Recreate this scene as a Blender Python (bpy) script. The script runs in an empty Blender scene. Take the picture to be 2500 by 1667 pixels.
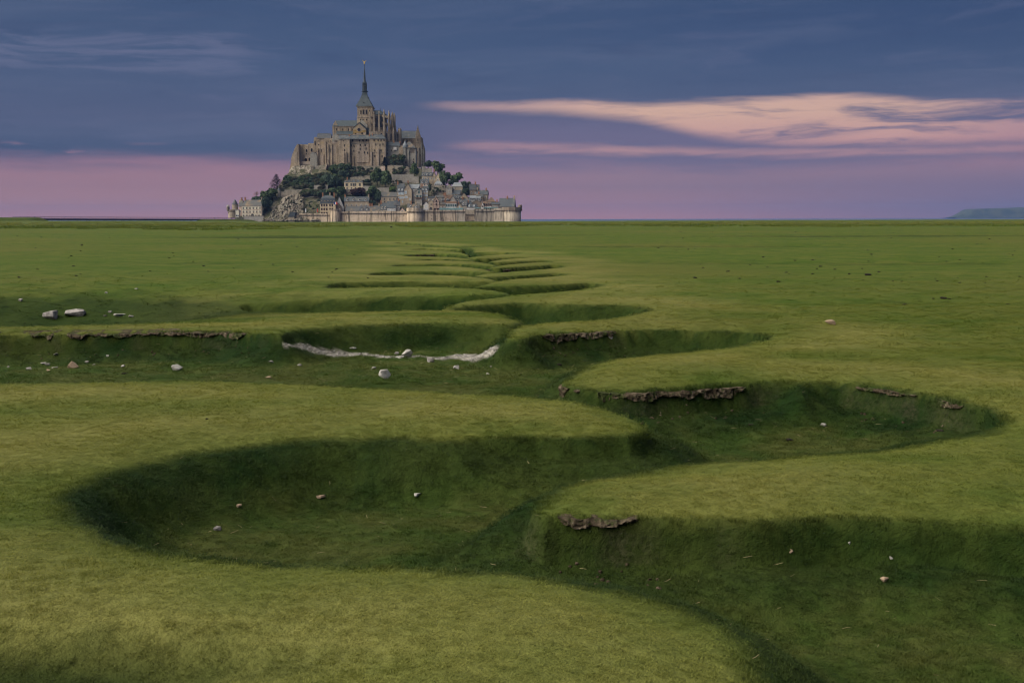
import bpy, math, random
import numpy as np
from mathutils import Vector

random.seed(7)
np.random.seed(7)
R = math.radians
SC = bpy.context.scene
COL = SC.collection
HAZE = True

# ------------------------------------------------------------------ camera
CAM_Z = 2.0
F_PX = 3000.0                       # focal length in pixels of a 2500 px wide picture
PITCH = math.atan((833.5 - 534.5) / F_PX)
ROLL = R(0.10)
cam = bpy.data.cameras.new('camera')
cam.lens = 36.0 * F_PX / 2500.0
cam.sensor_width = 36.0
cam.clip_start = 0.1
cam.clip_end = 90000.0
cam.dof.use_dof = True
cam.dof.focus_distance = 22.0
cam.dof.aperture_fstop = 7.1
camo = bpy.data.objects.new('camera', cam)
COL.objects.link(camo)
camo.location = (0, 0, CAM_Z)
camo.rotation_mode = 'XYZ'
from mathutils import Matrix
camo.rotation_euler = (Matrix.Rotation(math.pi / 2 - PITCH, 4, 'X') @ Matrix.Rotation(-ROLL, 4, 'Z')).to_euler()
SC.camera = camo

# ------------------------------------------------------------------ sky, sun, exposure
SUN_EL, SUN_AZ = R(43), R(-106)      # azimuth from +Y (view direction) towards +X
SC.view_settings.view_transform = 'Standard'
SC.view_settings.look = 'None'
SC.view_settings.gamma = 1.0
SC.view_settings.exposure = 1.95
SC.view_settings.use_curve_mapping = False


class NT:
    """small helper for node trees"""
    def __init__(self, nt):
        self.nt = nt

    def n(self, typ, **kw):
        nd = self.nt.nodes.new(typ)
        for k, v in kw.items():
            setattr(nd, k, v)
        return nd

    def link(self, a, b):
        self.nt.links.new(a, b)

    def put(self, sock, val):
        if hasattr(val, 'is_output') or isinstance(val, bpy.types.NodeSocket):
            self.link(val, sock)
        elif isinstance(val, (tuple, list)):
            v = tuple(val)
            if sock.type == 'RGBA' and len(v) == 3:
                v = v + (1.0,)
            sock.default_value = v
        else:
            sock.default_value = val

    def math(self, op, a, b=None, c=None, clamp=False):
        nd = self.n('ShaderNodeMath', operation=op, use_clamp=clamp)
        self.put(nd.inputs[0], a)
        if b is not None:
            self.put(nd.inputs[1], b)
        if c is not None:
            self.put(nd.inputs[2], c)
        return nd.outputs[0]

    def smooth(self, x, lo, hi, o0=0.0, o1=1.0):
        nd = self.n('ShaderNodeMapRange', interpolation_type='SMOOTHSTEP')
        self.put(nd.inputs['Value'], x)
        self.put(nd.inputs['From Min'], lo)
        self.put(nd.inputs['From Max'], hi)
        self.put(nd.inputs['To Min'], o0)
        self.put(nd.inputs['To Max'], o1)
        return nd.outputs['Result']

    def mix(self, fac, a, b, blend='MIX'):
        nd = self.n('ShaderNodeMix', data_type='RGBA', blend_type=blend)
        self.put(nd.inputs[0], fac)
        self.put(nd.inputs[6], a)
        self.put(nd.inputs[7], b)
        return nd.outputs[2]

    def noise(self, vec, scale=1.0, detail=4.0, rough=0.55, dist=0.0):
        nd = self.n('ShaderNodeTexNoise')
        if vec is not None:
            self.link(vec, nd.inputs['Vector'])
        nd.inputs['Scale'].default_value = scale
        nd.inputs['Detail'].default_value = detail
        nd.inputs['Roughness'].default_value = rough
        nd.inputs['Distortion'].default_value = dist
        return nd.outputs['Fac']

    def ramp(self, x, stops, interp='LINEAR'):
        nd = self.n('ShaderNodeValToRGB')
        nd.color_ramp.interpolation = interp
        els = nd.color_ramp.elements
        while len(els) < len(stops):
            els.new(0.5)
        for e, (p, c) in zip(els, stops):
            e.position = p
            if not isinstance(c, (tuple, list)):
                c = (c, c, c)
            e.color = tuple(c)[:3] + (1.0,)
        self.put(nd.inputs[0], x)
        return nd.outputs['Color']

    def comb(self, x, y, z):
        nd = self.n('ShaderNodeCombineXYZ')
        self.put(nd.inputs[0], x)
        self.put(nd.inputs[1], y)
        self.put(nd.inputs[2], z)
        return nd.outputs[0]


def lin(r, g, b):
    """sRGB 0-255 to linear"""
    f = lambda c: (c / 255 / 12.92) if c / 255 <= 0.04045 else ((c / 255 + 0.055) / 1.055) ** 2.4
    return (f(r), f(g), f(b))


def build_world():
    w = bpy.data.worlds.new('World')
    SC.world = w
    w.use_nodes = True
    nt = w.node_tree
    nt.nodes.clear()
    N = NT(nt)
    tc = N.n('ShaderNodeTexCoord')
    sep = N.n('ShaderNodeSeparateXYZ')
    N.link(tc.outputs['Generated'], sep.inputs[0])
    x, y, z = sep.outputs
    az = N.math('ARCTAN2', x, y)
    el = N.math('ARCSINE', z)
    # azimuth as ramp position: -0.45..0.45 rad
    ua = N.math('MULTIPLY_ADD', az, 1 / 0.9, 0.5, clamp=True)

    def U(u):
        return (u + 0.45) / 0.9

    # drifting streak noise
    warp = N.noise(N.comb(N.math('MULTIPLY', az, 5.0), N.math('MULTIPLY', el, 22.0), 3.1), 1.0, 4, 0.55)
    wv = N.math('MULTIPLY_ADD', warp, 1.0, -0.5)
    sv = N.math('MULTIPLY_ADD', wv, 0.035, el)
    su = N.math('MULTIPLY_ADD', wv, 0.25, az)
    n1 = N.noise(N.comb(N.math('MULTIPLY', su, 4.0), N.math('MULTIPLY', sv, 38.0), 0.7), 1.0, 6, 0.55)
    n2 = N.noise(N.comb(N.math('MULTIPLY', su, 13.0), N.math('MULTIPLY', sv, 130.0), 5.2), 1.0, 6, 0.6)
    n3 = N.noise(N.comb(N.math('MULTIPLY', su, 2.0), N.math('MULTIPLY', sv, 9.0), 9.9), 1.0, 5, 0.55)
    wob = N.math('ADD', N.math('MULTIPLY_ADD', n1, 0.016, -0.008), N.math('MULTIPLY_ADD', n2, 0.006, -0.003))
    ve = N.math('ADD', el, wob)
    ve2 = N.math('ADD', ve, N.math('ADD', N.math('MULTIPLY_ADD', n3, 0.030, -0.015), N.math('MULTIPLY_ADD', n1, 0.014, -0.007)))
    # the clear evening air that shows under and between the clouds
    ev = N.math('MULTIPLY', el, 1 / 0.14, clamp=True)
    clear_l = N.ramp(ev, [(0.0, lin(206, 136, 130)), (0.08, lin(184, 131, 132)), (0.18, lin(162, 121, 133)), (0.33, lin(156, 117, 136)),
                          (0.6, lin(150, 118, 150)), (1.0, lin(110, 110, 150))])
    clear_r = N.ramp(ev, [(0.0, lin(200, 134, 132)), (0.08, lin(176, 127, 133)), (0.18, lin(146, 118, 136)), (0.32, lin(156, 123, 140)),
                          (0.42, lin(198, 150, 148)), (0.6, lin(212, 171, 152)), (0.75, lin(206, 168, 156)), (1.0, lin(120, 115, 150))])
    rgt = N.ramp(ua, [(U(-0.2), 0.0), (U(-0.05), 0.6), (U(0.10), 1.0), (U(0.30), 0.9), (U(0.42), 0.35), (1.0, 0.1)])
    clear = N.mix(rgt, clear_l, clear_r)
    # darker, mauver air low down towards the far right
    clear = N.mix(N.math('MULTIPLY', N.ramp(ua, [(U(0.1), 0.0), (U(0.42), 1.0)]), N.smooth(el, 0.055, 0.02)), clear, lin(120, 106, 136))
    # cloud deck
    dv = N.math('MULTIPLY', el, 1 / 0.5, clamp=True)
    deck = N.ramp(dv, [(0.0, lin(108, 102, 130)), (0.10, lin(66, 83, 117)), (0.16, lin(76, 88, 122)), (0.24, lin(68, 87, 122)), (0.36, lin(58, 80, 116))])
    # towards the zenith the overcast thins and brightens evenly all round
    deck_hi = N.ramp(N.math('MULTIPLY', el, 1 / 1.5708, clamp=True), [(0.10, lin(66, 84, 124)), (0.30, lin(128, 132, 146)), (0.60, lin(172, 170, 172)), (1.0, lin(186, 184, 182))])
    deck = N.mix(N.smooth(el, 0.20, 0.45), deck, deck_hi)
    deck = N.mix(N.math('MULTIPLY', N.ramp(ua, [(U(-0.05), 0.0), (U(0.38), 1.0)]), N.math('MULTIPLY', N.smooth(el, 0.09, 0.16), 0.55)), deck, lin(34, 60, 104))
    deck = N.mix(N.math('MULTIPLY', N.smooth(n3, 0.42, 0.72), 0.45), deck, lin(48, 72, 114))
    deck = N.mix(N.math('MULTIPLY', N.smooth(n1, 0.48, 0.80), 0.32), deck, lin(104, 112, 142))
    deck = N.mix(N.math('MULTIPLY', N.smooth(n2, 0.48, 0.82), 0.14), deck, lin(112, 116, 144))
    feather = N.math('MULTIPLY', N.math('MULTIPLY', N.smooth(el, 0.105, 0.120), N.smooth(el, 0.150, 0.135)), N.math('MULTIPLY', N.smooth(az, -0.16, -0.24), N.smooth(n2, 0.40, 0.66)))
    deck = N.mix(N.math('MULTIPLY', feather, 0.45), deck, lin(112, 116, 148))
    n4 = N.noise(N.comb(N.math('MULTIPLY', su, 9.0), N.math('MULTIPLY', sv, 60.0), 14.2), 1.0, 8, 0.62)
    deck = N.mix(N.math('MULTIPLY', N.smooth(n4, 0.46, 0.30), 0.22), deck, lin(50, 66, 104))
    deck = N.mix(N.math('MULTIPLY', N.smooth(n4, 0.54, 0.74), 0.20), deck, lin(104, 108, 142))
    mauve = N.math('MULTIPLY', N.smooth(el, 0.10, 0.06), N.smooth(az, -0.15, 0.02))
    deck = N.mix(N.math('MULTIPLY', mauve, 0.75), deck, lin(116, 106, 138))
    # gap 1: clear band over the horizon
    b1 = N.ramp(ua, [(U(-0.42), 0.0440), (U(-0.18), 0.044), (U(-0.06), 0.046), (U(0.0), 0.044), (U(0.15), 0.041), (U(0.42), 0.044)])
    gap1 = N.math('SUBTRACT', 1.0, N.smooth(N.math('SUBTRACT', ve2, b1), -0.009, 0.010))
    # gap 2: the bright opening that widens to the right
    top = N.ramp(ua, [(U(-0.09), 0.0915), (U(0.06), 0.0955), (U(0.10), 0.092), (U(0.25), 0.096), (U(0.42), 0.088), (1.0, 0.086)])
    low = N.ramp(ua, [(U(-0.09), 0.0915), (U(-0.04), 0.0875), (U(0.03), 0.0855), (U(0.10), 0.079), (U(0.15), 0.066), (U(0.22), 0.058), (U(0.42), 0.055), (1.0, 0.055)])
    g2 = N.math('MULTIPLY', N.smooth(N.math('SUBTRACT', ve, low), -0.006, 0.006), N.smooth(N.math('SUBTRACT', top, ve), -0.002, 0.006))
    # gap 3: thin streak under the wedge of cloud
    low3 = N.ramp(ua, [(U(-0.09), 0.057), (U(0.05), 0.0525), (U(0.2), 0.049), (1.0, 0.048)])
    top3 = N.ramp(ua, [(U(-0.09), 0.057), (U(-0.02), 0.060), (U(0.1), 0.0575), (U(0.3), 0.0555), (1.0, 0.055)])
    g3 = N.math('MULTIPLY', N.smooth(N.math('SUBTRACT', ve, low3), -0.004, 0.003), N.smooth(N.math('SUBTRACT', top3, ve), -0.002, 0.004))
    g3 = N.math('MULTIPLY', g3, N.smooth(n2, 0.25, 0.6, 0.25, 0.85))
    # loose cloud bars inside the opening
    bars = N.smooth(N.math('MULTIPLY_ADD', n1, 0.62, N.math('MULTIPLY', n2, 0.38)), 0.485, 0.63)
    g2 = N.math('MULTIPLY', g2, N.smooth(az, -0.085, -0.05))
    g3 = N.math('MULTIPLY', g3, N.smooth(az, -0.07, -0.02))
    g2 = N.math('MULTIPLY', g2, N.math('SUBTRACT', 1.0, N.math('MULTIPLY', bars, N.smooth(el, 0.094, 0.080, 0.30, 1.0))))
    # small pink puffs under the deck on the left
    puff = N.math('MULTIPLY', N.smooth(n2, 0.54, 0.70), N.math('MULTIPLY', N.smooth(el, 0.044, 0.049), N.smooth(el, 0.060, 0.054)))
    puff = N.math('MULTIPLY', puff, N.math('MULTIPLY', N.smooth(az, -0.05, -0.12), 0.8))
    # faint lit edge on the left
    gap = N.math('MAXIMUM', N.math('MAXIMUM', gap1, g2), N.math('MAXIMUM', g3, puff), clamp=True)
    col = N.mix(gap, deck, clear)
    # below the horizon: muted
    col = N.mix(N.smooth(el, 0.0, -0.03), col, lin(70, 76, 90))
    hs = N.n('ShaderNodeHueSaturation')
    hs.inputs['Saturation'].default_value = 0.96
    N.link(col, hs.inputs['Color'])
    col = hs.outputs['Color']
    sky = N.n('ShaderNodeTexSky', sky_type='NISHITA')
    sky.sun_disc = False
    sky.sun_elevation = SUN_EL
    sky.sun_rotation = SUN_AZ
    bg1 = N.n('ShaderNodeBackground')
    N.link(col, bg1.inputs[0])
    bg1.inputs[1].default_value = 0.259
    bg2 = N.n('ShaderNodeBackground')
    N.link(sky.outputs[0], bg2.inputs[0])
    bg2.inputs[1].default_value = 0.05
    mx = N.n('ShaderNodeMixShader')
    mx.inputs[0].default_value = 0.012       # thin share of blue sky through the overcast
    N.link(bg1.outputs[0], mx.inputs[1])
    N.link(bg2.outputs[0], mx.inputs[2])
    out = N.n('ShaderNodeOutputWorld')
    N.link(mx.outputs[0], out.inputs[0])


build_world()

sun = bpy.data.lights.new('sun', 'SUN')
sun.energy = 1.5
sun.angle = R(80)
sun.color = (1.0, 0.94, 0.83)
suno = bpy.data.objects.new('sun', sun)
COL.objects.link(suno)
_sd = Vector((math.sin(SUN_AZ) * math.cos(SUN_EL), math.cos(SUN_AZ) * math.cos(SUN_EL), math.sin(SUN_EL)))
suno.rotation_euler = _sd.to_track_quat('Z', 'Y').to_euler()

# ------------------------------------------------------------------ helpers
_cp, _sp, _cr, _sr = math.cos(PITCH), math.sin(PITCH), math.cos(ROLL), math.sin(ROLL)


def ray(px, py):
    dx, dy = px - 1250.0, 833.5 - py
    # undo the small roll
    rx, ry = dx * _cr + dy * _sr, -dx * _sr + dy * _cr
    return np.array([rx, _cp * F_PX + _sp * ry, -_sp * F_PX + _cp * ry])


def PT(px, py, Y):
    """world point at depth Y that lies in the direction of the pixel"""
    d = ray(px, py)
    t = Y / d[1]
    return Vector((d[0] * t, Y, CAM_Z + d[2] * t))


def GP(px, py, z=0.0):
    d = ray(px, py)
    t = (z - CAM_Z) / d[2]
    return (d[0] * t, d[1] * t)


def tag(o, label=None, cat=None, group=None, kind=None):
    if label:
        o['label'] = label
    if cat:
        o['category'] = cat
    if group:
        o['group'] = group
    if kind:
        o['kind'] = kind
    return o


def empty(name, loc=(0, 0, 0), rz=0.0, label=None, cat=None, group=None, kind=None):
    o = bpy.data.objects.new(name, None)
    o.empty_display_size = 0.5
    COL.objects.link(o)
    o.location = loc
    o.rotation_euler = (0, 0, rz)
    return tag(o, label, cat, group, kind)


def link_mesh(name, me, parent=None, loc=(0, 0, 0), rz=0.0, scale=None):
    o = bpy.data.objects.new(name, me)
    COL.objects.link(o)
    if parent is not None:
        o.parent = parent
    o.location = loc
    o.rotation_euler = (0, 0, rz)
    if scale is not None:
        o.scale = scale
    return o


class MB:
    """collects faces of ONE mesh"""
    def __init__(self, off=(0, 0, 0)):
        self.v, self.f, self.m = [], [], []
        self.off = Vector(off)

    def add(self, vs, fs, mi=0):
        b = len(self.v)
        self.v += [tuple(Vector(p) - self.off) for p in vs]
        self.f += [tuple(i + b for i in f) for f in fs]
        self.m += [mi] * len(fs)

    def box(self, x0, x1, y0, y1, z0, z1, mi=0):
        vs = [(x0, y0, z0), (x1, y0, z0), (x1, y1, z0), (x0, y1, z0), (x0, y0, z1), (x1, y0, z1), (x1, y1, z1), (x0, y1, z1)]
        self.add(vs, [(0, 1, 5, 4), (1, 2, 6, 5), (2, 3, 7, 6), (3, 0, 4, 7), (4, 5, 6, 7), (3, 2, 1, 0)], mi)

    def extrude(self, poly, dvec, mi=0):
        """closed prism from a 3d polygon and an extrusion vector"""
        n = len(poly)
        a = [Vector(p) for p in poly]
        d = Vector(dvec)
        b = [p + d for p in a]
        fs = [tuple(range(n - 1, -1, -1)), tuple(range(n, 2 * n))]
        fs += [(i, (i + 1) % n, n + (i + 1) % n, n + i) for i in range(n)]
        self.add(a + b, fs, mi)

    def lathe(self, cx, cy, prof, n=16, mi=0, a0=0.0, sx=1.0, sy=1.0):
        vs, fs = [], []
        for r, z in prof:
            for i in range(n):
                a = a0 + 2 * math.pi * i / n
                vs.append((cx + r * sx * math.cos(a), cy + r * sy * math.sin(a), z))
        for j in range(len(prof) - 1):
            for i in range(n):
                i2 = (i + 1) % n
                fs.append((j * n + i, j * n + i2, (j + 1) * n + i2, (j + 1) * n + i))
        fs.append(tuple(range(n - 1, -1, -1)))
        fs.append(tuple((len(prof) - 1) * n + i for i in range(n)))
        self.add(vs, fs, mi)

    def bar(self, p, q, r, n=5, r2=None, mi=0):
        p, q = Vector(p), Vector(q)
        r2 = r if r2 is None else r2
        d = (q - p).normalized()
        a = d.orthogonal().normalized()
        b = d.cross(a)
        vs = []
        for c, rr in ((p, r), (q, r2)):
            for i in range(n):
                t = 2 * math.pi * i / n
                vs.append(c + a * math.cos(t) * rr + b * math.sin(t) * rr)
        fs = [(i, (i + 1) % n, n + (i + 1) % n, n + i) for i in range(n)]
        fs += [tuple(range(n - 1, -1, -1)), tuple(range(n, 2 * n))]
        self.add(vs, fs, mi)

    def mesh(self, name, mats):
        me = bpy.data.meshes.new(name)
        me.from_pydata(self.v, [], self.f)
        for m in (mats if isinstance(mats, (list, tuple)) else [mats]):
            me.materials.append(M[m] if isinstance(m, str) else m)
        if any(self.m):
            me.polygons.foreach_set('material_index', self.m)
        me.update()
        return me

    def build(self, name, mats, parent=None, smooth=False):
        me = self.mesh(name, mats)
        if smooth:
            me.polygons.foreach_set('use_smooth', [True] * len(me.polygons))
        return link_mesh(name, me, parent)


# ------------------------------------------------------------------ materials
M = {}


def pos_vec(N):
    return N.n('ShaderNodeNewGeometry').outputs['Position']


def new_mat(name, rough=0.9, spec=0.2):
    m = bpy.data.materials.new(name)
    m.use_nodes = True
    nt = m.node_tree
    nt.nodes.clear()
    N = NT(nt)
    b = N.n('ShaderNodeBsdfPrincipled')
    b.inputs['Roughness'].default_value = rough
    b.inputs['Specular IOR Level'].default_value = spec
    out = N.n('ShaderNodeOutputMaterial')
    N.link(b.outputs[0], out.inputs[0])
    M[name] = m
    return N, b


def bump(N, b, h, strength=0.5, dist=0.1):
    nd = N.n('ShaderNodeBump')
    nd.inputs['Strength'].default_value = strength
    nd.inputs['Distance'].default_value = dist
    N.link(h, nd.inputs['Height'])
    N.link(nd.outputs[0], b.inputs['Normal'])


def stone_mat(name, c0, c1, c2, sc=0.12, streak=0.0, lichen=None, bmp=0.6, joints=0.0):
    """weathered masonry: two mottles, vertical run-off streaks, lichen"""
    N, b = new_mat(name, 0.92, 0.15)
    p = pos_vec(N)
    n1 = N.noise(p, sc, 5, 0.6)
    n2 = N.noise(p, sc * 5.5, 4, 0.65)
    n4 = N.noise(p, 1.9, 3, 0.7)
    col = N.mix(N.smooth(n1, 0.34, 0.66), c0, c1)
    col = N.mix(N.math('MULTIPLY', N.smooth(n2, 0.45, 0.72), 0.8), col, c2)
    col = N.mix(N.smooth(n4, 0.40, 0.70, 0.0, 0.55), col, tuple(x * 0.30 for x in c0))
    if joints:
        sp = N.n('ShaderNodeSeparateXYZ')
        N.link(p, sp.inputs[0])
        br = N.n('ShaderNodeTexBrick')
        N.link(N.comb(N.math('ADD', sp.outputs[0], sp.outputs[1]), sp.outputs[2], 0.0), br.inputs['Vector'])
        br.inputs['Scale'].default_value = 1.0
        br.inputs['Brick Width'].default_value = 1.1
        br.inputs['Row Height'].default_value = 0.5
        br.inputs['Mortar Size'].default_value = 0.03
        br.inputs['Color1'].default_value = (1, 1, 1, 1)
        br.inputs['Color2'].default_value = (0.62, 0.60, 0.58, 1)
        br.inputs['Mortar'].default_value = (0.7, 0.68, 0.65, 1)
        col = N.mix(joints, col, N.mix(1.0, col, br.outputs['Color'], 'MULTIPLY'))
    if streak:
        sp = N.n('ShaderNodeSeparateXYZ')
        N.link(p, sp.inputs[0])
        sv = N.comb(N.math('MULTIPLY', sp.outputs[0], 0.55), N.math('MULTIPLY', sp.outputs[1], 0.3), N.math('MULTIPLY', sp.outputs[2], 0.035))
        s1 = N.noise(sv, 1.0, 4, 0.65)
        s2 = N.noise(sv, 0.22, 3, 0.5)
        k = N.math('MULTIPLY', N.smooth(s1, 0.44, 0.62), N.smooth(s2, 0.34, 0.56))
        col = N.mix(N.math('MULTIPLY', k, streak), col, tuple(x * 0.22 for x in c0))
    if lichen:
        n3 = N.noise(p, sc * 1.7, 4, 0.6)
        col = N.mix(N.smooth(n3, 0.56, 0.68, 0.0, 0.7), col, lichen)
    N.link(col, b.inputs['Base Color'])
    bump(N, b, N.noise(p, 1.4, 4, 0.7), bmp, 0.25)
    return M[name]


def roof_mat(name, c0, c1, lichen=None, amt=0.6):
    N, b = new_mat(name, 0.6, 0.4)
    p = pos_vec(N)
    n1 = N.noise(p, 0.35, 5, 0.6)
    n2 = N.noise(p, 2.2, 3, 0.7)
    col = N.mix(N.smooth(n1, 0.35, 0.65), c0, c1)
    col = N.mix(N.smooth(n2, 0.45, 0.75, 0.0, 0.5), col, tuple(x * 0.55 for x in c0))
    if lichen:
        col = N.mix(N.smooth(N.noise(p, 0.22, 4, 0.6), 0.50, 0.66, 0.0, amt), col, lichen)
    N.link(col, b.inputs['Base Color'])
    wv = N.n('ShaderNodeTexWave', wave_type='BANDS', bands_direction='Z')
    N.link(p, wv.inputs['Vector'])
    wv.inputs['Scale'].default_value = 1.2
    wv.inputs['Distortion'].default_value = 0.6
    bump(N, b, wv.outputs['Fac'], 0.25, 0.05)


def plain_mat(name, c, rough=0.7, spec=0.3, var=0.25, sc=0.6, metal=0.0):
    N, b = new_mat(name, rough, spec)
    p = pos_vec(N)
    n = N.noise(p, sc, 4, 0.6)
    N.link(N.mix(N.smooth(n, 0.3, 0.7), tuple(x * (1 - var) for x in c), tuple(min(1, x * (1 + var)) for x in c)), b.inputs['Base Color'])
    b.inputs['Metallic'].default_value = metal


def leaf_mat(name, c0, c1, c2):
    N, b = new_mat(name, 0.75, 0.15)
    p = pos_vec(N)
    oi = N.n('ShaderNodeObjectInfo')
    n1 = N.noise(p, 0.45, 3, 0.6)
    n2 = N.noise(p, 2.5, 2, 0.7)
    col = N.mix(N.smooth(n1, 0.35, 0.65), c0, c1)
    col = N.mix(N.smooth(n2, 0.5, 0.75, 0.0, 0.6), col, c2)
    col = N.mix(N.math('MULTIPLY', oi.outputs['Random'], 0.35), col, tuple(x * 0.6 for x in c0))
    N.link(col, b.inputs['Base Color'])


stone_mat('abbey_stone', (0.33, 0.262, 0.19), (0.52, 0.41, 0.295), (0.57, 0.455, 0.33), 0.10, 0.45, (0.34, 0.255, 0.14), joints=0.5)
stone_mat('abbey_stone_pale', (0.40, 0.32, 0.25), (0.50, 0.405, 0.32), (0.54, 0.43, 0.335), 0.16, 0.35, joints=0.5)
stone_mat('abbey_stone_grey', (0.30, 0.285, 0.25), (0.42, 0.39, 0.335), (0.46, 0.42, 0.36), 0.14, 0.35, joints=0.5)
stone_mat('abbey_stone_gold', (0.26, 0.18, 0.07), (0.42, 0.26, 0.06), (0.30, 0.22, 0.13), 0.3, 0.2)
stone_mat('choir_stone', (0.25, 0.205, 0.16), (0.36, 0.295, 0.225), (0.42, 0.345, 0.26), 0.16, 0.4, (0.20, 0.12, 0.04))
stone_mat('rampart_stone', (0.62, 0.485, 0.345), (0.72, 0.575, 0.42), (0.66, 0.50, 0.36), 0.07, 1.0, joints=0.45)
stone_mat('rampart_stone_grey', (0.50, 0.42, 0.32), (0.60, 0.505, 0.385), (0.54, 0.445, 0.345), 0.07, 0.95, joints=0.45)
stone_mat('rampart_dark', (0.16, 0.13, 0.10), (0.24, 0.19, 0.14), (0.2, 0.16, 0.12), 0.2, 0.3)
stone_mat('house_stone', (0.38, 0.305, 0.22), (0.54, 0.44, 0.32), (0.46, 0.39, 0.30), 0.25, 0.15, joints=0.4)
stone_mat('house_stone_grey', (0.36, 0.33, 0.285), (0.50, 0.46, 0.40), (0.44, 0.39, 0.33), 0.25, 0.15, joints=0.4)
stone_mat('house_stone_brown', (0.21, 0.165, 0.125), (0.31, 0.245, 0.18), (0.28, 0.23, 0.18), 0.25, 0.15, joints=0.4)
stone_mat('cream_render', (0.66, 0.54, 0.36), (0.74, 0.62, 0.43), (0.70, 0.57, 0.38), 0.2, 0.15, bmp=0.1)
stone_mat('barrack_render', (0.76, 0.69, 0.54), (0.82, 0.75, 0.60), (0.78, 0.70, 0.54), 0.2, 0.15, bmp=0.1)
stone_mat('white_render', (0.66, 0.62, 0.58), (0.76, 0.72, 0.68), (0.7, 0.66, 0.6), 0.3, 0.15, bmp=0.1)
stone_mat('pink_render', (0.62, 0.47, 0.38), (0.70, 0.54, 0.44), (0.64, 0.5, 0.4), 0.3, 0.15, bmp=0.1)
stone_mat('terrace_stone', (0.30, 0.26, 0.205), (0.44, 0.38, 0.30), (0.38, 0.34, 0.27), 0.18, 0.35, (0.10, 0.12, 0.05))
roof_mat('slate', (0.043, 0.054, 0.062), (0.062, 0.073, 0.081), (0.21, 0.19, 0.14), 0.35)
roof_mat('slate_teal', (0.029, 0.043, 0.048), (0.043, 0.058, 0.063))
roof_mat('slate_dark', (0.038, 0.043, 0.049), (0.059, 0.064, 0.070), (0.13, 0.10, 0.07), 0.5)
roof_mat('slate_pale', (0.167, 0.186, 0.205), (0.217, 0.229, 0.236), (0.26, 0.22, 0.16), 0.3)
roof_mat('slate_lichen', (0.065, 0.067, 0.065), (0.090, 0.086, 0.077), (0.24, 0.16, 0.08), 0.7)
roof_mat('tile_brown', (0.090, 0.056, 0.038), (0.143, 0.086, 0.053), (0.26, 0.14, 0.05), 0.5)
roof_mat('spire_metal', (0.020, 0.028, 0.032), (0.038, 0.050, 0.055))
plain_mat('glass_dark', (0.022, 0.024, 0.030), 0.25, 0.5, 0.3)
plain_mat('glass_blue', (0.30, 0.38, 0.44), 0.3, 0.5, 0.25)
plain_mat('window_void', (0.012, 0.012, 0.013), 0.9, 0.1)
plain_mat('white_paint', (0.74, 0.74, 0.72), 0.6)
plain_mat('teal_paint', (0.16, 0.27, 0.28), 0.6)
plain_mat('timber', (0.10, 0.045, 0.03), 0.7)
plain_mat('brick_chimney', (0.32, 0.16, 0.09), 0.9, 0.2, 0.3, 2.0)
plain_mat('gold', (0.62, 0.40, 0.10), 0.4, 0.5, 0.2, 1.0, 0.6)
plain_mat('bark', (0.055, 0.042, 0.032), 0.95, 0.1)
plain_mat('bare_twig', (0.16, 0.10, 0.085), 0.95, 0.1)
plain_mat('flag_blue', (0.02, 0.03, 0.20), 0.8)
plain_mat('flag_red', (0.62, 0.04, 0.02), 0.8)
plain_mat('bridge_steel', (0.045, 0.05, 0.075), 0.6, 0.3)
plain_mat('bridge_deck', (0.07, 0.06, 0.06), 0.8, 0.3)
plain_mat('bridge_rail', (0.17, 0.15, 0.16), 0.6, 0.3)
plain_mat('tyre', (0.02, 0.02, 0.02), 0.9)
plain_mat('cloth_dark', (0.03, 0.03, 0.04), 0.9)
plain_mat('cloth_red', (0.25, 0.05, 0.05), 0.9)
plain_mat('skin', (0.42, 0.26, 0.19), 0.7)
plain_mat('shop_sign', (0.75, 0.45, 0.05), 0.6)
leaf_mat('leaf_green', (0.050, 0.080, 0.034), (0.080, 0.115, 0.045), (0.12, 0.145, 0.055))
leaf_mat('leaf_dark', (0.036, 0.058, 0.038), (0.056, 0.084, 0.050), (0.08, 0.105, 0.055))
leaf_mat('leaf_light', (0.07, 0.11, 0.025), (0.10, 0.145, 0.03), (0.13, 0.16, 0.04))
leaf_mat('leaf_copper', (0.035, 0.018, 0.018), (0.055, 0.028, 0.026), (0.075, 0.04, 0.03))
leaf_mat('leaf_conifer', (0.010, 0.018, 0.016), (0.018, 0.028, 0.022), (0.028, 0.036, 0.026))
leaf_mat('leaf_scrub', (0.050, 0.058, 0.030), (0.085, 0.080, 0.042), (0.12, 0.105, 0.06))


def rock_mat(name, c0, c1, c2, grass=0.0):
    N, b = new_mat(name, 0.95, 0.15)
    p = pos_vec(N)
    n1 = N.noise(p, 0.09, 5, 0.6)
    n2 = N.noise(p, 0.5, 6, 0.7)
    col = N.mix(N.smooth(n1, 0.35, 0.65), c0, c1)
    col = N.mix(N.smooth(n2, 0.50, 0.68), col, c2)
    col = N.mix(N.smooth(N.noise(p, 0.9, 4, 0.7), 0.50, 0.62, 0.0, 0.85), col, tuple(x * 0.25 for x in c0))
    if grass:
        col = N.mix(N.math('MULTIPLY', N.smooth(N.noise(p, 0.16, 4, 0.6), 0.42, 0.58), grass), col, (0.055, 0.060, 0.028))
    N.link(col, b.inputs['Base Color'])
    bump(N, b, N.noise(p, 0.8, 6, 0.75), 1.0, 0.7)


rock_mat('granite', (0.19, 0.16, 0.12), (0.31, 0.26, 0.20), (0.46, 0.43, 0.38), 0.35)
rock_mat('hill_ground', (0.09, 0.085, 0.055), (0.14, 0.125, 0.08), (0.22, 0.19, 0.14), 0.9)
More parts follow.
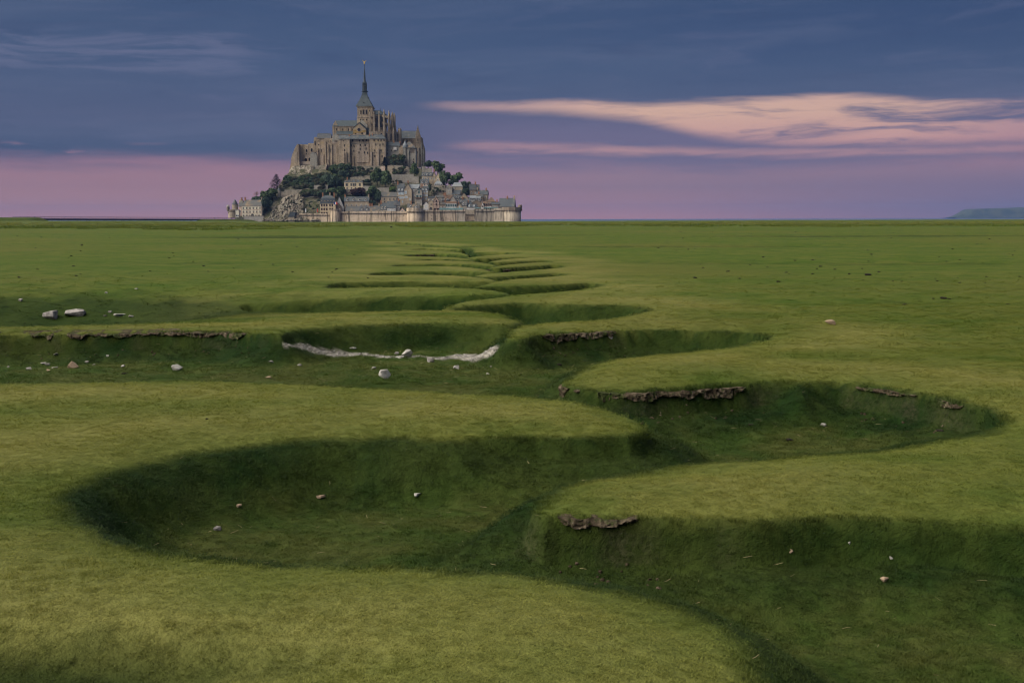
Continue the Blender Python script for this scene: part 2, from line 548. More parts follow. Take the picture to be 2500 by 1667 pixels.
# ------------------------------------------------------------------ the salt meadow and its creek
def _hash(ix, iy, s):
    h = (ix.astype(np.int64) * 374761393 + iy.astype(np.int64) * 668265263 + s * 974634777) & 0x7fffffff
    h = ((h ^ (h >> 13)) * 1274126177) & 0x7fffffff
    return ((h ^ (h >> 16)) & 0xffff) / 65535.0


def vnoise(x, y, s=0):
    ix, iy = np.floor(x), np.floor(y)
    fx, fy = x - ix, y - iy
    fx, fy = fx * fx * (3 - 2 * fx), fy * fy * (3 - 2 * fy)
    a, b_ = _hash(ix, iy, s), _hash(ix + 1, iy, s)
    c, d = _hash(ix, iy + 1, s), _hash(ix + 1, iy + 1, s)
    return (a * (1 - fx) + b_ * fx) * (1 - fy) + (c * (1 - fx) + d * fx) * fy - 0.5


def fbm(x, y, s=0, o=4):
    r, a = 0, 1.0
    for i in range(o):
        r = r + a * vnoise(x * 2 ** i + 17.3 * i, y * 2 ** i - 9.1 * i, s + i)
        a *= 0.5
    return r


def A(*pts):          # traced on a 2352 px wide print
    return [(x * 1.06293, y * 1.06293) for x, y in pts]


def B(*pts):          # traced on the enlargement of the middle distance
    return [(850 + x / 2.94, 540 + y / 2.94) for x, y in pts]


LEFT = (A((1850, 1760), (1800, 1600), (1760, 1520), (1715, 1455), (1660, 1405), (1590, 1368), (1500, 1338), (1400, 1320), (1300, 1310),
          (1130, 1297), (900, 1280), (640, 1265), (480, 1250), (340, 1236), (240, 1213), (165, 1180), (130, 1145), (130, 1115), (165, 1085),
          (240, 1062), (340, 1035), (480, 1012), (620, 997), (800, 985), (1000, 985), (1150, 985), (1300, 985), (1400, 985), (1455, 985),
          (1478, 968), (1455, 948), (1400, 928), (1330, 912), (1150, 897), (900, 882), (640, 868), (300, 866), (0, 872), (-300, 880), (-700, 890),
          (-800, 830), (-700, 770), (-300, 758), (0, 755), (200, 752), (400, 750), (560, 752), (640, 762), (665, 752), (700, 745), (800, 738),
          (1000, 733), (1120, 735), (1175, 738), (1192, 730))
        + B((1200, 672), (1120, 640), (1000, 615), (700, 602), (300, 598), (0, 597))
        + A((700, 695), (640, 690), (600, 683), (560, 676), (545, 671))
        + B((-400, 512), (-150, 510), (0, 512), (300, 512), (600, 514), (900, 516), (1080, 515), (1188, 510), (1080, 488), (900, 470), (600, 462),
            (200, 461), (0, 462), (-120, 461), (-150, 450), (-100, 432), (0, 425), (300, 420), (600, 420), (900, 418), (1040, 416), (1088, 412),
            (980, 392), (850, 378), (500, 375), (200, 380), (130, 372), (200, 358), (500, 353), (850, 351), (1000, 356), (1058, 354), (960, 335),
            (850, 325), (500, 320), (300, 322), (350, 308), (600, 306), (850, 309), (1000, 318), (1080, 320), (1000, 295), (850, 287), (600, 282),
            (450, 283), (520, 273), (700, 271), (850, 277), (928, 284), (850, 260), (700, 252), (420, 250), (400, 238), (600, 227), (800, 231),
            (898, 240), (800, 215), (600, 205), (450, 206), (500, 194), (700, 197), (800, 201), (835, 199), (640, 180), (500, 167), (350, 156)))
RIGHT = (B((350, 149), (520, 158), (700, 172), (860, 184), (900, 205), (890, 220), (1000, 220), (1150, 220), (1270, 226), (1150, 231), (950, 240),
           (822, 255), (870, 264), (950, 265), (1100, 260), (1250, 256), (1340, 257), (1250, 262), (1100, 272), (990, 290), (1050, 295), (1200, 288),
           (1400, 278), (1500, 285), (1250, 300), (1100, 312), (1005, 330), (1050, 335), (1150, 330), (1300, 322), (1500, 312), (1580, 322),
           (1400, 340), (1150, 355), (980, 365), (895, 378), (960, 386), (1100, 382), (1300, 372), (1480, 362), (1600, 368), (1400, 382),
           (1200, 395), (1060, 415), (930, 445), (883, 460), (960, 459), (1100, 450), (1300, 448), (1500, 440), (1650, 430), (1760, 425),
           (1810, 440), (1650, 478), (1500, 495), (1200, 512), (1000, 530), (800, 545), (700, 570), (648, 597), (760, 586), (900, 572), (1100, 562),
           (1300, 558), (1500, 570), (1700, 575), (1900, 575), (2060, 578), (2160, 598), (2100, 630), (1900, 665), (1700, 690), (1450, 700),
           (1270, 720), (1180, 750), (1138, 785))
         + A((1178, 770), (1250, 757), (1400, 750), (1550, 748), (1680, 751), (1755, 757), (1765, 766), (1700, 785), (1600, 800), (1500, 810),
             (1400, 822), (1330, 840), (1297, 862), (1312, 880), (1400, 887), (1500, 884), (1700, 871), (1900, 868), (2000, 873), (2100, 890),
             (2200, 908), (2290, 930), (2322, 950), (2300, 968), (2250, 985), (2100, 1005), (1900, 1025), (1700, 1040), (1500, 1058),
             (1330, 1080), (1250, 1108), (1212, 1142), (1235, 1165), (1300, 1162), (1500, 1165), (1700, 1168), (1900, 1165), (2100, 1168),
             (2352, 1190), (2700, 1220), (3100, 1260), (3400, 1500), (3300, 1760), (2600, 2000)))


def chaikin(p, it=1):
    p = np.array(p)
    for _ in range(it):
        q = np.roll(p, -1, 0)
        p = np.stack([0.75 * p + 0.25 * q, 0.25 * p + 0.75 * q], 1).reshape(-1, 2)
    return p


CREEK = chaikin([GP(*p) for p in LEFT + RIGHT], 1)


def seg_dist(P, poly, closed=True, signed=True, reach=4.0):
    """distance of points to a polyline (clipped at reach); positive inside when closed"""
    out = np.full(len(P), -reach if (closed and signed) else reach, np.float64)
    a = poly if closed else poly[:-1]
    b_ = np.roll(poly, -1, 0) if closed else poly[1:]
    lo, hi = np.minimum(a, b_), np.maximum(a, b_)
    order = np.argsort(P[:, 1])
    i = 0
    while i < len(P):
        ii = order[i:i + 5000]
        i += 5000
        p = P[ii]
        y0, y1 = p[0, 1], p[-1, 1]
        sel = (hi[:, 1] > y0 - reach) & (lo[:, 1] < y1 + reach)
        if not sel.any():
            continue
        ea, eb = a[sel].astype(np.float32), b_[sel].astype(np.float32)
        d = eb - ea
        l2 = (d ** 2).sum(1) + 1e-9
        pf = p.astype(np.float32)
        ax = pf[:, None, 0] - ea[None, :, 0]
        ay = pf[:, None, 1] - ea[None, :, 1]
        t = np.clip((ax * d[:, 0] + ay * d[:, 1]) / l2, 0, 1)
        q = (ax - t * d[:, 0]) ** 2 + (ay - t * d[:, 1]) ** 2
        s = np.minimum(np.sqrt(q.min(1)), reach)
        if signed:
            y = pf[:, None, 1]
            c = (ea[None, :, 1] > y) != (eb[None, :, 1] > y)
            dy = np.where(np.abs(d[:, 1]) < 1e-9, 1e-9, d[:, 1])
            xi = ea[:, 0] + ay / dy * d[:, 0]
            ins = (c & (pf[:, None, 0] < xi)).sum(1) % 2 == 1
            s = np.where(ins, s, -s)
        out[ii] = s
    return out


SOIL = [A((-400, 760), (-100, 757), (100, 753), (250, 752), (400, 750), (560, 752), (610, 756)),
        A((1297, 866), (1312, 880), (1400, 887), (1500, 884), (1600, 878), (1720, 871)),
        A((1960, 872), (2100, 890), (2230, 914)),
        A((1225, 760), (1290, 755), (1420, 750)),
        A((1275, 1162), (1330, 1162), (1420, 1164), (1520, 1166)),
        B((420, 237), (520, 231), (640, 229)),
        B((1050, 335), (1150, 330), (1200, 327))]
STEEP = [A((1500, 1166), (1700, 1168), (1900, 1165), (2100, 1168), (2352, 1190), (2700, 1220), (3100, 1260)), A((2150, 898), (2290, 930), (2318, 948)), A((1400, 750), (1550, 748), (1680, 751), (1755, 757))]
TIP_P = np.array([GP(*p) for p in A((1200, 985), (1400, 985), (1455, 985), (1478, 968), (1455, 948), (1400, 928))])
STEEP_P = [np.array([GP(*p) for p in s]) for s in STEEP]
SOIL_P = [np.array([GP(*p) for p in s]) for s in SOIL]
EARTH_P = []           # bare spots on the creek floor, set below
GRAVEL_L = None        # plan line and half width of the pale shell bed, set below
# shallow hollows: pixel, radii in metres, depth
DIPS = [(60, 735, 5.0, 4.5, 0.40), (-250, 740, 9.0, 5.0, 0.5), (215, 722, 4.0, 1.6, 0.25), (350, 1585, 0.85, 0.36, 0.16), (40, 1575, 0.5, 0.3, 0.10),
        (1760, 640, 6, 2.2, 0.10), (2080, 735, 3.5, 1.0, 0.08), (680, 578, 14, 7, 0.22), (1330, 573, 7, 5, 0.25), (1600, 600, 14, 3, 0.18),
        (760, 575, 10, 4, 0.22), (1900, 815, 1.8, 0.6, 0.05), (1180, 575, 6, 3, 0.2), (1620, 1135, 0.7, 0.25, 0.05), (2300, 640, 5, 2, 0.15),
        (500, 640, 4, 2, 0.1), (2150, 575, 20, 6, 0.25), (1050, 600, 5, 2, 0.2)]
DIPS_P = [GP(px, py) + (rx, ry, dp) for px, py, rx, ry, dp in DIPS]


def terrain(P):
    """height and soil attributes of the meadow at plan positions"""
    P = np.asarray(P, float)
    x, y = P[:, 0], P[:, 1]
    r = np.hypot(x, y)
    s = np.full(len(P), -4.0)
    near = (y > 1.5) & (y < 260) & (np.abs(x) < 0.75 * y + 12)
    idx = np.where(near)[0]
    s[idx] = seg_dist(P[idx], CREEK)
    s = s + 0.10 * fbm(x / 0.55, y / 0.55, 3, 3) * np.clip(1.2 - np.abs(s) / 1.2, 0, 1) + 0.10 * fbm(x / 1.9, y / 1.9, 4, 2) * np.clip(1.5 - np.abs(s) / 2, 0, 1)
    soil = np.full(len(P), 9.0)
    for sp in SOIL_P:
        bb = (x > sp[:, 0].min() - 2) & (x < sp[:, 0].max() + 2) & (y > sp[:, 1].min() - 2) & (y < sp[:, 1].max() + 2)
        ii = np.where(bb)[0]
        if len(ii):
            soil[ii] = np.minimum(soil[ii], seg_dist(P[ii], sp, False, False))
    sm = np.clip(1.25 - soil / 0.55, 0, 1)
    stp = np.full(len(P), 9.0)
    for sp in STEEP_P:
        bb = (x > sp[:, 0].min() - 2) & (x < sp[:, 0].max() + 2) & (y > sp[:, 1].min() - 2) & (y < sp[:, 1].max() + 2)
        ii = np.where(bb)[0]
        if len(ii):
            stp[ii] = np.minimum(stp[ii], seg_dist(P[ii], sp, False, False))
    st = np.maximum(sm, np.clip(1.25 - stp / 0.55, 0, 1))
    ii = np.where((x > TIP_P[:, 0].min() - 2) & (x < TIP_P[:, 0].max() + 2) & (y > TIP_P[:, 1].min() - 2) & (y < TIP_P[:, 1].max() + 2))[0]
    if len(ii):
        st[ii] = np.maximum(st[ii], 0.55 * np.clip(1.25 - seg_dist(P[ii], TIP_P, False, False) / 0.55, 0, 1))
    # plateau undulation
    z = 0.035 * fbm(x / 3.5, y / 3.5, 11, 3) + 0.10 * fbm(x / 14, y / 14, 12, 3) * np.clip(r / 25, 0, 1)
    z += 0.012 * fbm(x / 0.35, y / 0.35, 13, 3) * np.clip(40 / (r + 1), 0, 1)
    z += 0.25 * fbm(x / 60, y / 60, 14, 3) * np.clip((r - 90) / 200, 0, 1)
    # a low rim where the meadow ends
    az = np.arctan2(x, y)
    z += np.clip((r - 480) / 340, 0, 1) * np.where(az < -0.12, np.clip((-az - 0.17) / 0.12, 0, 1) * 1.2, np.clip((az - 0.01) / 0.35, 0, 1) * 0.40)
    dipm = np.zeros(len(P))
    for cx, cy, rx, ry, dp in DIPS_P:
        dipm += min(dp, 0.25) / 0.25 * np.exp(-((x - cx) / rx) ** 2 - ((y - cy) / ry) ** 2)
        z -= dp * np.exp(-((x - cx) / rx) ** 2 - ((y - cy) / ry) ** 2)
    far = np.clip((y - 14) / 16, 0, 1)
    D = 0.56 + 0.04 * far + 0.25 * np.clip((y - 30) / 20, 0, 1)
    w = 0.90 - 0.25 * far - 0.35 * st * (1 - far) + 0.18 * fbm(x / 1.3, y / 1.3, 5, 2)
    sh = 1.1 + 0.2 * far
    sd_ = 0.085 - 0.01 * far
    a = np.clip((s + sh) / sh, 0, 1)
    z -= sd_ * a * a
    t = np.clip(s / w, 0, 1)
    sl = (1 - far) * t * t * (3 - 2 * t) + far * (1 - (1 - t) ** 2)
    cl = np.clip(s / 0.10, 0, 1)
    cl = cl * cl * (3 - 2 * cl)
    ck = 0.58 * st / (1 + 0.6 * far)
    z -= (D - sd_) * ((1 - ck) * sl + ck * cl)
    # lumpy floor and banks
    ins = np.clip(s / 0.4, 0, 1)
    z += ins * (0.07 * fbm(x / 0.9, y / 0.9, 21, 4) + 0.035 * fbm(x / 0.22, y / 0.22, 22, 3) * np.clip(30 / (r + 1), 0, 1))
    gravel = np.zeros(len(P))
    if GRAVEL_L is not None:
        bb = np.where((x > GRAVEL_L[:, 0].min() - 1) & (x < GRAVEL_L[:, 0].max() + 1) & (y > GRAVEL_L[:, 1].min() - 1) & (y < GRAVEL_L[:, 1].max() + 1))[0]
        for i0 in range(0, len(bb), 8000):
            ii = bb[i0:i0 + 8000]
            dd = np.hypot(x[ii, None] - GRAVEL_L[None, :, 0], y[ii, None] - GRAVEL_L[None, :, 1]) / GRAVEL_L[None, :, 2]
            gravel[ii] = np.clip((1.1 - dd.min(1)) / 0.45 + 0.7 * fbm(x[ii] / 0.3, y[ii] / 0.3, 31, 3), 0, 1) * (dd.min(1) < 1.5)
    moss_shade = np.clip((s + 0.12 + 0.06 * far) / 0.22 + 0.45 * fbm(x / 0.5, y / 0.5, 33, 3), 0, 1)  # lusher creek growth plus shade painted over the banks
    moss_shade = np.clip(moss_shade + 0.45 * st * np.clip((s + 0.06) / 0.1, 0, 1), 0, 1)  # extra painted shade on the steep bank faces
    moss_shade = np.maximum(moss_shade, np.clip(dipm * 1.3 - 0.25 + 0.5 * fbm(x / 0.5, y / 0.5, 35, 3), 0, 0.85) * (dipm > 0.1))
    dry = np.clip(1 - np.abs(s + 1.3) / 2.2, 0, 1) * np.clip(0.75 + 1.3 * fbm(x / 2.2, y / 2.2, 41, 3), 0, 1)
    soilface = 0.35 * sm * np.clip(0.40 - np.abs(s - 0.08) / 0.14 + 1.1 * fbm(x / 0.25, y / 0.25, 43, 3), 0, 1)
    bed = np.clip((s - 0.45) / 0.5 + 0.5 * fbm(x / 0.7, y / 0.7, 47, 3), 0, 1)
    for ex, ey, er in EARTH_P:
        e_ = np.exp(-((x - ex) / er) ** 2 - ((y - ey) / (er * 1.4)) ** 2)
        soilface = np.maximum(soilface, np.clip(e_ * 1.5 - 0.25 + 0.9 * fbm(x / 0.12, y / 0.12, 49, 3), 0, 1) * (e_ > 0.12))
    return z, dict(moss_shade=moss_shade, bed=bed, dry=dry, gravel=gravel, soilface=soilface, sd=s)


def hit(px, py):
    """where the line of sight of a pixel meets the meadow"""
    d = ray(px, py)
    t1 = (-1.2 - CAM_Z) / min(d[2], -8.0)
    t = np.geomspace(2.5 / d[1], t1, 420)
    for _ in range(2):
        Pp = np.outer(t, d[:2])
        h, _a = terrain(Pp)
        below = np.where(CAM_Z + t * d[2] < h)[0]
        i = max(1, below[0]) if len(below) else len(t) - 1
        if _ == 0:
            t = np.linspace(t[i - 1], t[i], 24)
    return Pp[i, 0], Pp[i, 1], h[i]


def _shell_line():
    P, Wd = [], []
    for x, y, w in ((655, 794, 0.04), (690, 798, 0.10), (730, 804, 0.13), (800, 813, 0.11), (900, 821, 0.09), (1000, 823, 0.11), (1070, 819, 0.18), (1110, 815, 0.20), (1135, 809, 0.10)):
        q = hit(x * 1.06293, y * 1.06293)
        P.append(q[:2])
        Wd.append(w)
    P = np.array(P)
    t = np.linspace(0, len(P) - 1, 260)
    k = np.arange(len(P))
    return np.stack([np.interp(t, k, P[:, 0]), np.interp(t, k, P[:, 1]), np.interp(t, k, Wd)], 1)


GRAVEL_L = _shell_line()
EARTH_P = [hit(x * 1.06293, y * 1.06293)[:2] + (r_,) for x, y, r_ in ()]


def turf_nodes(N, attr_type):
    """colour of the turf: dry yellowed grass on the drained shoulders, fresher sward elsewhere, lush sward with painted bank shade in the creek"""
    p = pos_vec(N)

    def at(nm):
        nd = N.n('ShaderNodeAttribute', attribute_type=attr_type, attribute_name=nm)
        return nd.outputs['Fac']
    n_big = N.noise(p, 0.16, 4, 0.6)
    n_mid = N.noise(p, 0.9, 4, 0.65)
    n_fin = N.noise(p, 9.0, 4, 0.7)
    col = N.mix(N.smooth(n_big, 0.35, 0.65), (0.068, 0.100, 0.013), (0.096, 0.112, 0.020))
    col = N.mix(N.smooth(n_mid, 0.42, 0.64, 0.0, 0.85), col, (0.044, 0.080, 0.008))
    col = N.mix(N.math('MULTIPLY', at('dry'), 0.66), col, (0.205, 0.186, 0.058))
    n_huge = N.noise(p, 0.03, 4, 0.6)
    col = N.mix(N.smooth(n_huge, 0.44, 0.66, 0.0, 0.6), col, (0.110, 0.104, 0.024))
    lush_shade = N.mix(N.smooth(n_mid, 0.38, 0.64), (0.008, 0.023, 0.003), (0.026, 0.042, 0.007))  # creek grass colour, deepened to paint in the shade of the banks
    lush_shade = N.mix(N.smooth(n_big, 0.48, 0.66, 0.0, 0.5), lush_shade, (0.058, 0.072, 0.014))
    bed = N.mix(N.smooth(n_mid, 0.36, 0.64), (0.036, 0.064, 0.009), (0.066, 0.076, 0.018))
    lush_shade = N.mix(N.math('MULTIPLY', at('bed'), 0.8), lush_shade, bed)
    col = N.mix(at('moss_shade'), col, lush_shade)
    col = N.mix(N.smooth(n_fin, 0.36, 0.66, 0.0, 0.45), col, N.mix(1.0, col, (0.50, 0.55, 0.40), 'MULTIPLY'))
    return p, col, at, n_mid, n_fin


def turf_materials():
    N, b = new_mat('meadow_turf', 0.95, 0.1)
    p, col, at, n_mid, n_fin = turf_nodes(N, 'GEOMETRY')
    earth = N.mix(N.smooth(N.noise(p, 22.0, 5, 0.75), 0.40, 0.62), (0.020, 0.016, 0.010), (0.085, 0.066, 0.046))
    col = N.mix(at('soilface'), col, earth)
    shell = N.mix(N.smooth(N.noise(p, 16.0, 4, 0.7), 0.35, 0.62), (0.18, 0.165, 0.135), (0.38, 0.35, 0.30))
    col = N.mix(at('gravel'), col, shell)
    N.link(col, b.inputs['Base Color'])
    h = N.math('ADD', N.math('MULTIPLY', N.noise(p, 28.0, 4, 0.7), 0.5), N.math('MULTIPLY', n_fin, 1.0))
    bump(N, b, h, 0.8, 0.045)
    N, b = new_mat('grass_blade', 0.7, 0.2)
    p, col, at, n_mid, n_fin = turf_nodes(N, 'INSTANCER')
    rnd = at('rnd')
    tip = N.n('ShaderNodeAttribute', attribute_type='GEOMETRY', attribute_name='tip').outputs['Fac']
    col = N.mix(1.0, col, N.mix(rnd, (1.15, 1.2, 1.05), (1.6, 1.55, 1.4)), 'MULTIPLY')
    col = N.mix(N.math('MULTIPLY', tip, 0.35), col, N.mix(1.0, col, (1.35, 1.2, 1.1), 'MULTIPLY'))
    N.link(col, b.inputs['Base Color'])
    tr = N.n('ShaderNodeBsdfTranslucent')
    N.link(N.mix(1.0, col, (1.1, 1.2, 0.6), 'MULTIPLY'), tr.inputs[0])
    mx = N.n('ShaderNodeMixShader')
    mx.inputs[0].default_value = 0.25
    out = [n for n in N.nt.nodes if n.type == 'OUTPUT_MATERIAL'][0]
    N.link(b.outputs[0], mx.inputs[1])
    N.link(tr.outputs[0], mx.inputs[2])
    N.link(mx.outputs[0], out.inputs[0])


turf_materials()
plain_mat('straw', (0.40, 0.32, 0.18), 0.8, 0.2, 0.35, 6.0)
plain_mat('stone_grey', (0.24, 0.22, 0.205), 0.9, 0.2, 0.45, 9.0)
plain_mat('stone_pale', (0.34, 0.32, 0.29), 0.9, 0.2, 0.4, 9.0)
plain_mat('stone_tan', (0.27, 0.195, 0.135), 0.9, 0.2, 0.3, 9.0)
plain_mat('dung', (0.018, 0.014, 0.011), 0.85, 0.2, 0.3, 20.0)
plain_mat('clod', (0.20, 0.155, 0.115), 0.95, 0.1, 0.5, 7.0)


def meadow():
    rows = [0.0]
    r = 0.6
    while r < 1600:
        rows.append(r)
        r *= 1.05 if r < 3.6 else (1.0046 if r < 85 else (1.012 if r < 400 else 1.03))
    rows = np.array(rows[1:])
    a1 = np.radians(25.0)
    dense = np.linspace(-a1, a1, 580)
    out_ = np.radians(np.concatenate([np.linspace(25.6, 60, 40), np.linspace(64, 296, 59), np.linspace(300, 334.4, 40)]))
    ang = np.concatenate([dense, out_])
    na, nr = len(ang), len(rows)
    # the edge of the marsh by azimuth
    aa = (ang + math.pi) % (2 * math.pi) - math.pi
    redge = np.interp(aa, [-0.6, -0.36, -0.20, -0.13, 0.02, 0.2, 0.4, 0.7], [840, 840, 930, 985, 985, 1250, 1500, 1550])
    RR = np.minimum(rows[:, None], redge[None, :] + np.maximum(rows[:, None] - 1600, 0))
    X = (RR * np.sin(ang)[None, :]).ravel()
    Y = (RR * np.cos(ang)[None, :]).ravel()
    P = np.stack([X, Y], 1)
    z, at = terrain(P)
    # past the edge the rows fold down to the mud
    over = (rows[:, None] > redge[None, :]).ravel()
    z = np.where(over, -3.5, z)
    V = np.concatenate([[[0, 0, 0.0]], np.stack([X, Y, z], 1)])
    i = np.arange(nr - 1)[:, None] * na
    j = np.arange(na)[None, :]
    j2 = (j + 1) % na
    q = np.stack([1 + i + j, 1 + i + j2, 1 + i + na + j2, 1 + i + na + j], -1).reshape(-1, 4)
    q = q[:, ::-1]
    # drop the folded quads that have no area
    keep = ~(over[q[:, 0] - 1] & over[q[:, 1] - 1] & over[q[:, 2] - 1] & over[q[:, 3] - 1])
    q = q[keep]
    tri = np.stack([np.zeros(na, int), 1 + (np.arange(na) + 1) % na, 1 + np.arange(na)], -1)
    me = bpy.data.meshes.new('meadow')
    nv, nq, nt_ = len(V), len(q), len(tri)
    me.vertices.add(nv)
    me.vertices.foreach_set('co', V.astype(np.float32).ravel())
    me.loops.add(nq * 4 + nt_ * 3)
    me.loops.foreach_set('vertex_index', np.concatenate([q.ravel(), tri.ravel()]).astype(np.int32))
    me.polygons.add(nq + nt_)
    ls = np.concatenate([np.arange(nq) * 4, nq * 4 + np.arange(nt_) * 3]).astype(np.int32)
    me.polygons.foreach_set('loop_start', ls)
    me.update(calc_edges=True)
    me.validate()
    for nm in ('moss_shade', 'dry', 'gravel', 'soilface', 'bed'):
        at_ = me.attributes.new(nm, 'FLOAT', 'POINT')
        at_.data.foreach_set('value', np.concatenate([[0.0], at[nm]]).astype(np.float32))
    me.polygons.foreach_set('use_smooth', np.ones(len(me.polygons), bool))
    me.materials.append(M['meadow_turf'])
    o = link_mesh('meadow', me)
    tag(o, 'flat green salt meadow cut by a winding dry creek', 'meadow', kind='structure')
    return o


meadow()


def points_instancer(name, pts, attrs, protos, mat_label):
    """one object: proto meshes instanced on explicit points through geometry nodes"""
    me = bpy.data.meshes.new(name)
    me.vertices.add(len(pts))
    me.vertices.foreach_set('co', np.asarray(pts, np.float32).ravel())
    for k, v in attrs.items():
        v = np.asarray(v, np.float32)
        if v.ndim == 2:
            a = me.attributes.new(k, 'FLOAT_VECTOR', 'POINT')
            a.data.foreach_set('vector', v.ravel())
        else:
            a = me.attributes.new(k, 'FLOAT', 'POINT')
            a.data.foreach_set('value', v)
    o = link_mesh(name, me)
    ng = bpy.data.node_groups.new(name, 'GeometryNodeTree')
    ng.interface.new_socket('Geometry', in_out='INPUT', socket_type='NodeSocketGeometry')
    ng.interface.new_socket('Geometry', in_out='OUTPUT', socket_type='NodeSocketGeometry')
    gi, go = ng.nodes.new('NodeGroupInput'), ng.nodes.new('NodeGroupOutput')
    join = ng.nodes.new('GeometryNodeJoinGeometry')

    def named(nm, typ):
        nd = ng.nodes.new('GeometryNodeInputNamedAttribute')
        nd.data_type = typ
        nd.inputs['Name'].default_value = nm
        return nd.outputs['Attribute']
    for k, pm in enumerate(protos):
        ob = bpy.data.objects.new(name + '_tuft', pm)
        info = ng.nodes.new('GeometryNodeObjectInfo')
        info.inputs['Object'].default_value = ob
        info.inputs['As Instance'].default_value = True
        iop = ng.nodes.new('GeometryNodeInstanceOnPoints')
        cmpn = ng.nodes.new('FunctionNodeCompare')
        cmpn.data_type = 'FLOAT'
        cmpn.operation = 'EQUAL'
        ng.links.new(named('variant', 'FLOAT'), cmpn.inputs[0])
        cmpn.inputs[1].default_value = float(k)
        cmpn.inputs['Epsilon'].default_value = 0.1
        ng.links.new(gi.outputs[0], iop.inputs['Points'])
        ng.links.new(cmpn.outputs[0], iop.inputs['Selection'])
        ng.links.new(info.outputs['Geometry'], iop.inputs['Instance'])
        e2r = ng.nodes.new('FunctionNodeEulerToRotation')
        ng.links.new(named('rot', 'FLOAT_VECTOR'), e2r.inputs[0])
        ng.links.new(e2r.outputs[0], iop.inputs['Rotation'])
        ng.links.new(named('size', 'FLOAT_VECTOR'), iop.inputs['Scale'])
        ng.links.new(iop.outputs[0], join.inputs[0])
    ng.links.new(join.outputs[0], go.inputs[0])
    md = o.modifiers.new('scatter', 'NODES')
    md.node_group = ng
    return o


def tuft_mesh(name, seed, n, rad, h, w, lean=0.5, mat='grass_blade'):
    rg = random.Random(seed)
    vs, fs, tip = [], [], []
    for _ in range(n):
        a, rr = rg.random() * 6.283, rad * math.sqrt(rg.random())
        bx, by = rr * math.cos(a), rr * math.sin(a)
        la = rg.random() * 6.283
        hh = h * (0.55 + 0.6 * rg.random())
        ln = lean * (0.3 + rg.random()) * hh
        ox, oy = math.cos(la) * ln, math.sin(la) * ln
        px, py = -math.sin(la) * w / 2, math.cos(la) * w / 2
        b = len(vs)
        vs += [(bx - px, by - py, -0.004), (bx + px, by + py, -0.004),
               (bx + ox * 0.4 - px * 0.8, by + oy * 0.4 - py * 0.8, hh * 0.6), (bx + ox * 0.4 + px * 0.8, by + oy * 0.4 + py * 0.8, hh * 0.6),
               (bx + ox, by + oy, hh)]
        fs += [(b, b + 1, b + 3, b + 2), (b + 2, b + 3, b + 4)]
        tip += [0, 0, 0.5, 0.5, 1]
    me = bpy.data.meshes.new(name)
    me.from_pydata(vs, [], fs)
    a = me.attributes.new('tip', 'FLOAT', 'POINT')
    a.data.foreach_set('value', tip)
    me.materials.append(M[mat])
    return me


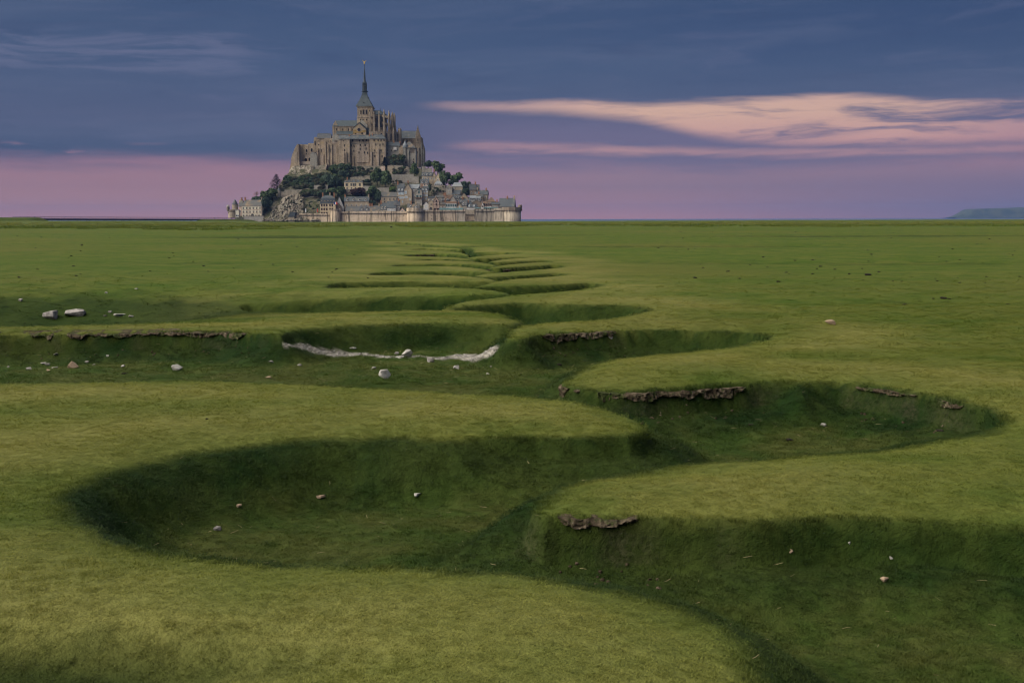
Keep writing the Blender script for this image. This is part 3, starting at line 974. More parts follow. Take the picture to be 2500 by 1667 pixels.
def grass():
    rg = np.random.RandomState(5)
    P, size = [], []
    for d0, d1, dens, sz in ((4.0, 7.0, 700, 0.65), (7.0, 12.0, 600, 0.75), (12.0, 19.0, 300, 1.1), (19.0, 30.0, 100, 1.7), (30.0, 46.0, 32, 2.2)):
        area = 0.5 * 0.96 * (d1 ** 2 - d0 ** 2)
        n = int(area * dens)
        y = np.sqrt(rg.uniform(d0 ** 2, d1 ** 2, n))
        x = rg.uniform(-0.48, 0.48, n) * y
        P.append(np.stack([x, y], 1))
        size.append(np.full(n, sz))
    P, size = np.concatenate(P), np.concatenate(size)
    z, at = terrain(P)
    keep = (rg.rand(len(P)) > at['gravel'] * 1.1) & (rg.rand(len(P)) > at['soilface'] * 0.93)
    keep &= rg.rand(len(P)) > np.clip((P[:, 1] - 20) / 26, 0, 1)
    P, size, z = P[keep], size[keep], z[keep]
    at = {k: v[keep] for k, v in at.items()}
    keep = np.ones(len(P), bool)
    e = 0.05
    zx, _ = terrain(P + [e, 0])
    zy, _ = terrain(P + [0, e])
    gx, gy = (zx - z) / e, (zy - z) / e
    P, size, z, gx, gy = P[keep], size[keep], z[keep], gx[keep], gy[keep]
    n = len(P)
    rot = np.stack([np.clip(np.arctan(gy), -0.6, 0.6) * 0.6 + rg.normal(0, 0.15, n), -np.clip(np.arctan(gx), -0.6, 0.6) * 0.6 + rg.normal(0, 0.15, n), rg.uniform(0, 6.28, n)], 1)
    moss_shade = at['moss_shade'][keep]
    clump = np.clip(0.5 + 1.2 * fbm(P[:, 0] / 0.6, P[:, 1] / 0.6, 51, 3), 0, 1)
    hs = 0.38 * size ** 0.6 * (0.40 + 0.85 * clump) * (0.8 + 0.55 * moss_shade) * rg.uniform(0.75, 1.25, n)
    edge = np.clip(1 - np.abs(at['sd'][keep] + 0.02) / 0.13, 0, 1)
    hs = hs * (1 + 0.7 * edge)
    sz = np.stack([size, size, hs], 1)
    pts = np.concatenate([P, z[:, None]], 1)
    attrs = dict(rot=rot, size=sz, variant=rg.randint(0, 3, n), rnd=rg.rand(n), moss_shade=moss_shade, dry=at['dry'][keep], bed=at['bed'][keep])
    protos = [tuft_mesh('grass_tuft', 3 + k, 34, 0.062, 0.034, 0.0034, 0.8) for k in range(3)]
    o = points_instancer('grass', pts, attrs, protos, '')
    tag(o, 'short grazed grass covering the meadow and the creek banks', 'grass', kind='stuff')

    # the belt of taller grass across the far meadow
    n = 9000
    y = np.sqrt(rg.uniform(240 ** 2, 640 ** 2, n))
    y = np.concatenate([y, rg.uniform(235, 340, 3200)])
    n = len(y)
    x = rg.uniform(-0.46, 0.46, n) * y
    k = fbm(x / 25, y / 40, 61, 3)
    keep = (k > rg.uniform(-0.5, 0.45, n)) & (y > 285 + 130 * fbm(x / 30, y / 200, 63, 4))
    x, y = x[keep], y[keep]
    n = len(x)
    P = np.stack([x, y], 1)
    z, at = terrain(P)
    s = rg.uniform(7, 15, n)
    attrs = dict(rot=np.stack([np.zeros(n), np.zeros(n), rg.uniform(0, 6.28, n)], 1), size=np.stack([s * 1.6, s * 1.2, s * rg.uniform(0.6, 1.25, n)], 1),
                 variant=rg.randint(0, 2, n), rnd=rg.rand(n), moss_shade=np.where(y < 400, rg.uniform(0.0, 0.35, n), rg.uniform(0, 0.2, n)), dry=np.where(y > 400, 0.6, 0.1))
    protos = [tuft_mesh('tall_tuft', 13 + k, 40, 0.075, 0.032, 0.004, 0.5) for k in range(2)]
    o = points_instancer('tall_grass', np.concatenate([P, z[:, None]], 1), attrs, protos, '')
    tag(o, 'belt of taller tufted grass across the far meadow', 'grass', kind='stuff')


grass()

# water and far land
def water():
    N, b = new_mat('sea_water', 0.28, 0.5)
    p = pos_vec(N)
    n = N.noise(p, 0.002, 4, 0.6)
    N.link(N.mix(N.smooth(n, 0.3, 0.7), (0.055, 0.085, 0.13), (0.085, 0.115, 0.16)), b.inputs['Base Color'])
    bump(N, b, N.noise(p, 0.25, 5, 0.6), 0.6, 0.6)
    mb = MB()
    mb.add([(-15000, -2000, -3.0), (15000, -2000, -3.0), (15000, 15500, -3.0), (-15000, 15500, -3.0)], [(0, 1, 2, 3)])
    o = mb.build('sea', 'sea_water')
    tag(o, 'calm blue sea behind the meadow reaching the horizon', 'sea', kind='structure')


water()
#@@MONT
# ------------------------------------------------------------------ the rock island: builders
def Yd(py):
    """depth of the slope at a given height in the picture: the town climbs away from the ramparts"""
    return float(np.interp(py, [380, 407, 430, 450, 480, 510, 525, 545], [1244, 1232, 1216, 1204, 1184, 1168, 1160, 1152]))


class Thing:
    def __init__(self, name, label, cat, px, pyb, Y, group=None, rz=0.0):
        self.root = empty(name, PT(px, pyb, Y), rz, label, cat, group, 'thing')
        self.Y = Y
        bpy.context.view_layer  # roots carry no rotation when built from picture outlines

    def mb(self):
        return MB(self.root.location)

    def block(self, name, px0, px1, pyt, pyb, Y, depth, mat, parent=None):
        a, b = PT(px0, pyb, Y), PT(px1, pyt, Y)
        m = self.mb()
        m.box(a.x, b.x, Y, Y + depth, a.z, b.z)
        return m.build(name, mat, parent or self.root)

    def slab(self, name, pts, Y, depth, mat, parent=None):
        m = self.mb()
        m.extrude([PT(x, y, Y) for x, y in pts], (0, depth, 0))
        return m.build(name, mat, parent or self.root)

    def roof(self, name, px0, px1, pye, pyr, Y, depth, mat, il=0.0, ir=0.0, parent=None, ov=0.5):
        e0, e1 = PT(px0, pye, Y - ov), PT(px1, pye, Y - ov)
        Ym = Y + depth / 2
        r0, r1 = PT(px0 + il, pyr, Ym), PT(px1 - ir, pyr, Ym)
        yb = Y + depth + ov
        vs = [e0, e1, r1, r0, (e1.x, yb, e1.z), (e0.x, yb, e0.z)]
        m = self.mb()
        m.add(vs, [(0, 1, 2, 3), (4, 5, 3, 2), (1, 4, 2), (5, 0, 3), (0, 5, 4, 1)])
        # thin ridge roll
        m.bar(r0 + Vector((0, 0, 0.05)), r1 + Vector((0, 0, 0.05)), 0.18, 5)
        return m.build(name, mat, parent or self.root)

    def win(self, px, py, w, h, Y, arch=False, pane='window_void', frame='abbey_stone', parent=None, name='window', k=None):
        """w, h in picture pixels"""
        k = Y / 2985.0
        c = PT(px, py, Y)
        me = window_mesh(round(w * k, 1), round(h * k, 1), arch, pane, frame)
        return link_mesh(name, me, parent or self.root, c - self.root.location)


_WM = {}


def window_mesh(w, h, arch, pane, frame, t=0.22):
    key = (w, h, arch, pane, frame)
    if key in _WM:
        return _WM[key]

    def outline(hw, hh):
        if not arch:
            return [(-hw, -hh), (hw, -hh), (hw, hh), (-hw, hh)]
        pts = [(-hw, -hh), (hw, -hh)]
        z0 = hh - hw
        for i in range(7):
            a = math.pi * i / 6
            pts.append((hw * math.cos(a), z0 + hw * math.sin(a)))
        return pts
    t = min(t, w * 0.25)
    i_, o_ = outline(w / 2, h / 2), outline(w / 2 + t, h / 2 + t)
    n = len(i_)
    m = MB()
    fin = [(x, -0.16, z) for x, z in i_]
    fout = [(x, -0.16, z) for x, z in o_]
    deep = [(x, -0.02, z) for x, z in i_]
    back = [(x, 0.02, z) for x, z in o_]
    q = lambda a, b: [(a + i, a + (i + 1) % n, b + (i + 1) % n, b + i) for i in range(n)]
    m.add(fout + fin + deep + back, q(0, n) + q(n, 2 * n) + q(3 * n, 0), 0)
    m.add(deep, [tuple(range(n))], 1)
    if w > 0.9 and h > 1.2 and pane != 'window_void':
        m.box(-0.05, 0.05, -0.07, -0.021, -h / 2, h / 2 - (w / 2 if arch else 0), 0)
        m.box(-w / 2, -0.051, -0.07, -0.021, -0.05, 0.05, 0)
        m.box(0.051, w / 2, -0.07, -0.021, -0.05, 0.05, 0)
    _WM[key] = m.mesh('window', [frame, pane])
    return _WM[key]


# regional print coordinates
r2 = lambda u, v: (540 + u / 8.711, 380 + v / 8.711)
r3 = lambda u, v: (780 + u / 8.711, 380 + v / 8.711)
r4 = lambda u, v: (1030 + u / 8.711, 380 + v / 8.711)
a1 = lambda u, v: (700 + u / 13.07, 300 + v / 13.07)
b2 = lambda u, v: (850 + u / 11.76, 300 + v / 11.76)

# ------------------------------------------------------------------ the hill
SIL = [(575, 548), (605, 541), (622, 522), (652, 497), (680, 474), (700, 440), (712, 412), (1030, 408), (1042, 424), (1082, 448), (1122, 468), (1162, 492),
       (1205, 518), (1245, 545), (1275, 549)]


def hill():
    xs = np.linspace(PT(560, 500, 1230).x, PT(1285, 500, 1230).x, 170)
    ys = np.linspace(1146, 1430, 120)
    prof_py = np.array([549, 545, 525, 510, 480, 450, 430, 407, 398])
    prof_Y = np.array([1146, 1152, 1160, 1168, 1184, 1204, 1216, 1232, 1244])
    prof_z = np.array([PT(900, p, Y).z for p, Y in zip(prof_py, prof_Y)]) - 1.6
    sx = np.array([PT(p[0], p[1], 1235).x for p in SIL])
    sz = np.array([PT(p[0], p[1], 1235).z for p in SIL]) - 1.0
    X, Y = np.meshgrid(xs, ys)
    zf = np.interp(Y, prof_Y, prof_z)
    zb = np.interp(Y, [1244, 1300, 1420], [prof_z[-1], prof_z[-1] - 4, -4])
    z = np.minimum(np.minimum(zf, zb), np.interp(X, sx, sz))
    n = fbm(X / 9, Y / 9, 71, 5)
    z = z + n * 2.4 * np.clip((z + 2) / 8, 0, 1) - 0.4
    z = np.maximum(z, -4)
    nx, ny = len(xs), len(ys)
    i = np.arange(ny - 1)[:, None] * nx
    j = np.arange(nx - 1)[None, :]
    q = np.stack([i + j, i + j + 1, i + nx + j + 1, i + nx + j], -1).reshape(-1, 4)
    me = bpy.data.meshes.new('rock_island')
    me.from_pydata(np.stack([X, Y, z], -1).reshape(-1, 3).tolist(), [], q.tolist())
    me.materials.append(M['hill_ground'])
    o = link_mesh('rock_island_hill', me)
    tag(o, 'steep scrub-covered granite hill under the abbey and village', 'hill', kind='structure')


hill()


def crag(name, label, outline, Y0, Y1, seed, mat='granite', amp=1.6, res=0.9):
    """a craggy rock face: a sheet over the picture outline, leaning back from foot to head, broken into blocks, with a solid back"""
    poly = np.array(outline)
    px0, px1, py0, py1 = poly[:, 0].min(), poly[:, 0].max(), poly[:, 1].min(), poly[:, 1].max()
    # columns: for every x the top of the outline
    npx = int((px1 - px0) / res) + 1
    xs = np.linspace(px0, px1, npx)
    top = np.empty(npx)
    for k, x in enumerate(xs):
        ys = []
        for (xa, ya), (xb, yb) in zip(poly, np.roll(poly, -1, 0)):
            if (xa - x) * (xb - x) <= 0 and xa != xb:
                ys.append(ya + (x - xa) / (xb - xa) * (yb - ya))
        top[k] = min(ys) if ys else py1
    nz = 46
    vs, fs = [], []
    for k, x in enumerate(xs):
        for j in range(nz):
            t = j / (nz - 1)
            py = py1 + (top[k] - py1) * t
            Y = Y0 + (Y1 - Y0) * t ** 1.15
            p = PT(x, py, Y)
            vs.append(p)
    V = np.array(vs)
    # blocky displacement along the view-facing normal
    f = lambda s, sd: fbm(V[:, 0] / s + 0.35 * V[:, 2] / s, V[:, 2] / (s * 1.5) - 0.5 * V[:, 0] / s, seed + sd, 4)
    d = amp * (2.6 * np.floor(4 * f(11, 0)) / 4 + 1.5 * np.abs(f(4.2, 5)) * 2 + 0.6 * f(1.6, 9))
    edge = np.minimum.reduce([np.repeat(np.arange(npx), nz), np.repeat(np.arange(npx)[::-1], nz), np.tile(np.arange(nz)[::-1], npx) * 2]) / 6.0
    V[:, 1] -= d * np.clip(edge, 0.0, 1)
    V[:, 2] += 0.25 * d * np.clip(edge, 0, 1)
    base = len(V)
    back = V.copy()
    back[:, 1] = Y1 + 8
    allv = np.concatenate([V, back])
    for k in range(npx - 1):
        for j in range(nz - 1):
            a = k * nz + j
            fs.append((a, a + nz, a + nz + 1, a + 1))
        a = k * nz + nz - 1
        fs.append((a, a + nz, base + a + nz, base + a))
    me = bpy.data.meshes.new(name)
    me.from_pydata(allv.tolist(), [], fs)
    me.materials.append(M[mat])
    o = link_mesh(name, me)
    return tag(o, label, 'rock', kind='thing')


crag('rock_cliff', 'bare granite cliff falling from the watch turret to the meadow', [r2(860, 1390), r2(950, 1260), r2(1040, 1100), r2(1110, 940), r2(1200, 990), r2(1290, 900), r2(1420, 850),
     r2(1600, 790), r2(1750, 800), r2(1770, 1000), r2(1850, 1030), r2(2000, 1060), r2(2110, 1100), r2(2115, 1390)], 1150, 1188, 301)
crag('rock_outcrop', 'grey rock ledge below the western abbey terraces', [a1(70, 1568), a1(140, 1420), a1(350, 1360), a1(520, 1350), a1(740, 1340), a1(860, 1400), a1(820, 1640), (740, 432), (700, 442)], 1216, 1236, 333, 'granite', 0.8)
crag('rock_knoll', 'pair of pale boulders under the gatehouse turret', [r3(1755, 395), r3(1800, 300), r3(1850, 225), r3(1900, 250), r3(1950, 320), r3(1985, 400)], 1221, 1229, 377, 'granite', 0.4)

# ------------------------------------------------------------------ the abbey
AB = 'abbey_stone'
# church -----------------------------------------------------------
YC = 1262.0
ch = Thing('abbey_church', 'abbey church with pyramid roofed tower and needle spire on the summit', 'church', 890, 345, YC)
kc = YC / 2985.0
# nave
ch.block('nave_wall', 812, 872, 307, 346, 1254, 15, AB)
ch.slab('west_gable', [(811.5, 308), (818.5, 294.8), (825.5, 308)], 1254.2, 0.6, AB)
m = ch.mb()
e0, e1 = PT(810.5, 308.2, 1253.2), PT(873, 308.2, 1253.2)
g0, g1 = PT(819, 294.5, YC), PT(873, 294.5, YC)
m.add([e0, e1, g1, g0, (e1.x, 1270.8, e1.z), (e0.x, 1270.8, e0.z)], [(0, 1, 2, 3), (4, 5, 3, 2), (5, 0, 3), (0, 5, 4, 1), (1, 4, 2)])
m.build('nave_roof', 'slate_teal', ch.root)
ch.block('nave_cornice', 811, 871, 307.9, 309.6, 1253.5, 0.5, 'abbey_stone_pale')
for px in (822, 837, 850.5, 862):
    ch.win(px, 316.5, 2.6, 6.0, 1254, True, 'window_void')
for px in (815, 829.5, 844, 857):
    ch.block('pilaster', px - 0.8, px + 0.8, 310, 331, 1253.4, 0.6, AB)
ch.block('aisle_wall', 822, 866, 327.5, 346, 1249, 5, AB)
m = ch.mb()
e0, e1, g0, g1 = PT(821, 328, 1248.6), PT(866, 328, 1248.6), PT(821, 320.5, 1253.9), PT(866, 320.5, 1253.9)
m.add([e0, e1, g1, g0, (e1.x, 1253.9, e1.z), (e0.x, 1253.9, e0.z)], [(0, 1, 2, 3), (0, 3, 5), (1, 4, 2), (0, 5, 4, 1), (5, 3, 2, 4)])
m.build('aisle_roof', 'slate_teal', ch.root)
# transept with rose window
tr = ch.slab('transept_gable', [(861.5, 346), (861.5, 314), (876.5, 300.8), (893.5, 316), (893.5, 346)], 1245, 9.0, AB)
ch.slab('lichen_band', [(862.5, 327), (862.5, 318), (869, 316.5), (871, 321.5), (881.5, 321.5), (884, 318.5), (892.5, 318), (893.2, 322), (886, 324), (871, 325)], 1244.85, 0.15, 'abbey_stone_gold', tr)
rc = PT(876.4, 317, 1244.9)
m = ch.mb()
for (ra, rb, y0, mi) in ((2.1, 1.65, 0.35, 0),):
    n = 20
    vs = [(rc.x + r * math.cos(6.2832 * i / n), rc.y - d, rc.z + r * math.sin(6.2832 * i / n)) for r, d in ((ra, 0.3), (rb, 0.3), (rb, 0.12)) for i in range(n)]
    m.add(vs, [(i, (i + 1) % n, n + (i + 1) % n, n + i) for i in range(n)] + [(n + i, n + (i + 1) % n, 2 * n + (i + 1) % n, 2 * n + i) for i in range(n)], 0)
    m.add(vs[2 * n:], [tuple(range(n))], 1)
m.build('rose_window', ['abbey_stone', 'glass_dark'], tr)
ch.win(868, 325, 3.6, 6.0, 1245, True, 'window_void', parent=tr)
ch.win(884, 325, 4.6, 5.6, 1245, True, 'window_void', parent=tr)
m = ch.mb()
for s, (p, q) in enumerate((((861, 314.3), (876.5, 300.2)), ((876.5, 300.2), (894.2, 316.4)))):
    a, b = PT(*p, 1244.6), PT(*q, 1244.6)
    m.extrude([a, b, b + Vector((0, 0, 0.45)), a + Vector((0, 0, 0.45))], (0, 10, 0))
m.build('transept_roof', 'slate_teal', ch.root)
ch.slab('buttress_slope', [(879.5, 299), (883, 291.5), (897, 306), (897, 312), (893.5, 312)], 1249, 1.0, 'abbey_stone_grey')
ch.slab('lean_roof', [(876.5, 301), (882, 294), (905, 318), (905, 345), (893.6, 345), (893.6, 316.2)], 1250, 4.0, 'slate_teal')
# tower: four walls with real openings in the belfry stage
Yf, Yb = 1254.0, 1270.0
tw = ch.block('tower_base', 872, 910, 286, 346, Yf, 16, AB)
ch.block('tower_string_course', 871.2, 910.6, 285.4, 287, Yf - 0.4, 16.8, 'abbey_stone_pale')
m = ch.mb()
for (Ya, Yw) in ((Yf, Yf + 1.2), (Yb - 1.2, Yb)):
    sc = Ya / Yf
    cols = [(872.5, 886.0), (889.5, 892.8), (896.3, 909.5)]
    for c0, c1 in cols:
        a, b = PT(c0, 285.3, Yf), PT(c1, 262.2, Yf)
        m.box(a.x, b.x, Ya, Yw, a.z, b.z)
    for c0, c1 in ((886.0, 889.5), (892.8, 896.3)):
        for p0, p1 in ((285.3, 279.7), (268.6, 262.2)):
            a, b = PT(c0, p0, Yf), PT(c1, p1, Yf)
            dz = 1.2 if Ya > Yf + 1 else 0.0
            m.box(a.x + 0.002, b.x - 0.002, Ya + 0.003, Yw - 0.003, a.z if p0 > 280 else a.z + dz, b.z + (dz if p0 > 280 else 0))
a, b = PT(872.5, 285.3, Yf), PT(909.5, 262.2, Yf)
m.box(a.x, a.x + 1.2, Yf + 1.201, Yb - 1.201, a.z, b.z)
m.box(b.x - 1.2, b.x, Yf + 1.201, Yb - 1.201, a.z, b.z)
bel = m.build('belfry', AB, ch.root)
ch.win(881, 274, 2.6, 11, Yf, True, 'window_void', parent=bel)
ch.win(902.5, 274, 2.2, 10.5, Yf, True, 'window_void', parent=bel)
for px in (886.0, 892.8):
    ch.slab('opening_surround', [(px - 0.7, 280), (px - 0.05, 280), (px - 0.05, 268.4), (px + 1.75, 266.6), (px + 3.55, 268.4), (px + 3.55, 280), (px + 4.2, 280), (px + 4.2, 268), (px + 1.75, 265.4), (px - 0.7, 268)], Yf - 0.25, 0.24, 'abbey_stone_pale', bel)
for px in (880, 886.5, 895):
    ch.win(px, 292.5, 2.4, 4.4, Yf, True, 'window_void', parent=tw)
ch.block('tower_cornice', 871.2, 910.8, 261.2, 262.9, Yf - 0.6, 17.2, 'abbey_stone')
zt = lambda py: PT(891, py, YC).z
xc = PT(891, 262, YC).x
S2 = math.sqrt(2)
m = ch.mb()
m.lathe(xc, YC, [(19.9 * kc * S2, zt(261.2)), (10.6 * kc * S2, zt(243.5)), (6.4 * kc * S2, zt(233)), (5.3 * kc * S2, zt(226.5)), (5.1 * kc * S2, zt(225))], 4, 0, math.pi / 4)
tr_ = m.build('tower_roof', 'slate_teal', ch.root)
for px, py in ((888, 252), (900, 240.5)):
    ch.block('roof_hatch', px - 0.9, px + 0.9, py - 2.2, py, YC - (19.9 * (py - 225) / 36) * kc - 0.6, 2.0, 'window_void', tr_)
m = ch.mb()
m.lathe(xc, YC, [(4.9 * kc * S2, zt(225)), (8.4 * kc, zt(224.6)), (8.6 * kc, zt(223.6)), (5.6 * kc, zt(223.2))], 8, 0, math.pi / 8)
m.build('spire_gallery', 'spire_metal', ch.root)
m = ch.mb()
m.lathe(xc, YC, [(4.7 * kc, zt(223.2)), (4.5 * kc, zt(212)), (4.9 * kc, zt(211.5)), (4.0 * kc, zt(210.5)), (4.0 * kc, zt(204)), (4.3 * kc, zt(203)), (3.2 * kc, zt(201))], 8, 0, math.pi / 8)
lan = m.build('spire_lantern', 'spire_metal', ch.root)
for i in range(8):
    a = i * math.pi / 4 + math.pi / 8
    m = ch.mb()
    X0, Y0 = xc + 4.9 * kc * math.cos(a), YC + 4.9 * kc * math.sin(a)
    m.bar((X0, Y0, zt(223)), (X0, Y0, zt(206)), 0.42, 4, 0.34)
    m.bar((X0, Y0, zt(206)), (X0, Y0, zt(199.5)), 0.36, 4, 0.03)
    m.build('lantern_pinnacle', 'spire_metal', lan)
m = ch.mb()
m.lathe(xc, YC, [(4.25 * kc, zt(211.2)), (4.55 * kc, zt(210.6))], 8, 0, math.pi / 8)
m.build('gilt_band', 'gold', lan)
m = ch.mb()
m.lathe(xc, YC, [(3.5 * kc, zt(203.2)), (3.7 * kc, zt(202.2))], 8, 0, math.pi / 8)
m.build('gilt_band', 'gold', lan)
m = ch.mb()
m.lathe(xc, YC, [(3.2 * kc, zt(201)), (2.4 * kc, zt(192)), (1.5 * kc, zt(178)), (0.8 * kc, zt(166)), (0.35 * kc, zt(157))], 8, 0, math.pi / 8)
sp_ = m.build('spire', 'spire_metal', ch.root)
for py, rr in ((192, 2.5), (182, 1.9), (172, 1.3)):
    for i in range(8):
        m = ch.mb()
        a = i * math.pi / 4 + math.pi / 8
        p = Vector((xc + rr * kc * math.cos(a), YC + rr * kc * math.sin(a), zt(py)))
        m.bar(p, p + Vector((0.45 * math.cos(a), 0.45 * math.sin(a), 0.5)), 0.14, 4, 0.04)
        m.build('crocket', 'spire_metal', sp_)
# gilded archangel on the tip
m = ch.mb()
m.lathe(xc, YC, [(0.5, zt(157)), (0.75, zt(156.2)), (0.35, zt(155.7)), (0.75, zt(155.2)), (0.5, zt(153.6)), (0.62, zt(152.2)), (0.25, zt(151.5)), (0.36, zt(150.8)), (0.1, zt(150.1))], 8)
for s in (-1, 1):
    b0 = Vector((xc + s * 0.3, YC + 0.2, zt(153.4)))
    m.extrude([b0, b0 + Vector((s * 1.0, 0, 1.1)), b0 + Vector((s * 1.9, 0, 2.4)), b0 + Vector((s * 0.9, 0, 1.9)), b0 + Vector((0, 0, 0.9))], (0, 0.22, 0))
m.build('gilt_statue', 'gold', ch.root)

# choir: vessel, rounded east end, ring of buttresses with flyers and pinnacles
xa = PT(929, 300, YC).x
hw = 6.3
zbase, zwall, zridge, zlow = zt(346), zt(281.5), zt(270), zt(324)
m = ch.mb()
x0 = PT(905, 300, YC).x
ring = [(xa + hw * math.sin(t), YC - hw * math.cos(t)) for t in np.linspace(0, math.pi, 9)]
plan = [(x0, YC - hw)] + ring + [(x0, YC + hw)]
m.extrude([(x, y, zbase) for x, y in plan], (0, 0, zwall - zbase))
cw = m.build('choir_wall', 'choir_stone', ch.root)
m = ch.mb()
ov = 0.6
rg2 = [(xa + (hw + ov) * math.sin(t), YC - (hw + ov) * math.cos(t), zwall) for t in np.linspace(0, math.pi, 9)]
vs = [(x0, YC - hw - ov, zwall)] + rg2 + [(x0, YC + hw + ov, zwall), (x0, YC, zridge), (xa, YC, zridge)]
n = len(rg2)
fs = [(0, 1, n + 3, n + 2), (n, n + 1, n + 2, n + 3)] + [(1 + i, 2 + i, n + 3) for i in range(n - 1)] + [tuple(range(n + 1, -1, -1)), (0, n + 2, n + 1)]
m.add(vs, fs)
m.bar((xa, YC, zridge), (xa, YC, zridge + 2.4), 0.25, 5, 0.08)
m.build('choir_roof', 'slate_teal', ch.root)
# lower ring of chapels
rl = 19.5
ringl = [(xa + rl * math.sin(t), YC - rl * math.cos(t) * 0.86) for t in np.linspace(0, math.pi, 13)]
m = ch.mb()
m.extrude([(x, y, zt(352)) for x, y in [(x0, YC - rl * 0.86)] + ringl + [(x0, YC + rl * 0.86)]], (0, 0, zlow - zt(352)))
low = m.build('chapel_ring', 'choir_stone', ch.root)
m = ch.mb()
pr = [(x0, YC - rl * 0.86 - 0.3)] + [(xa + (rl + 0.35) * math.sin(t), YC - (rl + 0.35) * math.cos(t) * 0.86) for t in np.linspace(0, math.pi, 13)]
for (xx, yy), (x2, y2) in zip(pr, pr[1:]):
    m.bar((xx, yy, zlow + 0.9), (x2, y2, zlow + 0.9), 0.16, 4)
    for s in np.linspace(0, 1, 6)[:-1]:
        m.bar((xx + (x2 - xx) * s, yy + (y2 - yy) * s, zlow), (xx + (x2 - xx) * s, yy + (y2 - yy) * s, zlow + 0.9), 0.1, 4)
m.build('balustrade', 'choir_stone', low)


def lancet(parent, x, y, zc, w, h, ang, name='window'):
    me = window_mesh(round(w, 1), round(h, 1), True, 'glass_dark', 'choir_stone')
    return link_mesh(name, me, parent, Vector((x, y, zc)) - ch.root.location, ang)


for i in range(1, 13):
    t = (i - 0.5) * math.pi / 12
    c = 0.995
    lancet(low, xa + rl * c * math.sin(t), YC - rl * c * math.cos(t) * 0.86, zt(337), 1.7, 7.0, t)
for px in (909, 915.5, 922.5):
    lancet(cw, PT(px, 300, YC).x, YC - hw, zt(298), 2.2, 11.5, 0)
for i in range(8):
    t = (i + 0.5) * math.pi / 8
    lancet(cw, xa + hw * 0.985 * math.sin(t), YC - hw * 0.985 * math.cos(t), zt(298), 1.7, 11.5, t)


def pier(px_or_t, straight, r_out, top_py, pin):
    """buttress pier with set-backs, a pinnacle, and two flyers against the choir wall"""
    if straight:
        bx, nx_, ny_ = PT(px_or_t, 300, YC).x, 0.0, -1.0
        cx, cy = bx, YC
        ang = 0.0
    else:
        t = px_or_t
        nx_, ny_ = math.sin(t), -math.cos(t)
        cx, cy, ang = xa, YC, t
    ry = 0.9
    tx, ty = -ny_, nx_
    P3 = lambda r, s, z: (cx + nx_ * r + tx * s, cy + ny_ * r * ry + ty * s, z)
    m = ch.mb()
    ztop = zt(top_py)
    for (ra, rb, za, zb_, w) in ((r_out - 3.0, r_out, zlow - 3, zt(top_py + 22), 0.85), (r_out - 2.7, r_out - 0.5, zt(top_py + 22) - 0.01, ztop, 0.7)):
        b_ = [P3(ra, -w, za), P3(ra, w, za), P3(rb, w, za), P3(rb, -w, za)]
        m.extrude(b_, (0, 0, zb_ - za))
    o = m.build('buttress', 'choir_stone', ch.root)
    m = ch.mb()
    rc_ = r_out - 1.6
    c = Vector(P3(rc_, 0, ztop))
    m.lathe(c.x, c.y, [(0.85, ztop - 0.02), (0.75, ztop + 1.0), (0.95, ztop + 1.1), (0.05, ztop + pin)], 4, 0, ang + math.pi / 4)
    for s in (-1, 1):
        d = Vector(P3(rc_ + s * 0.95, 0, ztop))
        m.lathe(d.x, d.y, [(0.3, ztop - 0.02), (0.3, ztop + 0.6), (0.02, ztop + pin * 0.5)], 4, 0, ang)
    m.build('pinnacle', 'choir_stone', o)
    for (za, zb_, th) in ((ztop - 2.5, zwall - 0.8, 0.9), (ztop - 9.0, zwall - 8.0, 0.8)):
        m = ch.mb()
        pts = []
        for k in range(6):
            f = k / 5
            r = (r_out - 2.8) + (hw - (r_out - 2.8)) * f
            z = za + (zb_ - za) * f - 1.4 * math.sin(f * math.pi) * 0.6
            pts.append((r, z))
        up = [P3(r, -0.35, za + (zb_ - za) * i / 5 + 0.4) for i, (r, z) in enumerate(pts)]
        dn = [P3(r, -0.35, z - th) for r, z in pts]
        w_ = Vector(P3(0, 0.35, 0)) - Vector(P3(0, -0.35, 0))
        m.extrude(up + dn[::-1], w_)
        m.build('flying_buttress', 'choir_stone', o)


for px in (907, 916.5, 928.5):
    pier(px, True, 15.5, 281, 3.2)
for t_, tp in ((20, 279), (42, 282), (62, 285), (82, 287), (102, 286), (124, 284), (146, 282), (168, 280)):
    pier(R(t_), False, 15.8, tp, 4.6)
for t_ in (15, 45, 75, 105, 135):
    # chapel ring buttresses, lower
    m = ch.mb()
    t = R(t_)
    c = (xa + (rl + 0.9) * math.sin(t), YC - (rl + 0.9) * math.cos(t) * 0.86)
    m.lathe(c[0], c[1], [(1.3, zt(353)), (1.2, zlow + 0.6), (0.9, zlow + 1.2), (0.05, zlow + 4.4)], 4, 0, t + math.pi / 4)
    m.build('chapel_buttress', 'choir_stone', low)
m = ch.mb()
c = PT(976, 324, 1258)
m.lathe(c.x, c.y, [(1.9, zt(352)), (1.8, zt(318)), (1.5, zt(316))], 8)
for i in range(5):
    a = i * 1.2566
    m.bar((c.x + 1.4 * math.cos(a), c.y + 1.4 * math.sin(a), zt(317)), (c.x + 1.4 * math.cos(a), c.y + 1.4 * math.sin(a), zt(311.5)), 0.35, 4, 0.05)
m.build('stair_turret', 'choir_stone', ch.root)

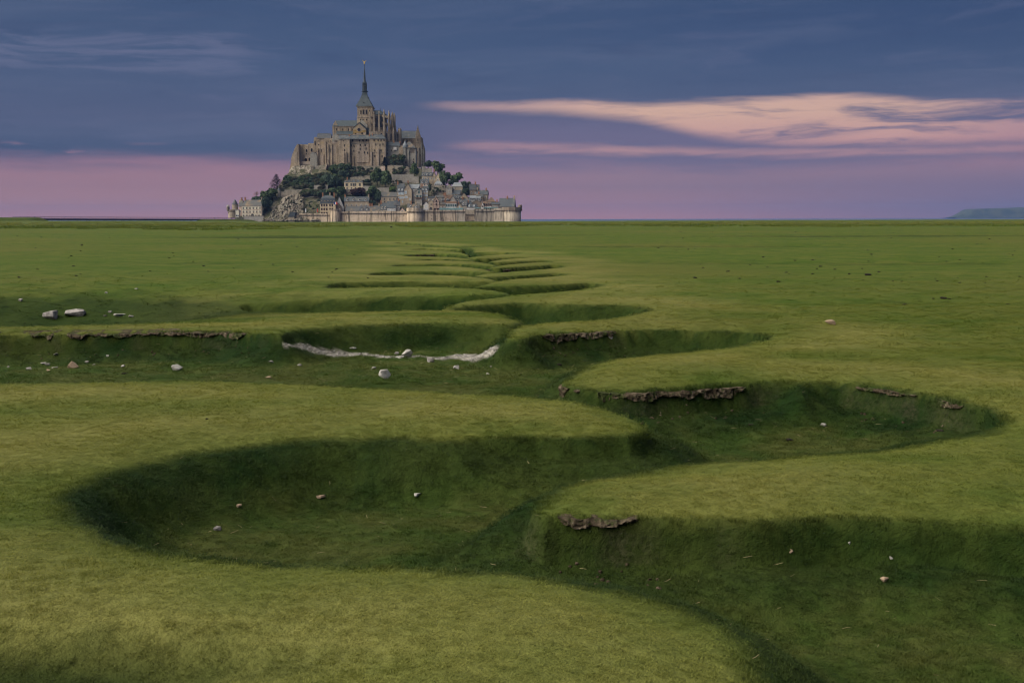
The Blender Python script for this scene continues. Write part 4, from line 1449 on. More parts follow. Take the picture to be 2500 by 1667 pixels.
# great hall with tall gable to the east --------------------------
mh = Thing('abbey_great_hall', 'steep slate roofed abbey hall with tall buttressed gable east of the choir', 'abbey building', 1005, 408, 1272)
mh.block('wall', 972, 1014, 338.2, 408, 1276, 18, AB)
mh.roof('roof', 972, 1017, 338.2, 320.5, 1276, 18, 'slate')
for i in range(11):
    mh.win(979.5 + i * 3.1, 345.5, 1.5, 9.0, 1276, True, 'window_void')
tu = mh.slab('corner_turret', [(1014.5, 408), (1014.5, 331), (1017, 318), (1019.6, 306.5), (1022, 318), (1026.5, 332), (1026.5, 408)], 1272, 5, AB)
mh.block('turret_band', 1014.2, 1026.8, 336.8, 337.6, 1271.7, 5.5, 'abbey_stone_pale', tu)
mh.block('turret_band', 1014.2, 1026.8, 347.0, 347.8, 1271.7, 5.5, 'abbey_stone_pale', tu)
mh.slab('east_gable', [(1026.4, 408), (1026.4, 334), (1029.2, 335.5), (1030, 347), (1032.5, 356), (1034.8, 366), (1035.2, 408)], 1273.5, 22, AB)
for px, t0 in ((1022.5, 362), (1028.6, 349), (1033, 366)):
    mh.block('buttress', px - 0.9, px + 0.9, t0, 419, 1270.5, 2.4, 'abbey_stone_grey')
mh.win(1020, 341.8, 1.6, 4, 1272, True, 'window_void', parent=tu)
for px, py in ((1019, 372), (1026, 380), (1024.5, 364), (1031, 375)):
    mh.win(px, py, 1.5, 5, 1272, True, 'window_void')

# abbot's lodgings: three bays
al = Thing('abbey_lodgings', 'long abbey lodgings with blue slate roof and many small windows', 'abbey building', 884, 408, 1236)
al.block('left_bay', 828, 853.6, 339.5, 419, 1235, 16, AB)
al.block('middle_bay', 853.7, 903.3, 339.5, 419, 1238, 13, AB)
al.block('right_bay', 903.4, 941.5, 339.0, 419, 1233.5, 17.5, AB)
al.block('pale_panel', 871, 900.5, 351.2, 397, 1237.4, 0.6, 'abbey_stone_pale')
al.block('corbel_course', 854, 903, 349.6, 351, 1237.2, 0.8, 'abbey_stone_grey')
al.roof('roof', 826.5, 905, 339.4, 330.2, 1234.6, 17, 'slate')
al.roof('roof', 902, 942.5, 338.9, 329.2, 1233.2, 18, 'slate', 3, 9)
for px in (839.5, 845.0, 856, 862):
    al.block('buttress', px - 1.0, px + 1.0, 372 if px < 850 else 380, 419, 1233.6 if px < 850 else 1236.4, 1.6, 'abbey_stone')
for px, t0 in ((906.2, 372), (923, 363), (939.5, 360)):
    al.block('buttress', px - 1.6, px + 1.6, t0, 419, 1232.2, 1.4, 'abbey_stone_pale')
al.block('string_course', 906, 939, 372.0, 372.7, 1233.1, 0.4, 'abbey_stone_grey')
for u, v, Y in ((130, 510, 1238), (320, 510, 1238), (425, 510, 1238), (520, 510, 1238), (745, 505, 1233.5), (860, 505, 1233.5), (945, 505, 1233.5), (1030, 505, 1233.5)):
    p = b2(u, v)
    al.win(p[0], p[1], 3.0, 4.6, Y)
for u, v, Y, a in ((90, 660, 1238, 0), (168, 675, 1238, 0), (350, 640, 1237.4, 0), (488, 640, 1237.4, 0), (345, 750, 1237.4, 0), (515, 745, 1237.4, 0), (165, 815, 1238, 0), (310, 855, 1237.4, 0),
                   (465, 855, 1237.4, 0), (795, 630, 1233.5, 1), (915, 635, 1233.5, 1), (1000, 615, 1233.5, 1), (765, 800, 1233.5, 0), (945, 795, 1233.5, 0), (765, 960, 1233.5, 0), (975, 960, 1233.5, 0), (555, 865, 1237.4, 0)):
    p = b2(u, v)
    al.win(p[0], p[1], 2.3, 5.6 if a else 4.8, Y, bool(a))
for u, v in ((1480, 840), (1480, 950)):
    p = (690 + u / 9.8, 270 + v / 9.8)
    al.win(p[0], p[1], 1.8, 5.5, 1235)
al.win(838.5, 344.5, 1.8, 2.4, 1235)
for px, py in ((852.5, 333), (901.5, 331.5), (909, 330.5)):
    al.block('chimney', px - 1.0, px + 1.0, py - 5.0, py + 4, 1240, 2.0, 'brick_chimney')

# western abbey buildings
wb = Thing('abbey_west_building', 'western abbey building with slate roof and great pointed blind arch', 'abbey building', 805, 408, 1240)
wb.block('wall', 773.6, 793.2, 337.6, 421, 1242, 16, AB)
wb.block('wall', 793.3, 827.9, 347.5, 421, 1239, 16, AB)
wb.block('upper_wall', 793.3, 811, 337.6, 347.6, 1241, 12, AB)
wb.roof('roof', 773, 808, 337.6, 326.4, 1241.6, 14, 'slate_dark', 2.5, 0)
wb.slab('gable', [(810.8, 348), (810.8, 333), (819.5, 326), (827.8, 336), (827.8, 348)], 1240.5, 8, 'abbey_stone_grey')
for u in (1545, 1600):
    p = a1(u, 590)
    wb.win(p[0], p[1], 3.0, 4.2, 1240.5, True, 'window_void')
wb.block('terrace_parapet', 811, 827, 347.0, 349.2, 1238.6, 0.4, 'abbey_stone_pale')
p = a1(1510, 860)
wb.win(p[0], p[1], 8.5, 21, 1239, True, 'abbey_stone_pale', 'abbey_stone', name='blind_arch')
p = a1(1390, 890)
wb.win(p[0], p[1], 2.0, 9.5, 1239, False, 'window_void')
for u, v, w, h in ((1300, 745, 1.8, 4), (1300, 870, 1.6, 2.4), (1020, 700, 2.4, 3.4), (1025, 590, 2.4, 2.4), (1020, 910, 2.0, 5.5), (1105, 890, 1.8, 6), (1150, 1035, 2.0, 2.6), (1405, 590, 1.5, 3)):
    p = a1(u, v)
    wb.win(p[0], p[1], w, h, 1242 if p[0] < 793 else (1239 if p[1] > 348 else 1241))
for px, t0, w in ((775.5, 362, 1.1), (786.5, 378, 3.4), (794.3, 338, 1.0), (801, 352, 1.0), (809.3, 352, 1.0), (823, 356, 1.0), (827, 345, 1.1)):
    Yb_ = 1240.4 if px < 792 else 1237.8
    wb.block('buttress', px - w, px + w, t0, 421, Yb_, 1.7, 'abbey_stone_pale' if w > 3 else AB)
wb.block('string_course', 774, 793, 363.2, 363.9, 1241.7, 0.3, 'abbey_stone_grey')
wb.slab('stair_block', [(765.8, 372), (765.8, 341), (767.5, 335.2), (773.4, 335.2), (773.4, 372)], 1243, 7, 'abbey_stone')
p = a1(908, 650)
wb.win(p[0], p[1], 2.6, 11, 1243, False, 'window_void')
# hoist ramp
wb.slab('hoist_ramp', [(802.2, 383), (804.2, 383), (793.5, 421), (784.5, 441), (782.0, 441), (791, 420)], 1231, 3, 'abbey_stone_pale')
wb.slab('talus_wall', [(772, 406), (799, 401), (791.6, 421), (786, 432), (760, 432)], 1233, 6, 'terrace_stone')

# ruined terrace at the west end
te = Thing('abbey_west_terrace', 'ruined western abbey terrace with dark arches and leaning buttress', 'abbey building', 745, 405, 1238)
te.block('wall', 729.3, 753, 352.9, 419, 1243, 12, AB)
te.block('wall', 753.1, 767, 350.2, 419, 1243.5, 12, AB)
te.slab('leaning_buttress', [(729.2, 352.2), (725, 352.4), (720.5, 360.5), (714, 376.5), (711.4, 386), (710, 400), (707, 413), (704, 430), (735, 430), (730.5, 394), (729.2, 375)], 1236, 9, AB)
te.block('pale_quoin', 720.2, 725, 371.5, 394, 1235.7, 0.5, 'abbey_stone_pale')
te.block('quoin_band', 720, 725.2, 385.8, 387.6, 1235.5, 0.2, AB)
for u, v, w, h in ((635, 890, 3.4, 6.8), (795, 870, 4.0, 8.0), (610, 1180, 6.4, 7.0), (735, 1170, 5.4, 7.8), (625, 990, 2.0, 3.6), (795, 985, 2.2, 3.0), (490, 810, 1.6, 2.2)):
    p = a1(u, v)
    te.win(p[0], p[1], w, h, 1242.2 if (p[1] > 385) else 1243, True, 'window_void', 'abbey_stone_gold' if p[1] > 385 else 'abbey_stone_pale', name='arch_opening')
te.block('arcade_wall', 743, 761.5, 379, 394.4, 1242.3, 0.75, 'abbey_stone_pale')
te.block('balcony', 731, 757, 394.2, 402, 1239.5, 3.4, 'abbey_stone_pale')
for i in range(7):
    te.block('corbel', 732.4 + i * 3.9, 734.0 + i * 3.9, 402.05, 406, 1240, 2.6, AB)
te.slab('round_bastion', [(757, 419), (757, 376), (762, 371.5), (770, 373.5), (774.5, 381), (775, 419)], 1239, 4, 'abbey_stone_grey')
te.block('pilaster', 729.5, 731.2, 354, 394, 1241.6, 1.3, 'rampart_dark')
te.block('pilaster', 740.8, 742.4, 378, 394, 1241.6, 1.3, 'rampart_dark')

# gatehouse group on the east side
gh = Thing('abbey_gatehouse', 'abbey gatehouse with pale blue pointed turret and brown hipped roof', 'abbey building', 985, 408, 1238)
gh.block('grey_wall', 942.2, 975.5, 356.6, 419, 1240, 14, 'abbey_stone_grey')
gh.roof('slate_roof', 941.8, 976, 356.6, 347.2, 1239.6, 13, 'slate')
gh.block('recess_wall', 975.6, 984, 356, 419, 1241, 12, AB)
gh.block('hall_wall', 994.6, 1015.2, 361.2, 419, 1239, 14, 'abbey_stone_grey')
gh.roof('brown_roof', 988.5, 1016, 361.2, 346.8, 1238.6, 14.5, 'slate_lichen', 7, 14)
m = gh.mb()
c = PT(989, 361, 1240)
kz = lambda py: PT(989, py, 1240).z
m.lathe(c.x, 1240.5, [(5.4 * 0.415, kz(419)), (5.4 * 0.415, kz(361))], 14)
tb = m.build('turret_body', 'abbey_stone_grey', gh.root)
m = gh.mb()
m.lathe(c.x, 1240.5, [(5.5 * 0.415, kz(361.5)), (6.3 * 0.415, kz(360)), (6.3 * 0.415, kz(354.6))], 14)
m.build('turret_parapet', 'slate_pale', gh.root)
m = gh.mb()
m.lathe(c.x, 1240.5, [(6.0 * 0.415, kz(354.7)), (3.2 * 0.415, kz(350)), (0.9 * 0.415, kz(345)), (0.05, kz(341))], 14)
m.build('turret_roof', 'slate_pale', gh.root)
gh.block('second_turret', 975, 983.4, 360.5, 419, 1238.6, 3, AB)
for u, v in ((1140, 790), (1240, 795), (1128, 885)):
    p = b2(u, v)
    gh.win(p[0], p[1], 1.6, 4.2, 1240)
p = b2(1350, 760)
gh.block('white_gable', p[0] - 4, p[0] + 3.5, p[1] - 5, p[1] + 2, 1238.8, 1.0, 'white_render')
for u in range(6):
    p = b2(1790 + u * 26, 800)
    gh.win(p[0], p[1], 1.2, 11, 1239, False, 'glass_dark', 'abbey_stone_pale')
for u, v, w, h in ((1878, 1050, 2.2, 3.2), (1878, 1140, 2.6, 5.5), (1660, 1140, 2.4, 4.5)):
    p = b2(u, v)
    gh.win(p[0], p[1], w, h, 1239 if u > 1700 else 1238.1, True, 'window_void')
for px in (997, 1013.6):
    gh.block('buttress', px - 1.2, px + 1.2, 366, 419, 1237.6, 1.3, 'abbey_stone_grey')
for px, py in ((961.5, 351), (975.8, 352)):
    gh.block('chimney', px - 1.6, px + 1.6, py - 7, py + 4, 1245, 2.0, 'brick_chimney')
# ------------------------------------------------------------------ ramparts
RAMP = 'ramparts around the foot of the island'


def rampart(label, px0, px1, pyt, band, pyb, Y0, Y1, mat='rampart_stone', par='rampart_stone', batter=1.5, loop=()):
    """wall with battered foot, corbelled parapet band and a row of corbels; ends at depths Y0 and Y1"""
    T = Thing('rampart_wall', label, 'rampart', (px0 + px1) / 2, pyb, (Y0 + Y1) / 2, RAMP)
    a0, a1_ = PT(px0, pyb, Y0), PT(px1, pyb, Y1)
    t0, t1 = PT(px0, band, Y0), PT(px1, band, Y1)
    th = 4.0
    m = T.mb()
    f = Vector((0, -batter, 0))
    m.add([a0 + f, a1_ + f, t1, t0, a0 + Vector((0, th, 0)), a1_ + Vector((0, th, 0)), t1 + Vector((0, th, 0)), t0 + Vector((0, th, 0))],
          [(0, 1, 2, 3), (5, 4, 7, 6), (1, 5, 6, 2), (4, 0, 3, 7), (3, 2, 6, 7), (0, 4, 5, 1)])
    w = m.build('wall', mat, T.root)
    p0, p1 = PT(px0, pyt, Y0), PT(px1, pyt, Y1)
    m = T.mb()
    q = Vector((0, -0.75, 0))
    th2 = Vector((0, 1.1, 0))
    zz = Vector((0, 0, 0.02))
    m.add([t0 + q + zz, t1 + q + zz, p1 + q, p0 + q, t0 + th2 + zz, t1 + th2 + zz, p1 + th2, p0 + th2], [(0, 1, 2, 3), (5, 4, 7, 6), (1, 5, 6, 2), (4, 0, 3, 7), (3, 2, 6, 7), (0, 4, 5, 1)])
    m.build('parapet', par, T.root)
    n = max(3, int((t1 - t0).length / 1.5))
    m = T.mb()
    for i in range(n):
        c = t0.lerp(t1, (i + 0.5) / n)
        m.box(c.x - 0.3, c.x + 0.3, c.y - 0.7, c.y - 0.02, c.z - 0.95, c.z)
    m.build('corbel_course', 'rampart_dark', T.root)['kind'] = 'stuff'
    for (px, py) in loop:
        fr = (px - px0) / (px1 - px0)
        Y = Y0 + (Y1 - Y0) * fr
        c = PT(px, py, Y - batter * (py - band) / (pyb - band) - 0.05)
        link_mesh('loophole', window_mesh(0.5, 0.9, False, 'window_void', 'rampart_stone'), T.root, c - T.root.location)
    return T


def rtower(label, px, rpx, pyt, band, pyb, Y, mat='rampart_stone', par='rampart_stone', n=18, corb=True):
    k = Y / 2985.0
    T = Thing('rampart_tower', label, 'tower', px, pyb, Y, RAMP)
    c = PT(px, pyb, Y)
    z = lambda py: PT(px, py, Y).z
    r = rpx * k
    m = T.mb()
    m.lathe(c.x, Y + r, [(r * 1.06, z(pyb)), (r, z(pyb - 8)), (r * 0.985, z(band))], n)
    m.build('tower_wall', mat, T.root, True)
    m = T.mb()
    m.lathe(c.x, Y + r, [(r * 1.07, z(band) + 0.02), (r * 1.07, z(pyt)), (r * 0.85, z(pyt)), (r * 0.85, z(pyt) - 1.0)], n)
    m.build('parapet', par, T.root)
    if corb:
        m = T.mb()
        for i in range(n * 2):
            a = 2 * math.pi * i / (n * 2)
            x, y = c.x + r * 1.02 * math.cos(a), Y + r + r * 1.02 * math.sin(a)
            m.box(x - 0.3, x + 0.3, y - 0.3, y + 0.3, z(band) - 1.0, z(band))
        m.build('corbel_course', 'rampart_dark', T.root)['kind'] = 'stuff'
    return T


PYB = 549
x3 = lambda u: 780 + u / 8.711
x4 = lambda u: 1030 + u / 8.711
yv = lambda v: 380 + v / 8.711
rampart('low pale rampart between the gate hut and the round corner tower', 540 + 1660 / 8.711, x3(215), yv(1232), yv(1262), PYB, 1154, 1151, batter=0.8)
rtower('plain round rampart tower below the cream house', x3(316), 11.7, yv(1140), yv(1162), PYB, 1146, corb=False)
rampart('short recessed rampart right of the plain round tower', x3(416), x3(570), yv(1190), yv(1228), PYB, 1154, 1153, 'rampart_stone', batter=0.8)
rampart('long pale rampart streaked with dark run-off', x3(570), x3(1862), yv(1183), yv(1226), PYB, 1150, 1146, loop=[(x3(1790), yv(1275))])
rtower('big projecting half-round rampart tower with thick corbelled top', x3(2020), 19.0, yv(1112), yv(1192), PYB, 1137)
rampart('rampart with square loopholes right of the big half-round tower', x3(2180), x4(742), yv(1157), yv(1192), PYB, 1144, 1148, 'rampart_stone', loop=[(x4(208), yv(1275)), (x4(205), yv(1345)), (x4(300), yv(1290)), (x4(110), yv(1270)), (x4(425), yv(1335)), (x4(510), yv(1330)), (x4(320), yv(1340))])
rampart('rampart bay beside the vertical joint, before the ruined breach', x4(742), x4(922), yv(1154), yv(1190), PYB, 1148, 1149, 'rampart_stone_grey', batter=1.0)
rampart('low recessed rampart with patched breach and small openings', x4(922), x4(1120), yv(1150), yv(1255), PYB, 1156, 1157, 'rampart_stone', 'rampart_stone_grey', 0.8, [(x4(965), yv(1330))])
rampart('grey rampart with level parapet below the timbered inn', x4(1118), x4(1535), yv(1135), yv(1182), PYB, 1151, 1154, 'rampart_stone_grey', 'rampart_stone_grey')
rampart('grey rampart climbing towards the slate roofed corner keep', x4(1535), x4(1735), yv(1120), yv(1165), PYB, 1154, 1152, 'rampart_stone_grey', 'rampart_stone_grey')
T = rtower('broad grey corner bastion at the eastern end of the ramparts', x4(1918), 22.0, yv(1095), yv(1168), PYB, 1146, 'rampart_stone_grey', 'house_stone_brown', 10)
m = T.mb()
c = PT(x4(2088), yv(1150), 1160)
m.lathe(c.x, 1160, [(1.9, PT(1269, yv(1172), 1160).z), (1.9, PT(1269, yv(1060), 1160).z), (1.2, PT(1269, yv(1046), 1160).z)], 8)
m.build('watch_box', 'house_stone_brown', T.root)
#@@VILLAGE
# ------------------------------------------------------------------ village houses
def house(reg, u0, u1, vb, ve, vr, label, wall='house_stone', roof='slate', kind='side', depth=8.0, yaw=0.0, Y=None, wins=(), chim=(), dorm=0,
          name='house', cat='house', frame='white_paint', pane='glass_dark', timber=False, base=4.0, door=None, hipin=0.28, dy=0.0, ov=0.35):
    (px0, pyb), (px1, pye), (_, pyr) = reg(u0, vb), reg(u1, ve), reg(u0, vr)
    Y = (Yd(pyb) if Y is None else Y) + dy
    k = Y / 2985.0
    W, He, Hr = (px1 - px0) * k, (pyb - pye) * k, (pyb - pyr) * k
    root = empty(name, PT((px0 + px1) / 2, pyb, Y), yaw, label, cat, None, 'thing')
    h, D = W / 2, depth
    m = MB()
    if kind == 'side':
        m.box(-h, h, 0, D, -base, He)
        for x in (-h, h):
            m.extrude([(x, 0.02, He), (x, D - 0.02, He), (x, D / 2, Hr - 0.15)], (0.3 if x < 0 else -0.3, 0, 0))
    elif kind == 'gable':
        m.extrude([(-h, 0, -base), (h, 0, -base), (h, 0, He), (0, 0, Hr - 0.15), (-h, 0, He)], (0, D, 0))
    else:
        m.box(-h, h, 0, D, -base, He)
    m.build('wall', wall, root)
    m = MB()
    th = 0.28
    if kind == 'side':
        for s in (0, 1):
            ye = -ov if s == 0 else D + ov
            zs = He - (Hr - He) * ov / (D / 2)
            a = [(-h - ov, ye, zs), (-h - ov, D / 2, Hr), (-h - ov, D / 2, Hr + th), (-h - ov, ye, zs + th)]
            m.extrude(a, (2 * h + 2 * ov, 0, 0))
    elif kind == 'gable':
        for s in (-1, 1):
            zs = He - (Hr - He) * ov / h
            a = [(s * (h + ov), -ov, zs), (0, -ov, Hr), (0, -ov, Hr + th), (s * (h + ov), -ov, zs + th)]
            m.extrude(a, (0, D + 2 * ov, 0))
    elif kind in ('hip', 'mansard'):
        o_ = ov
        hi = W * hipin
        if kind == 'mansard':
            zm = He + (Hr - He) * 0.68
            m.add([(-h - o_, -o_, He), (h + o_, -o_, He), (h + o_, D + o_, He), (-h - o_, D + o_, He), (-h + 0.7, 1.0, zm), (h - 0.7, 1.0, zm), (h - 0.7, D - 1.0, zm), (-h + 0.7, D - 1.0, zm),
                   (-h + hi, D / 2, Hr), (h - hi, D / 2, Hr)],
                  [(0, 1, 5, 4), (1, 2, 6, 5), (2, 3, 7, 6), (3, 0, 4, 7), (4, 5, 9, 8), (6, 7, 8, 9), (5, 6, 9), (7, 4, 8), (3, 2, 1, 0)])
        else:
            m.add([(-h - o_, -o_, He), (h + o_, -o_, He), (h + o_, D + o_, He), (-h - o_, D + o_, He), (-h + hi, D / 2, Hr), (h - hi, D / 2, Hr)],
                  [(0, 1, 5, 4), (2, 3, 4, 5), (1, 2, 5), (3, 0, 4), (3, 2, 1, 0)])
    elif kind == 'flat':
        m.box(-h - ov, h + ov, -ov, D + ov, He + 0.002, max(Hr, He + 0.4))
    ro = m.build('roof', roof, root)
    for wv in wins:
        if wv[0] == 'row':
            _, n, fz, ww, hh = wv[:5]
            lo, hi_ = (wv[5], wv[6]) if len(wv) > 5 else (0.0, 1.0)
            lst = [(lo + (hi_ - lo) * (i + 0.5) / n, fz, ww, hh) for i in range(n)]
        else:
            lst = [wv]
        for w_ in lst:
            fx, fz, ww, hh = w_[:4]
            ar = len(w_) > 4 and w_[4] == 'arch'
            link_mesh('window', window_mesh(ww, hh, ar, pane, frame), root, (-h + fx * W, 0, fz * He))
    if door is not None:
        m = MB()
        m.box(-h + door * W - 0.6, -h + door * W + 0.6, -0.12, 0.02, 0, 2.2)
        m.build('door', 'timber', root)
    for i, cx in enumerate(chim):
        m = MB()
        x = -h + cx * W
        yc = D / 2
        zt_ = Hr if kind in ('side', 'hip', 'mansard') else He + (Hr - He) * (1 - abs(x) / h)
        m.box(x - 0.6, x + 0.6, yc - 0.8, yc + 0.8, zt_ - 2.5, zt_ + 1.9)
        m.box(x - 0.75, x + 0.75, yc - 0.95, yc + 0.95, zt_ + 1.901, zt_ + 2.1)
        c = m.build('chimney', 'house_stone' if i % 2 else 'brick_chimney', root)
        for s in (-0.3, 0.3):
            m = MB()
            m.lathe(x + s, yc, [(0.16, zt_ + 2.1), (0.13, zt_ + 2.7)], 6)
            m.build('chimney_pot', 'brick_chimney', c)
    for i in range(dorm):
        x = -h + W * (i + 0.5) / dorm
        z0 = He + (Hr - He) * (0.12 if kind != 'mansard' else 0.10)
        m = MB()
        w2, hh = min(0.85, W / dorm * 0.3), min(1.5, (Hr - He) * 0.5)
        run = (D / 2 if kind != 'mansard' else 2.2)
        m.extrude([(x - w2, 0.25, z0), (x + w2, 0.25, z0), (x + w2, 0.25, z0 + hh), (x, 0.25, z0 + hh + w2), (x - w2, 0.25, z0 + hh)], (0, run, 0))
        d = m.build('dormer', wall if wall != 'house_stone_grey' else 'white_render', root)
        m = MB()
        for s in (-1, 1):
            m.extrude([(x + s * (w2 + 0.2), 0.05, z0 + hh - 0.15), (x, 0.05, z0 + hh + w2 + 0.05), (x, 0.05, z0 + hh + w2 + 0.22), (x + s * (w2 + 0.2), 0.05, z0 + hh + 0.02)], (0, run, 0))
        m.build('dormer_roof', roof, d)
        link_mesh('dormer_window', window_mesh(round(w2 * 1.2, 1), round(hh * 0.8, 1), False, pane, frame), d, (x, 0.25, z0 + hh * 0.5))
    if timber:
        m = MB()
        ys = (-0.10, -0.003)
        for fz in (0.02, 0.33, 0.66, 0.98):
            m.box(-h, h, ys[0], ys[1], He * fz - 0.12, He * fz + 0.12)
        for fx in (0.02, 0.25, 0.5, 0.75, 0.98):
            m.box(-h + fx * W - 0.1, -h + fx * W + 0.1, ys[0] - 0.01, ys[1] - 0.001, 0.13, He - 0.1)
        if kind == 'gable':
            for s in (-1, 1):
                m.extrude([(s * h * 0.95, ys[0], He), (s * h * 0.95, ys[0], He + 0.25), (0, ys[0], Hr - 0.3), (0, ys[0], Hr - 0.6)], (0, 0.09, 0))
        m.build('timber_frame', 'timber', root)
    return root


def box_part(root, name, x0, x1, y0, y1, z0, z1, mat):
    m = MB()
    m.box(x0, x1, y0, y1, z0, z1)
    return m.build(name, mat, root)


# lower row along the ramparts, west to east
hc = house(r3, 22, 342, 1285, 1025, 850, 'tall cream house with mansard roof and flag behind the western rampart', 'cream_render', 'slate', 'mansard', 11, 0.10, chim=(0.16, 0.62, 0.9), dorm=5, frame='timber',
           wins=[('row', 3, 0.86, 1.0, 1.9, 0.02, 0.5), ('row', 3, 0.55, 1.0, 1.9, 0.02, 0.5), ('row', 3, 0.22, 1.0, 2.0, 0.02, 0.5), ('row', 2, 0.86, 0.9, 1.9, 0.56, 0.86), ('row', 2, 0.55, 0.9, 1.9, 0.56, 0.86)])
house(r3, 335, 515, 1215, 1085, 880, 'pale plastered gable end rising beside the tall cream house', 'white_render', 'slate', 'gable', 9, dy=4, wins=[(0.4, 1.1, 0.6, 0.9)])
house(r3, 330, 470, 1240, 1095, 1008, 'small brown stone gable house just behind the plain round tower', 'house_stone_brown', 'slate_dark', 'gable', 8, 0.15, wins=[(0.3, 0.6, 0.7, 1.2), (0.7, 0.6, 0.7, 1.2)])
house(r3, 530, 1045, 1110, 972, 882, 'long stone house with slate roof and four gabled dormers', 'house_stone', 'slate', 'side', 9, wins=[('row', 5, 0.35, 0.9, 1.5)], dorm=4, chim=(0.02, 0.98))
house(r3, 560, 842, 1225, 1178, 1088, 'low house under a broad weathered brown roof beside the rampart walk', 'house_stone_brown', 'slate_lichen', 'side', 8, wins=[('row', 3, 0.5, 0.8, 1.0)])
house(r3, 850, 1072, 1225, 1175, 1072, 'low house with dark roof and one small white dormer', 'house_stone_brown', 'slate_dark', 'side', 8, dorm=2, chim=(0.96,), wins=[('row', 2, 0.5, 0.8, 1.0)])
house(r3, 1088, 1280, 1228, 1182, 1070, 'low house with plain dark brown roof between two chimneys', 'house_stone_brown', 'slate_lichen', 'side', 8, chim=(0.12, 0.9), wins=[('row', 2, 0.5, 0.8, 1.0)])
house(r3, 1300, 1432, 1225, 1150, 1012, 'small house with blue slate roof and two cream dormers', 'cream_render', 'slate', 'side', 8, dorm=2, chim=(0.03,), wins=[('row', 2, 0.5, 0.8, 1.1)])
house(r3, 1440, 1622, 1228, 1112, 978, 'house with tall grey roof over a white shop front', 'white_render', 'slate', 'side', 9, wins=[('row', 3, 0.62, 1.0, 1.3)], pane='glass_blue')
house(r3, 1600, 1712, 1200, 1060, 962, 'narrow grey house behind the white shop front', 'house_stone_grey', 'slate_dark', 'side', 8, 0.15, chim=(0.8,), wins=[('row', 2, 0.6, 0.7, 1.1)])
house(r3, 1698, 1822, 1230, 1178, 1110, 'tiny peach gabled house left of the big rampart tower', 'pink_render', 'slate_dark', 'gable', 7, wins=[(0.5, 0.95, 0.9, 1.2, 'arch')])
house(r3, 1870, 2120, 1215, 1120, 1030, 'low roof with brick chimney directly above the big rampart tower', 'house_stone_grey', 'slate_lichen', 'side', 8, chim=(0.3, 0.7), dorm=2)
house(r4, 36, 142, 1185, 1040, 982, 'white gabled house with blue shop window behind the rampart', 'white_render', 'slate', 'gable', 8, wins=[(0.5, 0.72, 0.9, 1.8), ('row', 2, 0.22, 1.4, 1.6)], pane='glass_blue')
house(r4, 142, 242, 1185, 980, 938, 'stone house with one round-arched ground floor opening', 'house_stone', 'slate_pale', 'gable', 8, wins=[(0.5, 0.25, 2.6, 2.8, 'arch'), (0.55, 0.7, 0.8, 1.2)], frame='house_stone_grey')
ht = house(r4, 245, 372, 1190, 985, 880, 'tall pink half-timbered gable house with steep brown roof', 'pink_render', 'tile_brown', 'gable', 10, 0.12, timber=True, frame='timber', wins=[(0.5, 1.08, 0.9, 1.6), (0.5, 0.72, 0.9, 1.7), ('row', 2, 0.2, 1.6, 1.8)])
house(r4, 372, 505, 1190, 1040, 1000, 'low dark stone house between the pink timbered gable and the white inn', 'house_stone_brown', 'slate_lichen', 'side', 8, chim=(0.9,), wins=[('row', 2, 0.6, 0.8, 1.2)])
hi_ = house(r4, 508, 736, 1190, 1015, 985, 'white inn with teal glazed ground floor and orange roof edge', 'white_render', 'tile_brown', 'side', 9, wins=[('row', 5, 0.72, 1.1, 2.0)], frame='teal_paint')
house(r4, 742, 862, 1190, 1085, 1010, 'stone gable house with white ground floor beside the white inn', 'house_stone', 'slate', 'gable', 9, chim=(0.3,), wins=[(0.5, 0.9, 0.8, 1.4), ('row', 2, 0.35, 1.2, 1.6)], pane='glass_blue')
house(r4, 860, 960, 1190, 1060, 960, 'narrow dark slate house with two attic dormers', 'house_stone_grey', 'slate_dark', 'side', 8, dorm=2, wins=[('row', 2, 0.35, 0.9, 1.4)])
house(r4, 960, 1155, 1190, 1100, 1002, 'house with broad grey slate roof and lit ground floor windows', 'white_render', 'slate', 'side', 9, dorm=2, wins=[('row', 4, 0.35, 1.1, 1.5)], pane='glass_blue', chim=(0.1,))
house(r4, 1060, 1262, 1190, 1020, 942, 'big brown stone gable facing the sea wall', 'house_stone_brown', 'slate_lichen', 'gable', 10, dy=3, wins=[(0.6, 0.6, 0.8, 1.3)])
hn = house(r4, 1262, 1482, 1180, 1068, 978, 'timbered inn with brown roof, row of white dormers and dark balcony', 'white_render', 'tile_brown', 'side', 9, dorm=5, timber=True, frame='timber', wins=[('row', 5, 0.5, 0.9, 1.6)])
house(r4, 1264, 1312, 1180, 1060, 972, 'narrow white pointed gable at the corner of the timbered inn', 'white_render', 'slate_pale', 'gable', 2.5, dy=-1.6, frame='timber', wins=[(0.5, 0.8, 0.6, 1.2)])
house(r4, 1392, 1560, 1130, 985, 890, 'pavilion with brown pyramid roof above the timbered inn', 'house_stone_grey', 'tile_brown', 'hip', 9, hipin=0.42, wins=[('row', 3, 0.75, 1.0, 1.5)])
hs = house(r4, 1482, 1632, 1180, 1040, 990, 'small dark fronted shop house with yellow sign', 'house_stone_brown', 'slate', 'side', 8, wins=[('row', 3, 0.72, 0.8, 1.2)], chim=(0.75,))
house(r4, 1640, 1958, 1170, 1085, 912, 'stone keep with huge steep slate roof at the eastern bastion', 'house_stone_brown', 'slate', 'side', 13, -0.12, Y=1164, chim=(0.5, 0.97), wins=[('row', 2, 0.5, 0.8, 1.2)])
